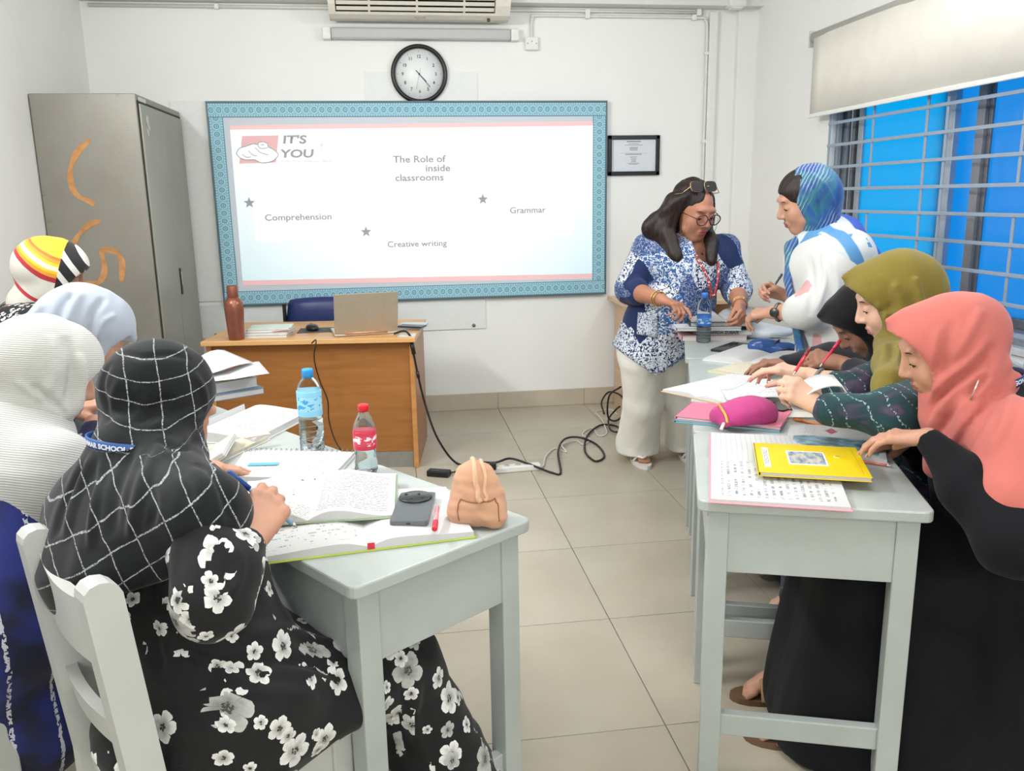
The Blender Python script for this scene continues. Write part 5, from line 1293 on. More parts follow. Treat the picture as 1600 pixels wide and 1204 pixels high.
# materials of the clothes
def checked():
    t = NT('black_checked_scarf'); s = t.sep(t.vec('UV')); v = t.vec()
    w = t.math('MULTIPLY', t.math('SUBTRACT', t.noise(v, 14, 3), .5), .012)
    ms = None
    for a, per in ((0, .044), (1, .036)):
        q = t.math('ABSOLUTE', t.math('SUBTRACT', t.math('FRACT', t.math('DIVIDE', t.math('ADD', s[a], w), per)), .5))
        m = t.math('LESS_THAN', q, .026 if a else .020); ms = m if ms is None else t.math('MAXIMUM', ms, m)
    sp = t.math('GREATER_THAN', t.noise(v, 420, 2), .47)
    m = t.math('MULTIPLY', ms, t.math('MULTIPLY_ADD', sp, .7, .15))
    c = t.mix(m, lin((18, 21, 23)), lin((178, 181, 180)))
    return t.set(col=c, rough=.8, sheen=.12, spec=.25, bump=t.noise(v, 700, 1), bstr=.2, bdist=.001)
CHECK = checked()
def floral():
    t = NT('black_floral_cloth'); uv = t.vec('UV'); v = t.vec()
    tot = None; base = lin((20, 21, 22)); col = t.mix(t.noise(v, 6, 3), lin((17, 18, 19)), lin((30, 31, 31)))
    for (sc, rnd, size, seed) in ((11.0, .66, .31, 0), (15.0, .85, .22, 5.3)):
        vo = t.n('TexVoronoi', voronoi_dimensions='2D'); mp = t.mapping(uv, loc=(seed, seed*.7, 0)); t.l(mp, vo.inputs['Vector']); vo.inputs['Scale'].default_value = sc; vo.inputs['Randomness'].default_value = rnd
        loc = t.vmath('SUBTRACT', t.vmath('SCALE', mp), t.vmath('SCALE', vo.outputs['Position'])) if False else t.vmath('SUBTRACT', mp, vo.outputs['Position'])
        x = t.sep(loc); cs = t.sep(vo.outputs['Color'])
        r = t.math('MULTIPLY', t.math('SQRT', t.math('ADD', t.math('MULTIPLY', x[0], x[0]), t.math('MULTIPLY', x[1], x[1]))), sc)
        an = t.math('ADD', t.math('ARCTAN2', x[1], x[0]), t.math('MULTIPLY', cs[0], 6.3))
        pet = t.math('ABSOLUTE', t.math('COSINE', t.math('MULTIPLY', an, 2.5)))
        wb = t.math('MULTIPLY', t.math('SUBTRACT', t.noise(uv, 90, 2), .5), .10)
        rad = t.math('MULTIPLY', t.math('MULTIPLY_ADD', t.math('POWER', pet, .5), .42, .60), t.math('MULTIPLY_ADD', cs[1], size*.55, size*.70))
        rad = t.math('ADD', rad, wb)
        keep = t.math('GREATER_THAN', cs[2], .08 if seed == 0 else .38)
        fl = t.math('MULTIPLY', t.math('LESS_THAN', r, rad), keep)
        shade = t.math('MULTIPLY_ADD', t.math('DIVIDE', r, rad), .5, t.math('MULTIPLY', t.noise(uv, 70, 3), .55))
        pc = t.ramp(shade, [(.20, lin((120, 120, 116))), (.42, lin((172, 172, 168))), (.62, lin((218, 218, 214))), (.9, lin((240, 240, 236)))])
        edge = t.math('LESS_THAN', pet, .13); pc = t.mix(t.math('MULTIPLY', edge, .35), pc, lin((110, 110, 108)))
        st = t.math('MULTIPLY', t.math('LESS_THAN', r, t.math('MULTIPLY', rad, .26)), t.math('GREATER_THAN', t.noise(uv, 240, 1), .45))
        pc = t.mix(st, pc, lin((58, 58, 54)))
        dim = t.math('GREATER_THAN', cs[1], .82); pc = t.mix(t.math('MULTIPLY', dim, .45), pc, lin((90, 92, 88)))
        col = t.mix(fl, col, pc)
    return t.set(col=col, rough=.75, sheen=.1, spec=.25, bump=t.noise(v, 600, 1), bstr=.2, bdist=.001)
FLORAL = floral()

# ---------------------------------------------------------------- woman in black checked scarf and floral dress, left front
def woman_checked():
    d, rt = A(.807, .59, 0), A(.59, -.807, 0); Zu = A(0, 0, 1)
    P = Person('seated woman in a black scarf with white checks and a black floral dress, writing', (-.36, 1.49), 0)
    pel = A(-.36, 1.48, .53); hc = A(-0.4489, 1.634, 1.034)
    P.head(hc, (.72, .48, -.55), up=(.30, .2, 1), k=1.0)
    shR = A(-0.3389, 1.383, 0.907); shL = A(-0.5683, 1.606, 0.8382); nk = A(-0.4758, 1.551, 0.9713)
    kR = A(-.03, 1.60, .50); kL = A(-.13, 1.80, .50)
    P.torso(pel, nk, pel+A(-.06, .075, .01), pel+A(.06, -.075, .01), shL, shR)
    elR = A(-0.3041, 1.282, 0.8032); wr = A(-0.2526, 1.359, 0.8576); hd = A(-0.2384, 1.397, 0.8944)
    P.arm(shR, elR, wr)
    elL = A(-0.5797, 1.762, 0.6935); wrL = A(-0.5131, 1.997, 0.79); P.arm(shL, elL, wrL)
    P.hand(wr, hd-wr+A(.01, .02, .0), A(-.35, .45, -.75), True, curl=(.75, .85, .95, 1.05), thumb=(.35, .7), k=1.06)
    P.hand(wrL, A(.8, .3, -.05), A(0, 0, -1), False, curl=(.25, .25, .3, .35))
    P.leg(pel+rt*.09, kR, A(.06, 1.68, .10), A(.15, 1.75, .035)); P.leg(pel-rt*.09, kL, A(-.04, 1.88, .10), A(.06, 1.95, .035))
    P.build(.005); P.nails()
    # dress
    S = SDF(.0075); c1 = pel+(nk-pel)*.45; c2 = pel+(nk-pel)*.72
    S.cone(pel+rt*.07, c1+rt*.04, .155, .122, k=.06).cone(pel-rt*.07, c1-rt*.04, .155, .122, k=.06).cone(c1, c2, .135, .118, k=.06)
    S.cone(c2+(shL-c2)*.6, c2+(shR-c2)*.6, .085, k=.06).cone(shL, shR, .058, k=.05).cone(c2, nk-Zu*.07, .075, .045, k=.05)
    S.cone(shR, elR, .060, .056, k=.03).cone(elR, elR+(wr-elR)*.5, .055, .046, k=.03).cone(elR+(wr-elR)*.5, elR+(wr-elR)*.93, .044, .030, k=.02)
    S.cone(shL, elL, .068, .062, k=.03).cone(elL, wrL, .06, .035, k=.03)
    hipR, hipL = pel+rt*.10-Zu*.02, pel-rt*.10-Zu*.02
    S.cone(hipR, kR-Zu*.02, .115, .085, k=.05).cone(hipL, kL-Zu*.02, .115, .085, k=.05).cone((hipR+hipL)/2, (kR+kL)/2, .10, .08, k=.05)
    S.ell(pel-Zu*.05-d*.02, (.20, .20, .085), k=.05).ell(pel+d*.14+rt*.06-Zu*.055, (.16, .13, .05), k=.05)
    for k_, a in ((kR, A(.10, 1.64, .06)), (kL, A(.0, 1.86, .06))): S.cone(k_-Zu*.03, a, .085, .125, k=.06)
    S.cone((kR+kL)/2-Zu*.05, A(.06, 1.77, .06), .08, .13, k=.06)
    S.plane((0, 0, .02), (0, 0, -1), .01)
    dr = P.cloth('dress', S, FLORAL, f=[(rt, 26, .006), ((0, 0, 1), 38, .004, .4), (d, 60, .0025, .3)], seed=4, ridges=[([(-0.2557, 0.9544, 0.8947), (-0.1794, 0.9475, 0.912), (-0.1191, 0.9388, 0.911), (-0.07063, 0.9293, 0.899)], .022, .010), ([(-0.2575, 0.9462, 0.8576), (-0.181, 0.9402, 0.8786), (-0.1134, 0.9296, 0.8737), (-0.07279, 0.9195, 0.8544)], .022, -.010), ([(-0.2665, 0.9408, 0.8279), (-0.1828, 0.9321, 0.8414), (-0.108, 0.9187, 0.829)], .022, .009),
        ([(-0.2817, 0.9598, 0.9026), (-0.2415, 0.9481, 0.8759), (-0.167, 0.9332, 0.856)], .018, -.009), ([(-0.2677, 0.988, 1.036), (-0.2755, 0.9774, 0.9843), (-0.2611, 0.9652, 0.9394)], .016, .006), ([(-0.216, 0.9755, 1.013), (-0.2125, 0.9666, 0.9758), (-0.2309, 0.9609, 0.9389)], .016, -.007), ([(-0.1956, 0.9726, 1.013), (-0.1926, 0.9654, 0.9829), (-0.2076, 0.9609, 0.9534)], .012, .006), ([(-0.297, 0.9788, 0.9772), (-0.3029, 0.9662, 0.9178), (-0.2952, 0.9517, 0.8582)], .02, -.008), ([(0.00637, 0.9081, 0.8531), (0.0004377, 0.8989, 0.8086), (0.009223, 0.8858, 0.7563)], .02, .009), ([(-0.01248, 0.9108, 0.8534), (-0.01726, 0.8997, 0.8014), (-0.01339, 0.8891, 0.7567)], .018, -.009)])
    facewise_uv(dr, np.array([d, rt, Zu]))
    # cuff frill
    # scarf : hood and cape
    T = SDF(.006); ax = np.array([P.hf, P.hl, P.hu]); H = P.H
    T.ell(H(-.012, 0, .026), (.106, .090, .098), ax).ell(H(.028, 0, -.045), (.072, .082, .082), ax, k=.03).ell(H(-.062, 0, .005), (.050, .062, .062), ax, k=.03)
    T.ell(H(.065, 0, -.02), (.052, .060, .085), ax, k=.012, cut=True)
    T.cone(H(-.02, 0, -.05), nk+A(0, 0, .01), .068, .066, k=.018)
    T.cone(H(.03, .0, -.10), nk+d*.06-Zu*.03, .055, .07, k=.025)
    bk = c2-d*.035
    T.cone(nk-Zu*.055, shL+A(0, 0, -.02), .068, .085, k=.03).cone(nk-Zu*.055, shR+A(0, 0, -.01), .066, .086, k=.03)
    T.cone(nk-d*.02-Zu*.05, bk-Zu*.05, .085, .170, k=.05).cone(bk-rt*.10-Zu*.03, bk+rt*.06-Zu*.04, .125, k=.06)
    T.cone(c2+(shL-c2)*.5-d*.015, c2+(shR-c2)*.5-d*.015, .108, k=.04); T.cone(shL-Zu*.02, shL+(elL-shL)*.65, .086, .086, k=.05)
    T.cone(nk+d*.03, shR+d*.01-Zu*.03, .060, .068, k=.04).cone(shR+d*.015-Zu*.02, shR+d*.035-Zu*.095, .058, .045, k=.04)
    q0 = shR+(elR-shR)*.50+rt*.050-d*.02; T.cutcone(q0, elR+rt*.06-d*.03, .055, .09, k=.008)
    T.plane(bk-Zu*.115, nrm(A(.30, -.30, -1)), .012)
    def uv(V, N):
        q = V-nk; up_ = q@Zu; blend = np.clip((up_-.022)/.003, 0, 1)[:, None]; vr = A(.962, .273, 0)
        hu = np.stack([((V-hc)@vr)*.82+.02, ((V-hc)@Zu)*.95+.03*np.cos(((V-hc)@vr)*14)], 1)
        n1 = nrm(vr*.94+Zu*.34); n2 = nrm(-vr*.55+Zu*.82)
        cu = np.stack([q@n1*.9+.01, q@n2*.85], 1)
        return hu*blend+cu*(1-blend)
    D_ = lambda *q: q
    RDG = [([(-0.322, 1.042, 1.24), (-0.2959, 1.036, 1.233), (-0.2678, 1.033, 1.237), (-0.2395, 1.027, 1.228)], .012, -.004), ([(-0.2402, 1.024, 1.214), (-0.2277, 1.018, 1.192), (-0.2261, 1.011, 1.162)], .014, .005), ([(-0.305, 1.03, 1.201), (-0.3008, 1.025, 1.178), (-0.3093, 1.021, 1.157)], .013, .006), ([(-0.271, 1.019, 1.17), (-0.2792, 1.017, 1.157), (-0.2918, 1.016, 1.147)], .010, .007), ([(-0.3809, 1.021, 1.113), (-0.4057, 1.015, 1.068), (-0.4184, 1.006, 1.024)], .018, -.007), ([(-0.2995, 1.009, 1.111), (-0.2926, 0.9984, 1.066), (-0.2975, 0.9907, 1.029)], .014, -.006), ([(-0.3501, 1.02, 1.127), (-0.3605, 1.008, 1.068), (-0.3709, 0.9962, 1.008)], .016, .008),([(-0.3412, 1.042, 1.231), (-0.3483, 1.035, 1.194), (-0.3409, 1.026, 1.16)], .016, -.007), ([(-0.3272, 1.035, 1.208), (-0.3358, 1.028, 1.171), (-0.3186, 1.022, 1.153)], .014, .006), ([(-0.2657, 1.022, 1.187), (-0.2876, 1.021, 1.171), (-0.308, 1.02, 1.154)], .016, -.008), ([(-0.2288, 1.013, 1.17), (-0.258, 1.014, 1.159), (-0.2842, 1.015, 1.147)], .018, .009), ([(-0.217, 1.006, 1.147), (-0.2517, 1.008, 1.133), (-0.2816, 1.013, 1.138)], .014, -.008),
        ([(-0.3158, 1.017, 1.134), (-0.3371, 1.008, 1.082), (-0.3415, 0.9953, 1.023)], .022, -.009), ([(-0.2818, 1.012, 1.133), (-0.3111, 1.003, 1.074), (-0.3215, 0.9908, 1.015)], .020, .009), ([(-0.2732, 1.009, 1.126), (-0.2537, 0.9986, 1.092), (-0.2478, 0.9902, 1.058)], .018, -.008), ([(-0.3576, 1.021, 1.127), (-0.3827, 1.013, 1.075), (-0.4007, 1.002, 1.016)], .022, .008), ([(-0.2373, 1.002, 1.118), (-0.2128, 0.9902, 1.08), (-0.2021, 0.9786, 1.035)], .016, -.008)]
    head_m = lambda V: np.clip(((V-nk)@Zu)/.05, .15, 1)
    P.cloth('headscarf', T, CHECK, f=[(nrm(P.hl*.6+P.hf*.6), 38, .0035, .25), (rt, 30, .004, .2), (nrm(rt+Zu), 55, .002, .25)], seed=11, uv=uv, ridges=RDG)
    # lanyard round the neck
    R = .079; cc = nk+A(0, 0, .030)+d*.004; pts = []
    for i in range(15):
        a = math.radians(-118+236*i/14); pts.append(Vector(cc+(-d*math.cos(a)*R*1.0+rt*math.sin(a)*R*.98)+Zu*(.006*math.cos(a)-.004)+(-Zu*.02*(1-math.cos(a))*.5)))
    band_text(P, pts, (0, 0, 1), .019, LANY, LANT, 'GRAMMAR SCHOOL-DHAKA', .0125, start=.130, out=Vector(cc), label='blue lanyard with white lettering')
    # pen in the hand
    tip = hd+A(.02, .05, -.01)
    pen('blue pen held in the writing hand above the illustrated textbook', hd+A(.05, .06, -.055), hd+A(-.055, .035, .065), plain('pen_clear_blue', (150, 190, 226), .25), plain('pen_blue', (30, 70, 150), .3), .0045)
    return P
woman_checked()

# ---------------------------------------------------------------- woman in the coral scarf and black robe, right front
CORAL = cloth('coral_scarf', (194, 108, 99), .05, 600); ABAYA = cloth('black_robe', (20, 21, 24), .12, 800, sheen=.05, spec=.15); OLIVE = cloth('olive_scarf', (124, 110, 47), .08, 700)
def woman_coral():
    d, rt, Zu = nrm(A(-.945, .327, 0)), nrm(A(.327, .945, 0)), A(0, 0, 1); lf = -rt
    P = Person('seated woman in a coral pink scarf and black robe reading beside the yellow book', (1.50, 1.72), 0)
    hc = A(1.249, 1.731, 1.057); pel = A(1.52, 1.70, .53); nk = A(1.329, 1.706, 0.9477)
    P.head(hc, (-.87, .34, -.36), up=(-.36, .1, 1), k=1.0)
    shL = A(1.325, 1.557, 0.881); shR = A(1.54, 1.854, 0.8661)
    P.torso(pel, nk, pel+lf*.09, pel+rt*.09, shL, shR)
    wrL = A(1.159, 1.641, 0.8752); hd = A(1.118, 1.696, 0.8648); elL = A(1.243, 1.447, 0.7129)
    P.arm(shL, elL, wrL)
    P.hand(wrL, hd-wrL, A(0, .1, -1), False, curl=(.30, .35, .35, .40), thumb=(.55, .2), k=.98, spread=.25)
    wrR = A(1.309, 1.894, 0.762)+A(0, .05, .012); elR = A(1.42, 1.98, .72); P.arm(shR, elR, wrR)
    P.hand(wrR, A(-.95, -.15, 0), A(0, 0, -1), True, curl=(.25, .25, .3, .3), thumb=(.3, .2), k=.95)
    kL, kR = A(1.10, 1.74, .52), A(1.13, 1.95, .52)
    P.leg(pel+lf*.09, kL, A(1.02, 1.82, .09), A(.93, 1.85, .035)); P.leg(pel+rt*.09, kR, A(1.06, 2.02, .09), A(.965, 2.035, .035))
    P.build(.005); P.nails()
    P.eyes()
    # sandals
    SAND = plain('tan_sandal', (150, 116, 84), .6)
    for an, toe in ((A(1.02, 1.82, .09), A(.93, 1.85, .035)), (A(1.06, 2.02, .09), A(.965, 2.035, .035))):
        f = nrm((toe-an)*A(1, 1, 0)); t = np.cross(f, Zu); m = MB(); pts = []
        c = an*A(1, 1, 0)*.45+toe*A(1, 1, 0)*.55+A(0, 0, 0)
        for k in range(20):
            a = k*PI/10; q = c+f*.108*math.cos(a)+t*(.043+.006*math.cos(a))*math.sin(a)-A(*P.base[:2], 0); pts.append((q[0], q[1]))
        m.prism(pts, .0, .017); P.mb('sandal_sole', m, plain('sandal_sole', (110, 82, 60), .7) if 'sandal_sole' not in bpy.data.materials else bpy.data.materials['sandal_sole'])
        m = MB()
        for off in (-.012, .022):
            q = toe*A(1, 1, 0)-f*(.035+off); m.tube(spline([Vector(q+t*.048+A(0, 0, .018)-P.base), Vector(q+t*.03+A(0, 0, .052)-P.base), Vector(q+A(0, 0, .064)-P.base), Vector(q-t*.03+A(0, 0, .052)-P.base), Vector(q-t*.048+A(0, 0, .018)-P.base)], 5), .011, 6)
        P.mb('sandal_strap', m, SAND)
    # robe
    S = SDF(.009); c1 = pel+(nk-pel)*.45; c2 = pel+(nk-pel)*.72
    S.cone(pel+lf*.07, c1+lf*.05, .165, .145, k=.06).cone(pel+rt*.07, c1+rt*.05, .165, .145, k=.06).cone(c1, c2, .16, .145, k=.06)
    S.cone(c2+(shL-c2)*.6, c2+(shR-c2)*.6, .105, k=.06).cone(shL, shR, .062, k=.05)
    S.cone(shL, elL, .072, .078, k=.03).cone(elL, elL+(wrL-elL)*.5, .074, .062, k=.03).cone(elL+(wrL-elL)*.5, elL+(wrL-elL)*.96, .054, .032, k=.02)
    S.cone(shR, elR, .07, .06, k=.03).cone(elR, elR+(wrR-elR)*.9, .055, .036, k=.03)
    for a, k_ in ((pel+lf*.10, kL), (pel+rt*.10, kR)): S.cone(a-Zu*.02, k_-Zu*.02, .115, .095, k=.06)
    S.cone(pel, (kL+kR)/2, .11, .09, k=.06)
    S.cone(kL-Zu*.04, A(1.04, 1.79, .04), .09, .12, k=.06).cone(kR-Zu*.04, A(1.09, 2.0, .05), .09, .105, k=.06).cone((kL+kR)/2-Zu*.05, A(1.08, 1.9, .05), .09, .12, k=.06)
    S.cone(pel+lf*.05-Zu*.05, A(1.36, 1.60, .03), .16, .20, k=.08).cone(pel-Zu*.05, A(1.5, 1.66, .03), .18, .22, k=.08).cone(A(1.2, 1.70, .3), A(1.2, 1.68, .03), .12, .17, k=.08)
    S.plane((0, 0, .018), (0, 0, -1), .008)
    P.cloth('robe', S, ABAYA, f=[(d, 24, .007), (rt, 34, .005, .3)], seed=21)
    # scarf
    T = SDF(.006); ax = np.array([P.hf, P.hl, P.hu]); H = P.H
    T.ell(H(-.020, 0, .022), (.120, .092, .104), ax).ell(H(.05, 0, .045), (.072, .080, .068), ax, k=.03).ell(H(-.068, 0, .0), (.050, .068, .068), ax, k=.03).cone(H(.070, 0, .096), H(.104, 0, .108), .018, .004, k=.03)
    T.ell(H(-.005, 0, -.06), (.095, .090, .085), ax, k=.03)
    T.ell(H(.118, 0, -.035), (.070, .150, .116), ax, k=.006, cut=True); T.ell(H(.075, 0, -.01), (.05, .066, .092), ax, k=.006, cut=True)
    T.cone(H(-.03, 0, -.06), nk+Zu*.02, .078, .070, k=.02).cone(H(.03, 0, -.105), nk+d*.06-Zu*.03, .050, .070, k=.03)
    ch_ = c2+d*.01
    T.cone(nk-Zu*.065, shL-Zu*.015, .070, .085, k=.025).cone(nk-Zu*.065, shR, .07, .085, k=.025).cone(shL-Zu*.02, shR-Zu*.02, .086, k=.04).cone(nk-Zu*.07, ch_-Zu*.04, .10, .150, k=.04).cone(nk-d*.03-Zu*.07, c2-d*.03, .09, .155, k=.04)
    T.cone(nk+d*.035-Zu*.01, ch_+d*.05-Zu*.03, .07, .08, k=.05)
    T.cone(shL-Zu*.01, shL+(elL-shL)*.6, .096, .098, k=.05)
    # big draped folds from the chin up over the shoulder
    for a, b, c, r in ((H(.045, .065, -.12), H(-.04, .085, -.07), H(-.10, .03, .01), .016), (H(.04, .05, -.15), nk+lf*.085+d*.05+Zu*.02, H(-.09, .055, -.06), .017), (ch_+d*.10+lf*.07-Zu*.01, nk+lf*.10+d*.06, nk+lf*.05-d*.05+Zu*.055, .015), (H(.05, -.0, -.125), ch_+d*.08+lf*.03+Zu*.0, ch_+d*.07+lf*.06-Zu*.10, .018)):
        T.chain([p_ for p_ in map(lambda v: A(*v), spline([a, b, c], 5))], r, k=.018)
    T.plane(ch_-Zu*.075, nrm(A(.06, -.10, -1)), .010)
    P.cloth('headscarf', T, CORAL, f=[(nrm(P.hl*.2+P.hf), 34, .0032, .22), (nrm(d+Zu*.5), 42, .0035, .2)], seed=33, ridges=[
        ([(0.6236, 0.8915, 1.164), (0.6459, 0.894, 1.189), (0.6741, 0.895, 1.211), (0.7027, 0.8976, 1.24)], .016, .010), ([(0.6261, 0.8891, 1.155), (0.65, 0.8914, 1.18), (0.6797, 0.8922, 1.202), (0.7074, 0.8942, 1.228)], .014, -.010),
        ([(0.625, 0.8839, 1.131), (0.6399, 0.8878, 1.158), (0.6698, 0.8895, 1.184), (0.6949, 0.8903, 1.203)], .016, .010), ([(0.6319, 0.8799, 1.118), (0.6484, 0.8842, 1.147), (0.6784, 0.8863, 1.175), (0.7005, 0.8878, 1.196)], .014, -.010),
        ([(0.6451, 0.8763, 1.11), (0.6614, 0.8798, 1.136), (0.6892, 0.8825, 1.165)], .018, .008), ([(0.6414, 0.9088, 1.252), (0.632, 0.9017, 1.215), (0.6274, 0.8947, 1.18)], .016, .006), ([(0.6598, 0.9078, 1.259), (0.649, 0.901, 1.222), (0.6385, 0.8958, 1.192)], .018, -.006), ([(0.6937, 0.9063, 1.273), (0.6787, 0.9017, 1.244), (0.6575, 0.897, 1.21)], .018, .007), ([(0.7037, 0.8846, 1.184), (0.6767, 0.8785, 1.139), (0.6596, 0.8717, 1.099)], .02, -.007), ([(0.7316, 0.8806, 1.183), (0.7144, 0.873, 1.139), (0.6899, 0.8678, 1.1)], .022, .008)])
    P.sv = P.lastV
    cc = nk+Zu*.03; pts = []
    for i in range(13):
        a = math.radians(-100+200*i/12); pts.append(Vector(cc+(-d*math.cos(a)+rt*math.sin(a))*.079+Zu*(.02*math.cos(a)+.004)))
    band_text(P, pts, (0, 0, 1), .020, plain('lanyard_navy', (46, 66, 112), .5), LANT, 'CHITTAGONG GRAMMAR', .015, start=.0, out=Vector(cc), label='navy lanyard with pale lettering')
    pin = on_surface(P.sv, (0.6743, 0.8852, 1.168))+lf*.004
    MB().tube([P.rel(pin), P.rel(pin+Zu*.045-d*.012)], .0022, 6).build('scarf_pin', plain('pin_silver', (214, 190, 180), .25, metal=.7), P.o)
    return P
woman_coral()

# ---------------------------------------------------------------- woman in the olive scarf and teal print dress
def teal_print():
    t = NT('teal_print'); v = t.vec(); n = t.noise(v, 7, 3, .5, .8); n2 = t.noise(v, 26, 2)
    c = t.ramp(n, [(.30, lin((20, 40, 46))), (.44, lin((28, 66, 70))), (.56, lin((24, 52, 58))), (.63, lin((74, 60, 84))), (.70, lin((30, 48, 44)))])
    w = t.n('TexWave'); t.l(t.mapping(v, rot=(.3, .5, .2)), w.inputs[0]); w.inputs['Scale'].default_value = 9; w.inputs['Distortion'].default_value = 6
    dots = t.math('MULTIPLY', t.math('GREATER_THAN', w.outputs[1], .965), t.math('GREATER_THAN', t.noise(v, 190, 1), .53))
    return t.set(col=t.mix(t.math('MULTIPLY', dots, .8), c, lin((150, 176, 172))), rough=.7, sheen=.1, spec=.25)
TEAL = teal_print()
def hood(P, T, fr=.0, back=.0, k=1.0, cut=(.118, -.035, .070, .150, .116), peak=.05):
    ax = np.array([P.hf, P.hl, P.hu]); H = P.H
    T.ell(H(-.018, 0, .024), A(.120+back, .096, .108)*k, ax).ell(H(.045+fr, 0, .042), A(.072, .084, .074)*k, ax, k=.03).ell(H(-.080-back, 0, -.008), A(.055, .072, .074)*k, ax, k=.03).ell(H(-.005, 0, -.06), A(.092, .088, .085)*k, ax, k=.03)
    if peak: T.cone(H(.070+fr, 0, .096), H(.104+fr, 0, .106), .018, .004, k=.03)
    T.ell(H(cut[0]+fr, 0, cut[1]), A(*cut[2:])*k, ax, k=.006, cut=True); T.ell(H(.075, 0, -.01), A(.05, .066, .092)*k, ax, k=.006, cut=True)
    return ax, H
def woman_olive():
    d, rt, Zu = nrm(A(-.945, .327, 0)), nrm(A(.327, .945, 0)), A(0, 0, 1); lf = -rt
    P = Person('seated woman in an olive green scarf and teal print dress, writing on a pad', (1.70, 2.22), 2)
    hc = A(1.408, 2.198, 1.113); pel = A(1.74, 2.20, .53); nk = A(1.48, 2.195, 0.9649)
    P.head(hc, (-.86, .36, -.36), up=(-.36, .1, 1), k=1.02)
    shL = A(1.386, 2.009, 0.906); shR = A(1.623, 2.363, 0.879)
    P.torso(pel, nk, pel+lf*.09, pel+rt*.09, shL, shR)
    wrL = A(1.073, 1.962, 0.8706); hdL = A(1.013, 2.002, 0.9155); elL = A(1.208, 1.84, 0.871)
    P.arm(shL, elL, wrL); P.hand(wrL, hdL-wrL, A(-.2, .9, -.2), False, curl=(.9, 1.0, 1.1, 1.15), thumb=(.3, .6), k=1.0)
    wrR = A(1.183, 2.241, 0.892); elR = A(1.263, 2.14, 0.8613)
    P.arm(shR, elR, wrR); P.hand(wrR, A(1.101, 2.278, 0.9112)-wrR, A(.1, .1, -1), True, curl=(.35, .45, .6, .7), thumb=(.35, .4), k=1.0)
    kL, kR = A(1.32, 2.25, .52), A(1.36, 2.45, .52)
    P.leg(pel+lf*.09, kL, A(1.30, 2.28, .09), A(1.22, 2.31, .035)); P.leg(pel+rt*.09, kR, A(1.33, 2.46, .09), A(1.25, 2.49, .035))
    P.build(.005); P.nails(); P.eyes()
    S = SDF(.009); c1 = pel+(nk-pel)*.45; c2 = pel+(nk-pel)*.72
    S.cone(pel+lf*.07, c1+lf*.05, .155, .135, k=.06).cone(pel+rt*.07, c1+rt*.05, .155, .135, k=.06).cone(c1, c2, .15, .135, k=.06)
    S.cone(c2+(shL-c2)*.6, c2+(shR-c2)*.6, .10, k=.06).cone(shL, shR, .062, k=.05)
    S.cone(shL, elL, .074, .070, k=.03).cone(elL, elL+(wrL-elL)*.85, .066, .042, k=.02).cone(shR, elR, .07, .06, k=.03).cone(elR, elR+(wrR-elR)*.35, .056, .046, k=.02)
    for a, k_ in ((pel+lf*.10, kL), (pel+rt*.10, kR)): S.cone(a-Zu*.02, k_-Zu*.02, .11, .09, k=.06).cone(k_-Zu*.04, k_*A(1, 1, 0)+Zu*.06, .085, .11, k=.06)
    S.cone(pel-Zu*.05, pel*A(1, 1, 0)+Zu*.1, .17, .2, k=.06)
    S.plane((0, 0, .018), (0, 0, -1), .008)
    P.cloth('dress', S, TEAL, f=[(d, 30, .006), (Zu, 40, .004)], seed=41)
    T = SDF(.006); ax, H = hood(P, T, fr=.005)
    T.cone(H(-.03, 0, -.09), nk, .085, .088, k=.04).cone(nk, shL+Zu*.0, .08, .070, k=.04).cone(nk, shR, .08, .07, k=.04).cone(nk-d*.02, c2-d*.04, .09, .12, k=.05)
    # hanging front drape with long folds
    a = H(.045, .03, -.115); b = A(1.235, 1.913, 0.9343); c = A(1.165, 1.846, 0.8687)
    T.chain([a, a*.5+b*.5+lf*.012, b, c], [.050, .050, .042, .022], k=.03)
    for o in (-.022, .002, .026): T.chain([H(.02+o, .085, -.02), H(.03+o, .075, -.11), b+d*(o*1.1)+lf*.036, c+d*o*.8+lf*.016], [.010, .014, .012, .008], k=.014)
    for o in (.02, -.03): T.chain([H(-.02+o, .098, .05), H(-.015+o, .094, -.05), H(.0+o, .09, -.13)], [.006, .010, .012], k=.016)
    P.cloth('headscarf', T, OLIVE, f=[(nrm(P.hf+P.hu*.2), 40, .0030, .2)], seed=45, ridges=[
        ([(0.5766, 0.9324, 1.316), (0.5716, 0.9239, 1.275), (0.5755, 0.9133, 1.23), (0.5658, 0.9046, 1.186)], .016, .008), ([(0.5851, 0.9287, 1.305), (0.5859, 0.9185, 1.26), (0.5841, 0.9103, 1.223), (0.5696, 0.9007, 1.171)], .014, -.009), ([(0.6028, 0.9244, 1.297), (0.5977, 0.9151, 1.252), (0.5913, 0.9076, 1.215), (0.5737, 0.8984, 1.163)], .014, .009), ([(0.564, 0.9317, 1.305), (0.5637, 0.9234, 1.268), (0.5717, 0.9172, 1.245)], .014, -.007), ([(0.6123, 0.9214, 1.289), (0.606, 0.9105, 1.237), (0.5887, 0.9029, 1.193)], .014, -.008), ([(0.6308, 0.917, 1.282), (0.6199, 0.9102, 1.245)], .016, .007)])
    WBAND = plain('watch_grey', (120, 124, 122), .4, metal=.3)
    ww = wrR*.75+elR*.25; dd = nrm(elR-wrR); e1 = nrm(np.cross(dd, Zu)); e2 = np.cross(e1, dd)
    P.mb('bracelet', MB().tube([P.rel(ww+e1*.031*math.cos(q*PI/10)+e2*.029*math.sin(q*PI/10)) for q in range(20)], .006, 6, closed=True), WBAND)
    pen('red pencil held upright by the olive-scarfed woman', A(1.014, 1.999, 0.9499), A(1.086, 2.054, 1.01), REDM, plain('pencil_end', (120, 30, 40), .4), .0042, 'pencil', cat='pencil')
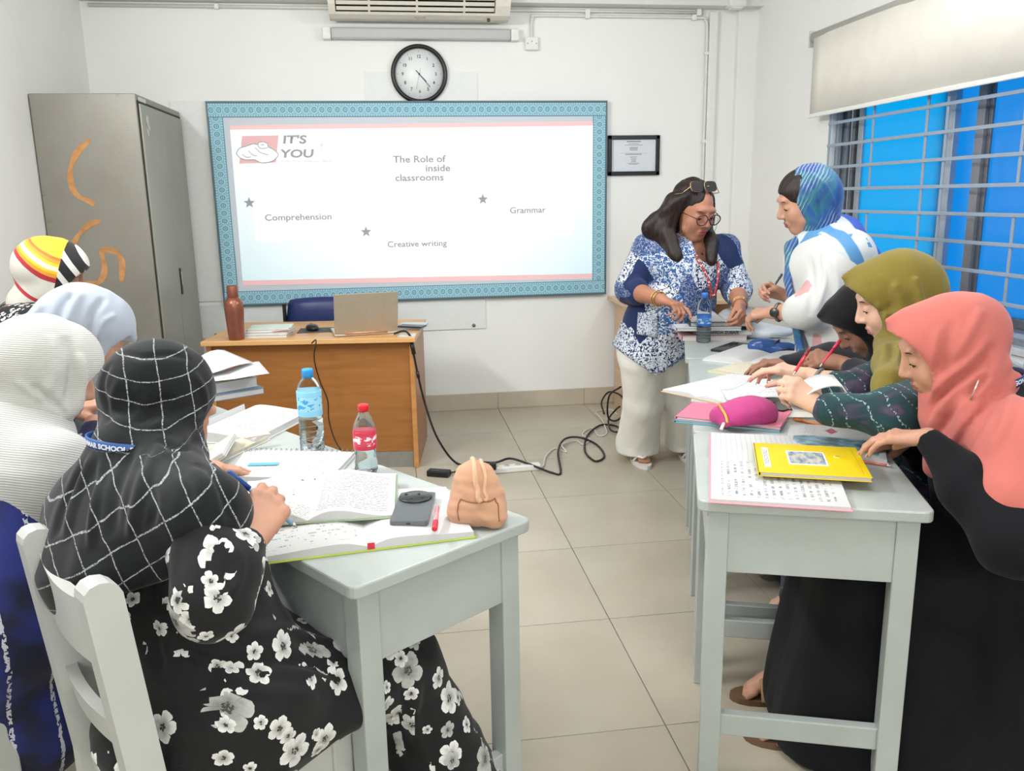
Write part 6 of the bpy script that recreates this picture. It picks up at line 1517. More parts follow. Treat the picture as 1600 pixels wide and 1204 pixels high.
    hb = tag(empty('notebook', A(1.096, 2.027, 0.8954), RA), 'white notebook with curved page held open by the olive-scarfed woman', 'notebook')
    V = []; F = []
    for i in range(13):
        u = i/12
        for y in (-.07, .07): V.append((-.06+.15*u, y, .045*math.sin(u*PI*.8)-.01+(-.04*max(0, u-.75)*4)))
    for i in range(12): F.append((i*2, i*2+2, i*2+3, i*2+1))
    o = frommesh('page', V, F, PAPER, hb, True); o.modifiers.new('t', 'SOLIDIFY').thickness = .004
    MB().box((.0, 0, -.035), (.13, .14, .004), bev=.001).build('back_cover', GREYC, hb)
    return P
woman_olive()

# ---------------------------------------------------------------- woman in the black scarf, behind the olive one
def woman_black():
    d, rt, Zu = nrm(A(-.945, .327, 0)), nrm(A(.327, .945, 0)), A(0, 0, 1); lf = -rt
    P = Person('seated woman in a black scarf bent low behind the olive-scarfed woman', (1.78, 2.72), 1)
    hc = A(1.512, 2.511, 1.007); pel = A(1.86, 2.68, .53); nk = A(1.628, 2.506, 0.8725)
    P.head(hc, (-.72, .22, -.66), up=(-.6, .1, .8), k=1.0)
    shL = A(1.502, 2.328, 0.8311); shR = A(1.731, 2.622, 0.8126)
    P.torso(pel, nk, pel+lf*.09, pel+rt*.09, shL, shR)
    wrL = A(1.393, 2.417, 0.8829); elL = A(1.433, 2.257, 0.8402); P.arm(shL, elL, wrL); P.hand(wrL, A(1.328, 2.45, 0.8961)-wrL, A(0, .6, -.7), False, curl=(.8, .9, 1.0, 1.0), thumb=(.3, .6))
    wrR = A(1.42, 2.86, .80); elR = A(1.62, 2.9, .80); P.arm(shR, elR, wrR); P.hand(wrR, A(-1, .1, 0), A(0, 0, -1), True)
    kL, kR = A(1.44, 2.72, .52), A(1.48, 2.92, .52)
    P.leg(pel+lf*.09, kL, A(1.42, 2.73, .09), A(1.34, 2.76, .035)); P.leg(pel+rt*.09, kR, A(1.46, 2.92, .09), A(1.38, 2.95, .035))
    P.build(.006); P.eyes()
    DK = cloth('dark_print', (34, 34, 40), .35, 500); BLS = cloth('black_scarf', (17, 18, 20), .1, 700)
    S = SDF(.010); c1 = pel+(nk-pel)*.45; c2 = pel+(nk-pel)*.72
    S.cone(pel, c1, .19, .17, k=.06).cone(c1, c2, .165, .15, k=.06).cone(c2+(shL-c2)*.6, c2+(shR-c2)*.6, .10, k=.06).cone(shL, shR, .062, k=.05)
    S.cone(shL, elL, .07, .062, k=.03).cone(elL, elL+(wrL-elL)*.72, .058, .040, k=.02).cone(shR, elR, .07, .06, k=.03).cone(elR, wrR, .055, .034, k=.02)
    for a, k_ in ((pel+lf*.10, kL), (pel+rt*.10, kR)): S.cone(a-Zu*.02, k_-Zu*.02, .11, .09, k=.06).cone(k_-Zu*.04, k_*A(1, 1, 0)+Zu*.06, .085, .11, k=.06)
    S.cone(pel-Zu*.05, pel*A(1, 1, 0)+Zu*.1, .17, .2, k=.06); S.plane((0, 0, .018), (0, 0, -1), .008)
    P.cloth('dress', S, DK, f=[(d, 30, .006)], seed=51)
    T = SDF(.007); ax, H = hood(P, T); T.cone(H(-.03, 0, -.09), nk, .085, .088, k=.04).cone(nk, shL, .08, .07, k=.04).cone(nk, shR, .08, .07, k=.04)
    P.cloth('headscarf', T, BLS, f=[(P.hf, 40, .003)], seed=52)
    ww = wrL*.8+elL*.2; dd = nrm(elL-wrL); e1 = nrm(np.cross(dd, Zu)); e2 = np.cross(e1, dd)
    P.mb('bangle', MB().tube([P.rel(ww+e1*.032*math.cos(q*PI/10)+e2*.032*math.sin(q*PI/10)) for q in range(20)], .004, 6, closed=True), plain('bangle_white', (220, 214, 210), .3))
    pen('red pen held by the woman in the black scarf', A(1.314, 2.416, 0.8764), A(1.406, 2.471, 0.9469), plain('pen_pink', (214, 50, 84), .35), None, .005)
woman_black()

# ---------------------------------------------------------------- women along the left row
def ribbed(name, c, c2, rot, sc):
    t = NT(name); v = t.mapping(t.vec(), rot=rot); w = t.n('TexWave'); t.l(v, w.inputs[0]); w.inputs['Scale'].default_value = sc; w.inputs['Distortion'].default_value = .6; w.inputs['Detail'].default_value = 1; w.bands_direction = 'Z'
    return t.set(col=t.ramp(w.outputs[1], [(.15, lin(c2)), (.6, lin(c))]), rough=.85, sheen=.15, spec=.2, bump=w.outputs[1], bstr=.35, bdist=.002)
RIB_H = ribbed('white_ribbed_scarf', (198, 197, 191), (188, 187, 181), (.15, -.1, 0), 66); RIB_S = ribbed('white_ribbed_shawl', (196, 196, 192), (168, 169, 166), (.42, -.18, 0), 60)
def blue_dress():
    t = NT('blue_dotted_dress'); v = t.vec(); s = t.sep(v)
    q = t.math('ADD', t.math('MULTIPLY', s[0], .8), t.math('MULTIPLY', s[1], .6)); w = t.math('MULTIPLY', t.math('SUBTRACT', t.noise(v, 60, 2), .5), .012)
    m = t.math('LESS_THAN', t.math('ABSOLUTE', t.math('SUBTRACT', t.math('FRACT', t.math('MULTIPLY', t.math('ADD', q, w), 11)), .5)), .045)
    m = t.math('MULTIPLY', m, t.math('GREATER_THAN', t.noise(v, 130, 1), .43))
    return t.set(col=t.mix(m, t.ramp(t.noise(v, 8, 2), [(.4, lin((24, 26, 52))), (.6, lin((36, 48, 124)))]), lin((206, 208, 216))), rough=.8, sheen=.1)
BLUED = blue_dress()
def seated_left(label, seat, hc, nk, f, up, skin, dress, shift, hoodmat, wr, shawl=None, k=1.0, face_cut=True, bw=1.0, extra=None, ridges=None, uv=None, fd=None, hfolds=None, cut_plane=None, drape=True):
    d, rt, Zu = A(.807, .59, 0), A(.59, -.807, 0), A(0, 0, 1)
    P = Person(label, seat, skin); pel = A(seat[0], seat[1], .53); hc, nk = A(*hc), A(*nk); P.head(hc, f, up, k)
    shL, shR = nk-rt*.17-Zu*.06, nk+rt*.17-Zu*.06
    P.torso(pel, nk, pel-rt*.09, pel+rt*.09, shL, shR)
    wrR = A(*wr); elR = (shR+wrR)/2+rt*.05-Zu*.12; P.arm(shR, elR, wrR); P.hand(wrR, d+Zu*-.1, A(0, 0, -1)-d*.2, True, curl=(.6, .7, .8, .9))
    wrL = wrR-rt*.22; elL = (shL+wrL)/2-rt*.06-Zu*.10; P.arm(shL, elL, wrL); P.hand(wrL, d+rt*.3, A(0, 0, -1), False)
    kR, kL = pel+d*.40+rt*.10-Zu*.02, pel+d*.40-rt*.10-Zu*.02
    for kk, h in ((kR, pel+rt*.09), (kL, pel-rt*.09)): P.leg(h, kk, kk*A(1, 1, 0)+d*.03+Zu*.09, kk*A(1, 1, 0)+d*.13+Zu*.035)
    P.build(.006)
    S = SDF(.010); c1 = pel+(nk-pel)*.45; c2 = pel+(nk-pel)*.72
    S.cone(pel+rt*.06, c1+rt*.05, .155*bw, .135*bw, k=.06).cone(pel-rt*.06, c1-rt*.05, .155*bw, .135*bw, k=.06).cone(c1, c2, .15*bw, .14*bw, k=.06).cone(c2+(shL-c2)*.6, c2+(shR-c2)*.6, .10, k=.06).cone(shL, shR, .062, k=.05)
    for sh, el, w in ((shR, elR, wrR), (shL, elL, wrL)): S.cone(sh, el, .068, .06, k=.03).cone(el, el+(w-el)*.9, .056, .034, k=.02)
    for kk, h in ((kR, pel+rt*.10), (kL, pel-rt*.10)): S.cone(h-Zu*.02, kk-Zu*.02, .115, .09, k=.06).cone(kk-Zu*.04, kk*A(1, 1, 0)+Zu*.07, .09, .12, k=.06)
    S.ell(pel-Zu*.05, (.20, .20, .085), k=.05); S.cone(pel-Zu*.05, pel*A(1, 1, 0)+d*.1+Zu*.25, .16, .16, k=.06)
    S.plane((0, 0, .018), (0, 0, -1), .008)
    P.cloth('dress', S, dress, f=[(rt, 28, .006), (Zu, 40, .004)], seed=61)
    T = SDF(.0065); ax = np.array([P.hf, P.hl, P.hu]); H = P.H
    T.ell(H(-.014, 0, .026), A(.108, .092, .100)*k, ax).ell(H(.025, 0, -.045), A(.075, .084, .082)*k, ax, k=.03).ell(H(-.062, 0, .005), A(.054, .066, .064)*k, ax, k=.03)
    T.ell(H(.03, 0, .04), A(.078, .082, .074)*k, ax, k=.03)
    if face_cut: T.ell(H(.125, 0, -.045), A(.072, .12, .092)*k, ax, k=.006, cut=True).ell(H(.075, 0, -.02), A(.05, .064, .088)*k, ax, k=.006, cut=True)
    T.cone(H(-.02, 0, -.06), nk+Zu*.01, .072, .068, k=.02)
    if shawl is None and drape: T.cone(nk-Zu*.04, shL-Zu*.03, .072, .066, k=.04).cone(nk-Zu*.04, shR-Zu*.03, .072, .066, k=.04).cone(nk-Zu*.04, c2-d*.03, .08, .12, k=.05)
    if extra: extra(T, H, nk, shL, shR, c2, d, rt, Zu, pel)
    if cut_plane is not None: T.plane(nk+A(*cut_plane[0]), cut_plane[1], .010)
    P.nk = nk
    P.cloth('headscarf', T, hoodmat, f=hfolds or [(P.hf, 38, .003, .2)], seed=63, ridges=ridges, uv=uv(P) if uv else None)
    if shawl:
        W = SDF(.0065); W.cone(nk-Zu*.02, shL-Zu*.01, .078, .080, k=.04).cone(nk-Zu*.02, shR-Zu*.01, .078, .080, k=.04).cone(nk-Zu*.02, c2-d*.02, .10, .165, k=.05).cone(c2-d*.02, c1-d*.02, .165, .165, k=.05)
        for sh, el in ((shR, elR), (shL, elL)): W.cone(sh, el, .086, .082, k=.04)
        W.plane(c1+Zu*shift, (-.1, .1, -1), .010)
        P.cloth('shawl', W, shawl, f=[(Zu, 40, .004), (rt, 26, .008), (nrm(rt+Zu), 44, .004, .3)], seed=66)
    return P
P2 = seated_left('seated woman in a white ribbed headscarf and shawl behind the checked scarf', (-.98, 1.83), (-0.8119, 2.066, 1.027), (-0.8571, 2.024, 0.9016), (.74, .50, -.40), (.2, .2, 1), 0, BLUED, -.03, RIB_H, (-0.7334, 2.107, 0.8879), shawl=RIB_S, k=1.06,
    ridges=[([(-0.389, 1.055, 1.258), (-0.3819, 1.045, 1.217), (-0.3901, 1.036, 1.172)], .020, -.013), ([(-0.3718, 1.048, 1.239), (-0.3691, 1.04, 1.202), (-0.3771, 1.032, 1.161)], .018, .013), ([(-0.4054, 1.058, 1.262), (-0.4015, 1.048, 1.217), (-0.4135, 1.043, 1.188)], .020, .010), ([(-0.4309, 1.049, 1.203), (-0.4077, 1.041, 1.184), (-0.3905, 1.034, 1.165)], .014, -.010), ([(-0.4516, 1.053, 1.21), (-0.4298, 1.046, 1.194), (-0.4138, 1.041, 1.182)], .014, .008)])
cc = P2.nk+A(0, 0, .032); pts = []
for i in range(11):
    a = math.radians(-95+190*i/10); pts.append(Vector(cc+(-A(.807, .59, 0)*math.cos(a)+A(.59, -.807, 0)*math.sin(a))*.079+A(0, 0, 1)*(.012*math.cos(a)-.006)))
band_text(P2, pts, (0, 0, 1), .020, plain('lanyard_dark', (52, 72, 104), .5), plain('lanyard_pale', (150, 168, 190), .6), 'CHITTAGONG GRAMMAR', .016, start=.02, out=Vector(cc), label='dark blue lanyard')
GREYS = cloth('grey_scarf', (164, 171, 182), .05, 700)
def grey_extra(T, H, nk, shL, shR, c2, d, rt, Zu, pel):
    T.cone(H(-.06, 0, -.02), nk-d*.06-Zu*.02, .075, .070, k=.05).cone(nk-d*.06-Zu*.03, pel+(nk-pel)*.55-d*.08, .10, .14, k=.06)
    T.cone(H(.06, .0, .045), H(.115, 0, .03), .045, .012, k=.03)
seated_left('seated woman in a plain grey headscarf, leaning over her book on the left row', (-1.16, 2.44), (-0.8785, 2.548, 1.057), (-1.025, 2.589, 1.011), (.80, .32, -.52), (.4, .1, 1), 0, cloth('grey_dress', (120, 124, 130), .1), 0, GREYS, (-0.8284, 2.586, 0.8875), k=1.06, extra=grey_extra,
    ridges=[([(-0.3774, 1.065, 1.31), (-0.3872, 1.063, 1.295), (-0.3958, 1.06, 1.273)], .022, -.014), ([(-0.3654, 1.063, 1.309), (-0.3768, 1.061, 1.291), (-0.3854, 1.057, 1.269)], .020, .012), ([(-0.3378, 1.058, 1.302), (-0.3546, 1.056, 1.283), (-0.3605, 1.05, 1.254)], .016, -.012), ([(-0.3259, 1.052, 1.283), (-0.343, 1.052, 1.272), (-0.3517, 1.048, 1.25)], .014, .008), ([(-0.4097, 1.067, 1.298), (-0.4209, 1.066, 1.284), (-0.4337, 1.064, 1.27)], .018, .010)])
def striped():
    t = NT('striped_scarf'); s = t.sep(t.vec('UV')); v = t.vec()
    w = t.math('MULTIPLY', t.math('SUBTRACT', t.noise(v, 9, 2), .5), .012); h = t.math('ADD', s[1], w)
    Y, R, O, CR = lin((240, 190, 40)), lin((176, 40, 52)), lin((226, 150, 40)), lin((232, 222, 190)); G = lin((206, 202, 190)); DR = lin((206, 110, 40))
    c = t.ramp(t.math('MULTIPLY_ADD', h, 4.0, .5), [(0, G), (.10, R), (.16, G), (.46, R), (.53, O), (.58, Y), (.62, CR), (.69, Y), (.73, O), (.77, DR), (.81, Y)], 'CONSTANT')
    bw = t.ramp(t.math('FRACT', t.math('MULTIPLY', t.math('ADD', t.math('ADD', s[1], t.math('MULTIPLY', s[0], .9)), w), 15)), [(0, lin((20, 20, 20))), (.62, lin((226, 222, 214)))], 'CONSTANT')
    return t.set(col=t.mix(t.math('GREATER_THAN', s[0], .030), c, bw), rough=.7, sheen=.15)
def striped_uv(P):
    def f(V, N):
        q = V-P.hc; hf, hu, hl = q@P.hf, q@P.hu, q@P.hl
        return np.stack([hf, hu+.10*hf-3.2*np.minimum(hf, 0)**2], 1)
    return f
def floral_small():
    t = NT('black_white_leaf_print'); v = t.vec(); vo = t.n('TexVoronoi'); t.l(v, vo.inputs[0]); vo.inputs['Scale'].default_value = 42
    n = t.noise(v, 70, 2); m = t.math('MULTIPLY', t.math('LESS_THAN', vo.outputs[0], .42), t.math('GREATER_THAN', n, .47))
    return t.set(col=t.mix(m, lin((18, 18, 20)), lin((214, 214, 212))), rough=.8)
seated_left('seated woman in a yellow, red and black striped headscarf near the steel cabinet', (-1.40, 2.98), (-1.194, 3.198, 1.172), (-1.28, 3.185, 1.063), (.86, .18, -.30), (.25, 0, 1), 1, floral_small(), 0, striped(), (-1.159, 3.267, 0.9488), k=1.05, uv=striped_uv,
    drape=False)

# ---------------------------------------------------------------- the standing teacher
def tunic_print():
    t = NT('indigo_print'); v = t.vec(); vo = t.n('TexVoronoi'); w = t.n('TexNoise'); t.l(v, w.inputs[0]); w.inputs['Scale'].default_value = 5
    dv = t.vmath('ADD', v, t.vmath('MULTIPLY', w.outputs[1], (.10, .10, .10))); t.l(dv, vo.inputs[0]); vo.inputs['Scale'].default_value = 7.0
    cs = t.sep(vo.outputs['Color'])
    n = t.noise(v, 60, 1, .5, .6); sq = t.math('LESS_THAN', t.math('ABSOLUTE', t.math('SUBTRACT', n, .5)), .050)
    n2 = t.noise(v, 75, 1, .5, .8); sq2 = t.math('LESS_THAN', t.math('ABSOLUTE', t.math('SUBTRACT', n2, .5)), .026)
    navy, blue, wh = lin((30, 44, 84)), lin((58, 92, 142)), lin((206, 212, 220))
    a = t.mix(sq, wh, navy); b = t.mix(sq, blue, wh); c = t.mix(t.math('MULTIPLY', sq2, .7), lin((44, 72, 122)), wh)
    col = t.mix(t.math('GREATER_THAN', cs[0], .36), a, b); col = t.mix(t.math('GREATER_THAN', cs[0], .62), col, c); col = t.mix(t.math('GREATER_THAN', cs[0], .84), col, navy)
    return t.set(col=col, rough=.75, sheen=.1, spec=.2)
def hair_mat():
    t = NT('dark_brown_hair'); v = t.mapping(t.vec(), sc=(1, 1, .10)); n = t.noise(v, 190, 3, .6)
    return t.set(col=t.ramp(n, [(.3, lin((14, 9, 8))), (.56, lin((34, 20, 17))), (.8, lin((82, 50, 38)))]), rough=.45, spec=.4, bump=n, bstr=.7, bdist=.004)
TROU = cloth('white_trousers', (240, 238, 230), .04, 600)
def teacher():
    Zu = A(0, 0, 1); d = nrm(A(.22, -.975, 0)); rt = nrm(np.cross(d, Zu)); lf = -rt
    P = Person('standing woman in a blue and white print tunic, glasses pushed up, pointing at a book', (1.36, 4.0), 1)
    P.skin = SKINS[1] if False else skin_mat('skin_warm', (178, 124, 98), (166, 78, 76))
    hc = A(1.422, 3.88, 1.332); pel = A(1.308, 3.992, 0.6587); nk = A(1.431, 3.932, 1.156)
    P.head(hc, (.30, -.86, -.30), up=(.05, -.15, 1), k=1.12, ears=True)
    shR = A(1.229, 3.961, 1.159); shL = A(1.61, 3.927, 1.152)
    hR, hL = pel+rt*.095, pel+lf*.095
    P.torso(pel, nk, hL, hR, shL, shR, r=(.12, .12, .12))
    elR = A(1.125, 3.923, 0.969); wrR = A(1.196, 3.629, 0.9512); hdR = A(1.246, 3.567, 0.934)
    elL = A(1.643, 3.848, 0.9603); wrL = A(1.525, 3.535, 0.9225); hdL = A(1.51, 3.468, 0.892)
    P.arm(shR, elR, wrR, 1.12).arm(shL, elL, wrL, 1.12)
    P.hand(wrR, hdR-wrR, A(-.2, .1, -1), True, curl=(.35, .9, 1.05, 1.1), thumb=(.3, .5), k=1.02)
    P.hand(wrL, hdL-wrL, A(-.6, .2, -.4), False, curl=(.8, .9, 1.0, 1.0), thumb=(.3, .6), k=1.0)
    aR, aL = A(1.284, 4.206, 0.08), A(1.542, 4.201, 0.08)
    aR = aR+A(0, .05, 0); aL = aL+A(.02, .06, 0)
    kR, kL = (hR+aR)/2+d*.03, (hL+aL)/2+d*.03
    P.leg(hR, kR, aR, aR+A(-.0, -.10, -.045)); P.leg(hL, kL, aL, aL+A(.02, -.10, -.045))
    P.build(.005); P.eyes(); P.nails()
    # flip-flops
    for an in (aR, aL):
        c = an*A(1, 1, 0)+A(0, -.055, 0)-A(P.base[0], P.base[1], 0); pts = [(c[0]+(.047+.004*math.cos(k*PI/10))*math.sin(k*PI/10), c[1]-.128*math.cos(k*PI/10)) for k in range(20)]
        P.mb('sandal_sole', MB().prism(pts, 0, .018), plain('sole_white', (226, 222, 216), .5) if 'sole_white' not in bpy.data.materials else bpy.data.materials['sole_white'])
        q = an+A(0, -.10, 0)-P.base; q[2] = 0
        P.mb('sandal_strap', MB().tube(spline([Vector(q+A(-.045, .03, .016)), Vector(q+A(-.03, .0, .05)), Vector(q+A(-.006, -.025, .05)), Vector(q+A(.022, .0, .052)), Vector(q+A(.045, .03, .016))], 5), .007, 6), plain('strap_white', (232, 226, 220), .4) if 'strap_white' not in bpy.data.materials else bpy.data.materials['strap_white'])
    # trousers
    S = SDF(.008); S.cone(hR+Zu*.02, hL+Zu*.02, .13, k=.05)
    for h, k_, a in ((hR, kR, aR), (hL, kL, aL)):
        S.cone(h-Zu*.04, k_, .115, .102, k=.04).cone(k_, a*A(1, 1, 0)+Zu*.10, .100, .112, k=.03).cone(a*A(1, 1, 0)+Zu*.10, a*A(1, 1, 0)+Zu*.055, .112, .112, k=.02)
    S.plane((0, 0, .045), (0, 0, -1), .008)
    P.cloth('trousers', S, TROU, f=[(rt, 30, .007, .12), (Zu, 22, .003)], seed=71)
    # tunic
    T = SDF(.007); c1 = pel+(nk-pel)*.45; c2 = pel+(nk-pel)*.72
    T.cone(pel+rt*.08-Zu*.02, c1+rt*.07, .165, .145, k=.06).cone(pel+lf*.08-Zu*.02, c1+lf*.07, .165, .145, k=.06).cone(c1, c2+d*.03, .17, .155, k=.06)
    T.cone(c2+(shL-c2)*.55+d*.04, c2+(shR-c2)*.55+d*.04, .115, k=.05).cone(shL, shR, .066, k=.05).cone(c2, nk-Zu*.03, .10, .07, k=.04)
    for sh, el, w in ((shR, elR, wrR), (shL, elL, wrL)):
        e2 = el+(w-el)*.26; T.cone(sh, el, .068, .070, k=.03).cone(el, e2, .068, .062, k=.02)
    T.cone(pel+rt*.10-Zu*.06, pel+rt*.12-Zu*.30, .150, .125, k=.06).cone(pel+lf*.10-Zu*.06, pel+lf*.12-Zu*.20, .13, .11, k=.06).cone(pel-Zu*.05, pel-Zu*.2, .16, .13, k=.06)
    b0 = A(1.239, 3.791, 0.5505); T.plane(b0, nrm(A(.62, .0, -1)), .01); T.plane(b0, nrm(A(-.80, 0, -1)), .01)
    T.ell(nk+d*.10-Zu*.0, (.045, .06, .10), k=.012, cut=True)
    P.cloth('tunic', T, tunic_print(), f=[(rt, 26, .006), (Zu, 34, .004)], seed=73, ridges=[([(0.299, 0.965, 1.287), (0.2897, 0.9579, 1.25), (0.2969, 0.9485, 1.213)], .022, .008), ([(0.3134, 0.9595, 1.272), (0.3086, 0.9518, 1.235), (0.3134, 0.9453, 1.209)], .02, -.008), ([(0.2827, 0.9791, 1.339), (0.2779, 0.9748, 1.317), (0.2845, 0.9696, 1.299)], .016, -.006), ([(0.3382, 0.966, 1.316), (0.3288, 0.959, 1.279), (0.3308, 0.9503, 1.242)], .02, .007)])
    t = NT('pocket_print'); n = t.noise(t.vec(), 110, 1); patch(P, 'pocket', P.lastV, ((0.2886, 0.9635, 1.274), (0.3112, 0.96, 1.273), (0.3098, 0.9537, 1.244), (0.2859, 0.9581, 1.249)), t.set(col=t.mix(t.math('LESS_THAN', t.math('ABSOLUTE', t.math('SUBTRACT', n, .5)), .05), lin((206, 212, 220)), lin((52, 72, 112))), rough=.8))
    # hair
    Hh = SDF(.006); ax = np.array([P.hf, P.hl, P.hu]); H = P.H
    Hh.ell(H(-.022, 0, .045), A(.098, .086, .090)*1.1, ax).ell(H(-.05, 0, -.02), A(.062, .086, .09)*1.1, ax, k=.03)
    Hh.ell(H(.088, -.0, -.028), A(.066, .066, .098)*1.1, ax, k=.012, cut=True)
    # long wavy locks on both sides
    def lock(pts, r, n=0): Hh.chain([A(*p_) for p_ in spline(pts, 5)], r, k=.022)
    for o in (0, 1, 2):
        lock([H(.0-.02*o, -.080, .05), H(-.01-.02*o, -.094-.01*o, -.02), H(-.0-.03*o, -.108-.03*o, -.09), A(1.299, 3.849, 1.211)-rt*.0+A(-.02*o, .03*o, -.01*o), A(1.318, 3.806, 1.124)+A(-.025*o, .03*o, -.0)], .026-.002*o)
        lock([H(.0-.02*o, .080, .05), H(-.01-.02*o, .092, -.02), H(.0-.03*o, .098+.006*o, -.09), A(1.498, 3.828, 1.195)+A(.012*o, .03*o, -.01*o), A(1.482, 3.779, 1.104)+A(.016*o, .03*o, -.0)], .024-.002*o)
    lock([H(-.06, 0, .0), H(-.09, 0, -.09), nk-d*.09-Zu*.05], .06)
    lock([H(.02, -.06, .085), H(-.03, -.12, .0), A(1.285, 3.906, 1.269), A(1.277, 3.896, 1.221)], .018)
    P.cloth('hair', Hh, hair_mat(), f=[(nrm(rt), 80, .005, .25), (nrm(rt+d), 45, .007, .5)], seed=75)
    # glasses on the nose, sunglasses on the hair
    GF = plain('glasses_frame', (70, 40, 44), .3); k = P.hk
    t = NT('lens'); t.b.inputs['Transmission Weight'].default_value = 1; t.b.inputs['Roughness'].default_value = .02; t.b.inputs['IOR'].default_value = 1.05; LENS = t.m
    def rim(c, rx, rz, n=20): return [Vector(P.H(c[0]-.06*abs(rx*math.cos(q*2*PI/n))*0, c[1]+rx*math.cos(q*2*PI/n)*(1+.10*math.sin(q*2*PI/n)), c[2]+rz*math.sin(q*2*PI/n))-P.base) for q in range(n)]
    for q in (1, -1):
        r_ = rim((.106, .033*q, -.003), .028, .022); P.mb('glasses_rim', MB().tube(r_, .0026, 6, closed=True), GF)
        m = MB(); m.add([v[:] for v in r_], [tuple(range(len(r_)))]); P.mb('glasses_lens', m, LENS)
        P.mb('glasses_temple', MB().tube([Vector(P.H(.104, .061*q, .004)-P.base), Vector(P.H(.06, .079*q, .008)-P.base), Vector(P.H(-.0, .084*q, .006)-P.base)], .0022, 6), GF)
    P.mb('glasses_bridge', MB().tube([Vector(P.H(.107, .007, .0)-P.base), Vector(P.H(.110, 0, .003)-P.base), Vector(P.H(.107, -.007, .0)-P.base)], .0022, 6), GF)
    SG = plain('sunglass_dark', (44, 42, 44), .15); GOLD = plain('gold_wire', (206, 180, 130), .3, metal=.8)
    for q in (1, -1):
        c = P.H(.050, .036*q-.020, .122); x = P.hl; y = nrm(P.hu*.55-P.hf*-.0+P.hf*-.75); y = nrm(-P.hf*.55+P.hu*.75); z = np.cross(x, y)
        pts = [Vector(c+x*.034*math.copysign(abs(math.cos(a))**.6, math.cos(a))+y*.024*math.copysign(abs(math.sin(a))**.6, math.sin(a))-P.base) for a in [i*PI/10 for i in range(20)]]
        m = MB(); n_ = 20; V = [v[:] for v in pts]+[(v+Vector(z)*.003)[:] for v in pts]
        m.add(V, [tuple(range(n_)), tuple(range(n_, 2*n_))[::-1]]+[(i, n_+i, n_+(i+1) % n_, (i+1) % n_) for i in range(n_)]); P.mb('sunglasses_lens', m, SG, label='dark sunglasses lens pushed up on the hair')
        P.mb('sunglasses_rim', MB().tube(pts, .0016, 5, closed=True), GOLD)
        P.mb('sunglasses_arm', MB().tube([Vector(c+x*.034*q-P.base), Vector(P.H(.02, .098*q, .085)-P.base), Vector(P.H(-.04, .10*q, .06)-P.base)], .002, 5), GOLD)
    P.mb('sunglasses_bridge', MB().tube([Vector(P.H(.054, .006, .122)-P.base), Vector(P.H(.058, 0, .126)-P.base), Vector(P.H(.054, -.006, .122)-P.base)], .002, 5), GOLD)
    for q in (1, -1): P.mb('glasses_chain', MB().tube(spline([Vector(P.H(.07, .080*q, -.005)-P.base), Vector(P.H(.07, .082*q, -.06)-P.base), Vector(P.H(.03, .088*q, -.10)-P.base)], 6), .0012, 5), GOLD)
    # red lanyard and inner blouse
    REDL = NT('red_lanyard'); v = REDL.vec(); REDL = REDL.set(col=REDL.mix(REDL.math('GREATER_THAN', REDL.noise(v, 95, 1), .60), lin((150, 44, 44)), lin((226, 196, 186))), rough=.5)
    for q in (1, -1):
        P.mb('lanyard', MB().tube(spline([Vector(nk+lf*.062*q+d*.06+Zu*.03-P.base), Vector(nk+lf*.050*q+d*.155-Zu*.05-P.base), Vector(nk+lf*.028*q+d*.20-Zu*.13-P.base), Vector(nk+lf*.004*q+d*.205-Zu*.215-P.base)], 6), .0065, 6), REDL)
    P.mb('undershirt', MB().box(P.rel(nk+d*.135-Zu*.15), (.05, .012, .17), bev=.005), plain('maroon', (96, 40, 46), .7))
    P.mb('pendant', MB().lathe([(.0001, -.007), (.007, 0), (.0001, .007)], 10), plain('pendant_dark', (60, 20, 24), .3), loc=P.rel(nk+d*.105-Zu*.02))
    BR = plain('gold_bangle', (206, 168, 110), .25, metal=.8)
    for w, e in ((wrR, elR), (wrL, elL)):
        for f_ in (.06, .13):
            c = w*(1-f_)+e*f_; dd = nrm(e-w); e1 = nrm(np.cross(dd, Zu)); e2 = np.cross(e1, dd)
            P.mb('bangle', MB().tube([P.rel(c+e1*.033*math.cos(q*PI/10)+e2*.033*math.sin(q*PI/10)) for q in range(20)], .0028, 6, closed=True), BR)
teacher()

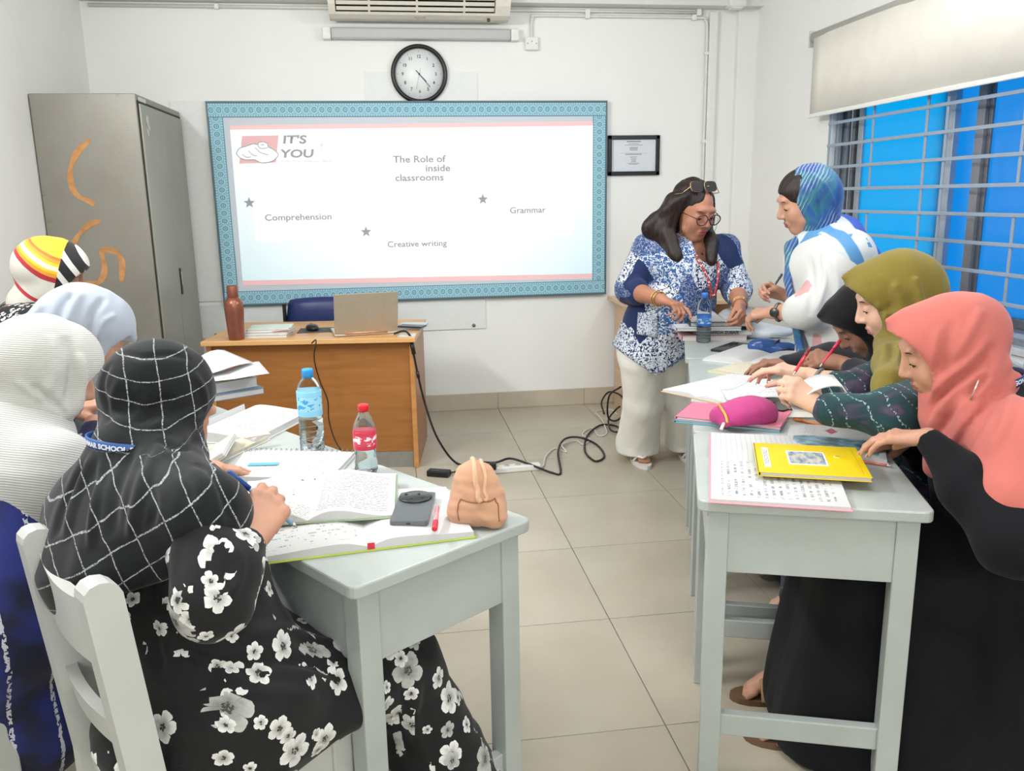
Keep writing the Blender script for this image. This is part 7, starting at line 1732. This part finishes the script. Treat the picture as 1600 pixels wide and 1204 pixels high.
# ---------------------------------------------------------------- the standing woman in white with a blue scarf
def kameez(spots):
    t = NT('white_kameez'); v = t.vec(); m = None; w = t.math('MULTIPLY', t.math('SUBTRACT', t.noise(v, 26, 3), .5), .9)
    for p, (a, b, tilt) in spots:
        q = t.mapping(v, loc=tuple(-x for x in p)); q = t.mapping(q, rot=(0, tilt, 0), sc=(1/a, 1/a, 1/b)); ln = t.n('VectorMath', operation='LENGTH'); t.l(q, ln.inputs[0])
        k = t.math('LESS_THAN', t.math('ADD', ln.outputs['Value'], w), .9); m = k if m is None else t.math('MAXIMUM', m, k)
    c = t.mix(t.noise(v, 30, 2), lin((196, 120, 122)), lin((212, 150, 146)))
    return t.set(col=t.mix(t.math('MULTIPLY', m, .8), lin((200, 200, 197)), c), rough=.8, sheen=.1)
def blue_scarf():
    t = NT('blue_wave_scarf'); v = t.vec(); n = t.noise(v, 6, 3, .5, 1.0)
    c = t.ramp(n, [(.3, lin((22, 44, 110))), (.45, lin((30, 84, 150))), (.55, lin((40, 110, 130))), (.68, lin((28, 62, 140)))])
    w = t.n('TexWave'); t.l(t.mapping(v, rot=(.2, -.5, .4)), w.inputs[0]); w.inputs['Scale'].default_value = 24; w.inputs['Distortion'].default_value = 5.0; w.inputs['Detail'].default_value = 2; w.inputs['Detail Scale'].default_value = .6
    msk = t.ramp(t.noise(v, 7, 2), [(.46, (0, 0, 0)), (.58, (1, 1, 1))])
    ln = t.math('MULTIPLY', t.math('GREATER_THAN', w.outputs[1], .80), msk)
    return t.set(col=t.mix(t.math('MULTIPLY', ln, .5), c, lin((190, 208, 204))), rough=.65, sheen=.15)
def dupatta():
    t = NT('banded_dupatta'); s = t.sep(t.vec('UV')); v = t.vec(); n = t.noise(v, 30, 3); q = t.math('ADD', s[0], t.math('MULTIPLY', t.math('SUBTRACT', n, .5), .02))
    c = t.ramp(q, [(0, lin((26, 72, 176))), (.27, lin((30, 84, 186))), (.30, lin((194, 198, 198))), (.66, lin((198, 201, 200))), (.68, lin((74, 134, 186))), (.86, lin((84, 142, 190))), (.88, lin((200, 208, 212)))])
    fl = t.math('MULTIPLY', t.math('GREATER_THAN', t.noise(t.mapping(v, sc=(1, 1, 1)), 13, 3), .60), t.math('MULTIPLY', t.math('GREATER_THAN', q, .42), t.math('LESS_THAN', q, .68)))
    return t.set(col=t.mix(fl, c, lin((80, 132, 180))), rough=.7, sheen=.15)
def woman_white():
    Zu = A(0, 0, 1); d = nrm(A(-.95, .1, 0)); rt = nrm(np.cross(d, Zu)); lf = -rt
    P = Person('standing woman in white with a blue wave-patterned headscarf, by the far right desk', (1.78, 3.38), 0)
    hc = A(1.622, 3.179, 1.377); nk = A(1.716, 3.174, 1.231); pel = A(1.779, 3.08, 0.7591)
    P.head(hc, (-.93, .20, -.32), up=(-.3, 0, 1), k=1.04)
    shL = nk+lf*.16-Zu*.055+A(.02, 0, 0); shR = nk+rt*.16-Zu*.055
    hL, hR = pel+lf*.09, pel+rt*.09; P.torso(pel, nk, hL, hR, shL, shR, r=(.14, .13, .13))
    elL = A(1.563, 2.992, 0.9685); wrL = A(1.475, 3.104, 0.9521); hdL = A(1.433, 3.169, 0.9399)
    P.arm(shL, elL, wrL, 1.12); P.hand(wrL, hdL-wrL, A(.2, .3, -.9), False, curl=(.5, .6, .7, .8), thumb=(.3, .4), k=1.02)
    elR = A(1.711, 3.277, 0.9479); wrR = A(1.627, 3.318, 0.9887); P.arm(shR, elR, wrR); P.hand(wrR, A(1.569, 3.331, 1.011)-wrR, A(-.2, -.8, -.5), True, curl=(1.0, 1.1, 1.15, 1.2), thumb=(.3, .8), k=1.0)
    aL, aR = pel*A(1, 1, 0)+lf*.10+Zu*.08, pel*A(1, 1, 0)+rt*.10+Zu*.08
    P.leg(hL, (hL+aL)/2+d*.02, aL, aL+d*.11-Zu*.045); P.leg(hR, (hR+aR)/2+d*.02, aR, aR+d*.11-Zu*.045)
    P.build(.005); P.eyes(); P.nails()
    S = SDF(.008); c1 = pel+(nk-pel)*.45; c2 = pel+(nk-pel)*.72
    for o in (lf, rt): S.cone(pel+o*.07, c1+o*.06, .165, .15, k=.06).cone(pel+o*.09-Zu*.05, pel+o*.11-Zu*.45, .15, .16, k=.06)
    S.cone(c1+d*.01, c2+d*.03, .165, .155, k=.06).cone(c2+(shL-c2)*.55+d*.03, c2+(shR-c2)*.55+d*.03, .115, k=.05).cone(shL, shR, .066, k=.05)
    S.cone(shL, elL, .072, .072, k=.04).cone(elL, elL+(wrL-elL)*.22, .076, .070, k=.02).cone(shL-Zu*.1, elL-Zu*.0+A(.07, 0, 0), .07, .07, k=.05).cone(shR, elR, .08, .075, k=.03).cone(elR, elR+(wrR-elR)*.3, .066, .056, k=.02)
    S.plane(pel-Zu*.50, (0, 0, -1), .01)
    kz = P.cloth('kameez', S, None, f=[(d, 24, .007), (nrm(Zu+d*.4), 30, .004)], seed=81, ridges=[([(0.5463, 0.936, 1.313), (0.5403, 0.9301, 1.283), (0.5256, 0.9272, 1.261), (0.5012, 0.9294, 1.255)], .020, -.016), ([(0.5092, 0.948, 1.343), (0.5112, 0.9394, 1.306), (0.4989, 0.9327, 1.269)], .014, .008), ([(0.4915, 0.9489, 1.336), (0.4958, 0.9399, 1.299), (0.4881, 0.9335, 1.265)], .022, -.009), ([(0.5202, 0.9448, 1.335), (0.5259, 0.9356, 1.298), (0.5168, 0.9293, 1.265)], .02, .009), ([(0.5383, 0.9388, 1.32), (0.5403, 0.9301, 1.283), (0.5298, 0.9249, 1.253)], .02, -.008)])
    kz.data.materials.append(kameez([(tuple(on_surface(P.lastV, q)-P.base), r_) for q, r_ in (((0.4808, 0.9424, 1.3), (.035, .055, .5)), ((0.4955, 0.9248, 1.232), (.03, .055, -.7)), ((0.5362, 0.929, 1.276), (.02, .03, .3)))]))
    L = SDF(.01)
    for h, a in ((hL, aL), (hR, aR)): L.cone(h, a+Zu*.03, .09, .085, k=.03)
    L.plane((0, 0, .06), (0, 0, -1), .008); P.cloth('trousers', L, TROU, seed=82)
    T = SDF(.006); ax = np.array([P.hf, P.hl, P.hu]); H = P.H; k = 1.04
    T.ell(H(-.030, 0, .020), A(.104, .097, .112)*k, ax).ell(H(-.02, 0, -.055), A(.080, .084, .080)*k, ax, k=.03).ell(H(-.085, 0, .0), A(.050, .070, .075)*k, ax, k=.03)
    T.ell(H(.115, 0, -.02), A(.075, .15, .16)*k, ax, k=.006, cut=True); T.ell(H(.07, 0, -.02), A(.05, .064, .09)*k, ax, k=.006, cut=True)
    T.cone(H(-.03, 0, -.09), nk+d*.03, .078, .070, k=.03)
    T.chain([H(.03, .02, -.12), nk+d*.15-Zu*.04, c2+d*.185+lf*.03-Zu*.02, c1+d*.19+lf*.03, pel+d*.19+lf*.04+Zu*.02], [.030, .028, .022, .022, .030], k=.02, flat=(d, .45))
    P.cloth('headscarf', T, blue_scarf(), f=[(P.hf, 34, .003, .3)], seed=84, ridges=[([(0.4963, 0.9704, 1.434), (0.5166, 0.9638, 1.417), (0.5267, 0.9565, 1.391)], .014, .007), ([(0.4841, 0.9715, 1.431), (0.505, 0.9638, 1.41), (0.5109, 0.9554, 1.377)], .014, -.007)])
    Hh = SDF(.006); Hh.ell(H(-.005, 0, .040), A(.094, .080, .084)*k, ax).ell(H(.088, 0, -.035), A(.062, .062, .092)*k, ax, k=.01, cut=True); P.cloth('hair', Hh, bpy.data.materials['dark_brown_hair'], f=[(P.hl, 90, .003)], seed=85)
    W = SDF(.006)
    W.cone(nk+d*.05-Zu*.01, nk-d*.06-Zu*.0, .080, .085, k=.03).cone(nk-Zu*.02, shL-Zu*.0, .085, .088, k=.04).cone(nk-d*.05-Zu*.03, c2-d*.10, .10, .10, k=.05).cone(shL-d*.02, shL-d*.09-Zu*.15, .088, .07, k=.04).cone(nk, shR, .085, .085, k=.04)
    W.cone(c2-d*.09, c1-d*.13, .11, .10, k=.05)
    W.plane(shL-Zu*.16+lf*.05, nrm(lf*.75-Zu*.66+d*.15), .010); W.plane(c1-Zu*.02, (0, 0, -1), .01)
    def uv(V, N):
        L_ = np.array([v[:] for v in spline([on_surface(V, q) for q in ((0.4794, 0.9503, 1.335), (0.4893, 0.9526, 1.351), (0.5098, 0.954, 1.37), (0.5276, 0.9501, 1.364), (0.5419, 0.9443, 1.347), (0.5514, 0.9383, 1.326), (0.5564, 0.9328, 1.305))], 6)])
        best = np.full(len(V), 9.0); sg = np.zeros(len(V)); up_ = A(1.836, 3.134, 1.309)
        for i in range(len(L_)-1):
            a, b = L_[i], L_[i+1]; ab = b-a; x = V-a; tt = np.clip((x@ab)/(ab@ab+1e-12), 0, 1); r_ = x-tt[:, None]*ab; dd = np.linalg.norm(r_, axis=1)
            m = dd < best; best[m] = dd[m]; o = up_-a; o = o-ab*(o@ab)/(ab@ab+1e-12); sg[m] = np.sign(r_[m]@o)
        return np.stack([np.clip(.77-best*sg*4.6, 0, 1), V[:, 2]], 1)
    P.cloth('dupatta', W, dupatta(), f=[(nrm(lf-Zu), 40, .003, .2)], seed=87, uv=uv)
    WT = plain('watch_metal', (120, 116, 108), .25, metal=.8); c = wrL*.82+elL*.18; dd = nrm(elL-wrL); e1 = nrm(np.cross(dd, Zu)); e2 = np.cross(e1, dd)
    wb = P.mb('watch_band', MB().tube([P.rel(c+e1*.034*math.cos(q*PI/10)+e2*.033*math.sin(q*PI/10)) for q in range(20)], .006, 6, closed=True), WT)
    f_ = nrm(EYE0-c); f_ = nrm(f_-dd*(f_@dd)); m = frame_m(P.rel(c+f_*.036), dd, np.cross(f_, dd)); R = m.to_3x3(); V = MB().lathe([(.0001, 0), (.018, 0), (.018, .006), (.015, .008), (.0001, .008)], 20)
    P.mb('watch_case', MB().add([(m @ Vector(v))[:] for v in V.V], V.F, True), plain('watch_dark', (60, 60, 58), .3, metal=.5))
    pen('thin dark pen held upright by the woman in white', A(1.566, 3.313, 1.018), A(1.621, 3.34, 1.078), plain('pen_slate', (70, 84, 96), .4), None, .0045)
woman_white()
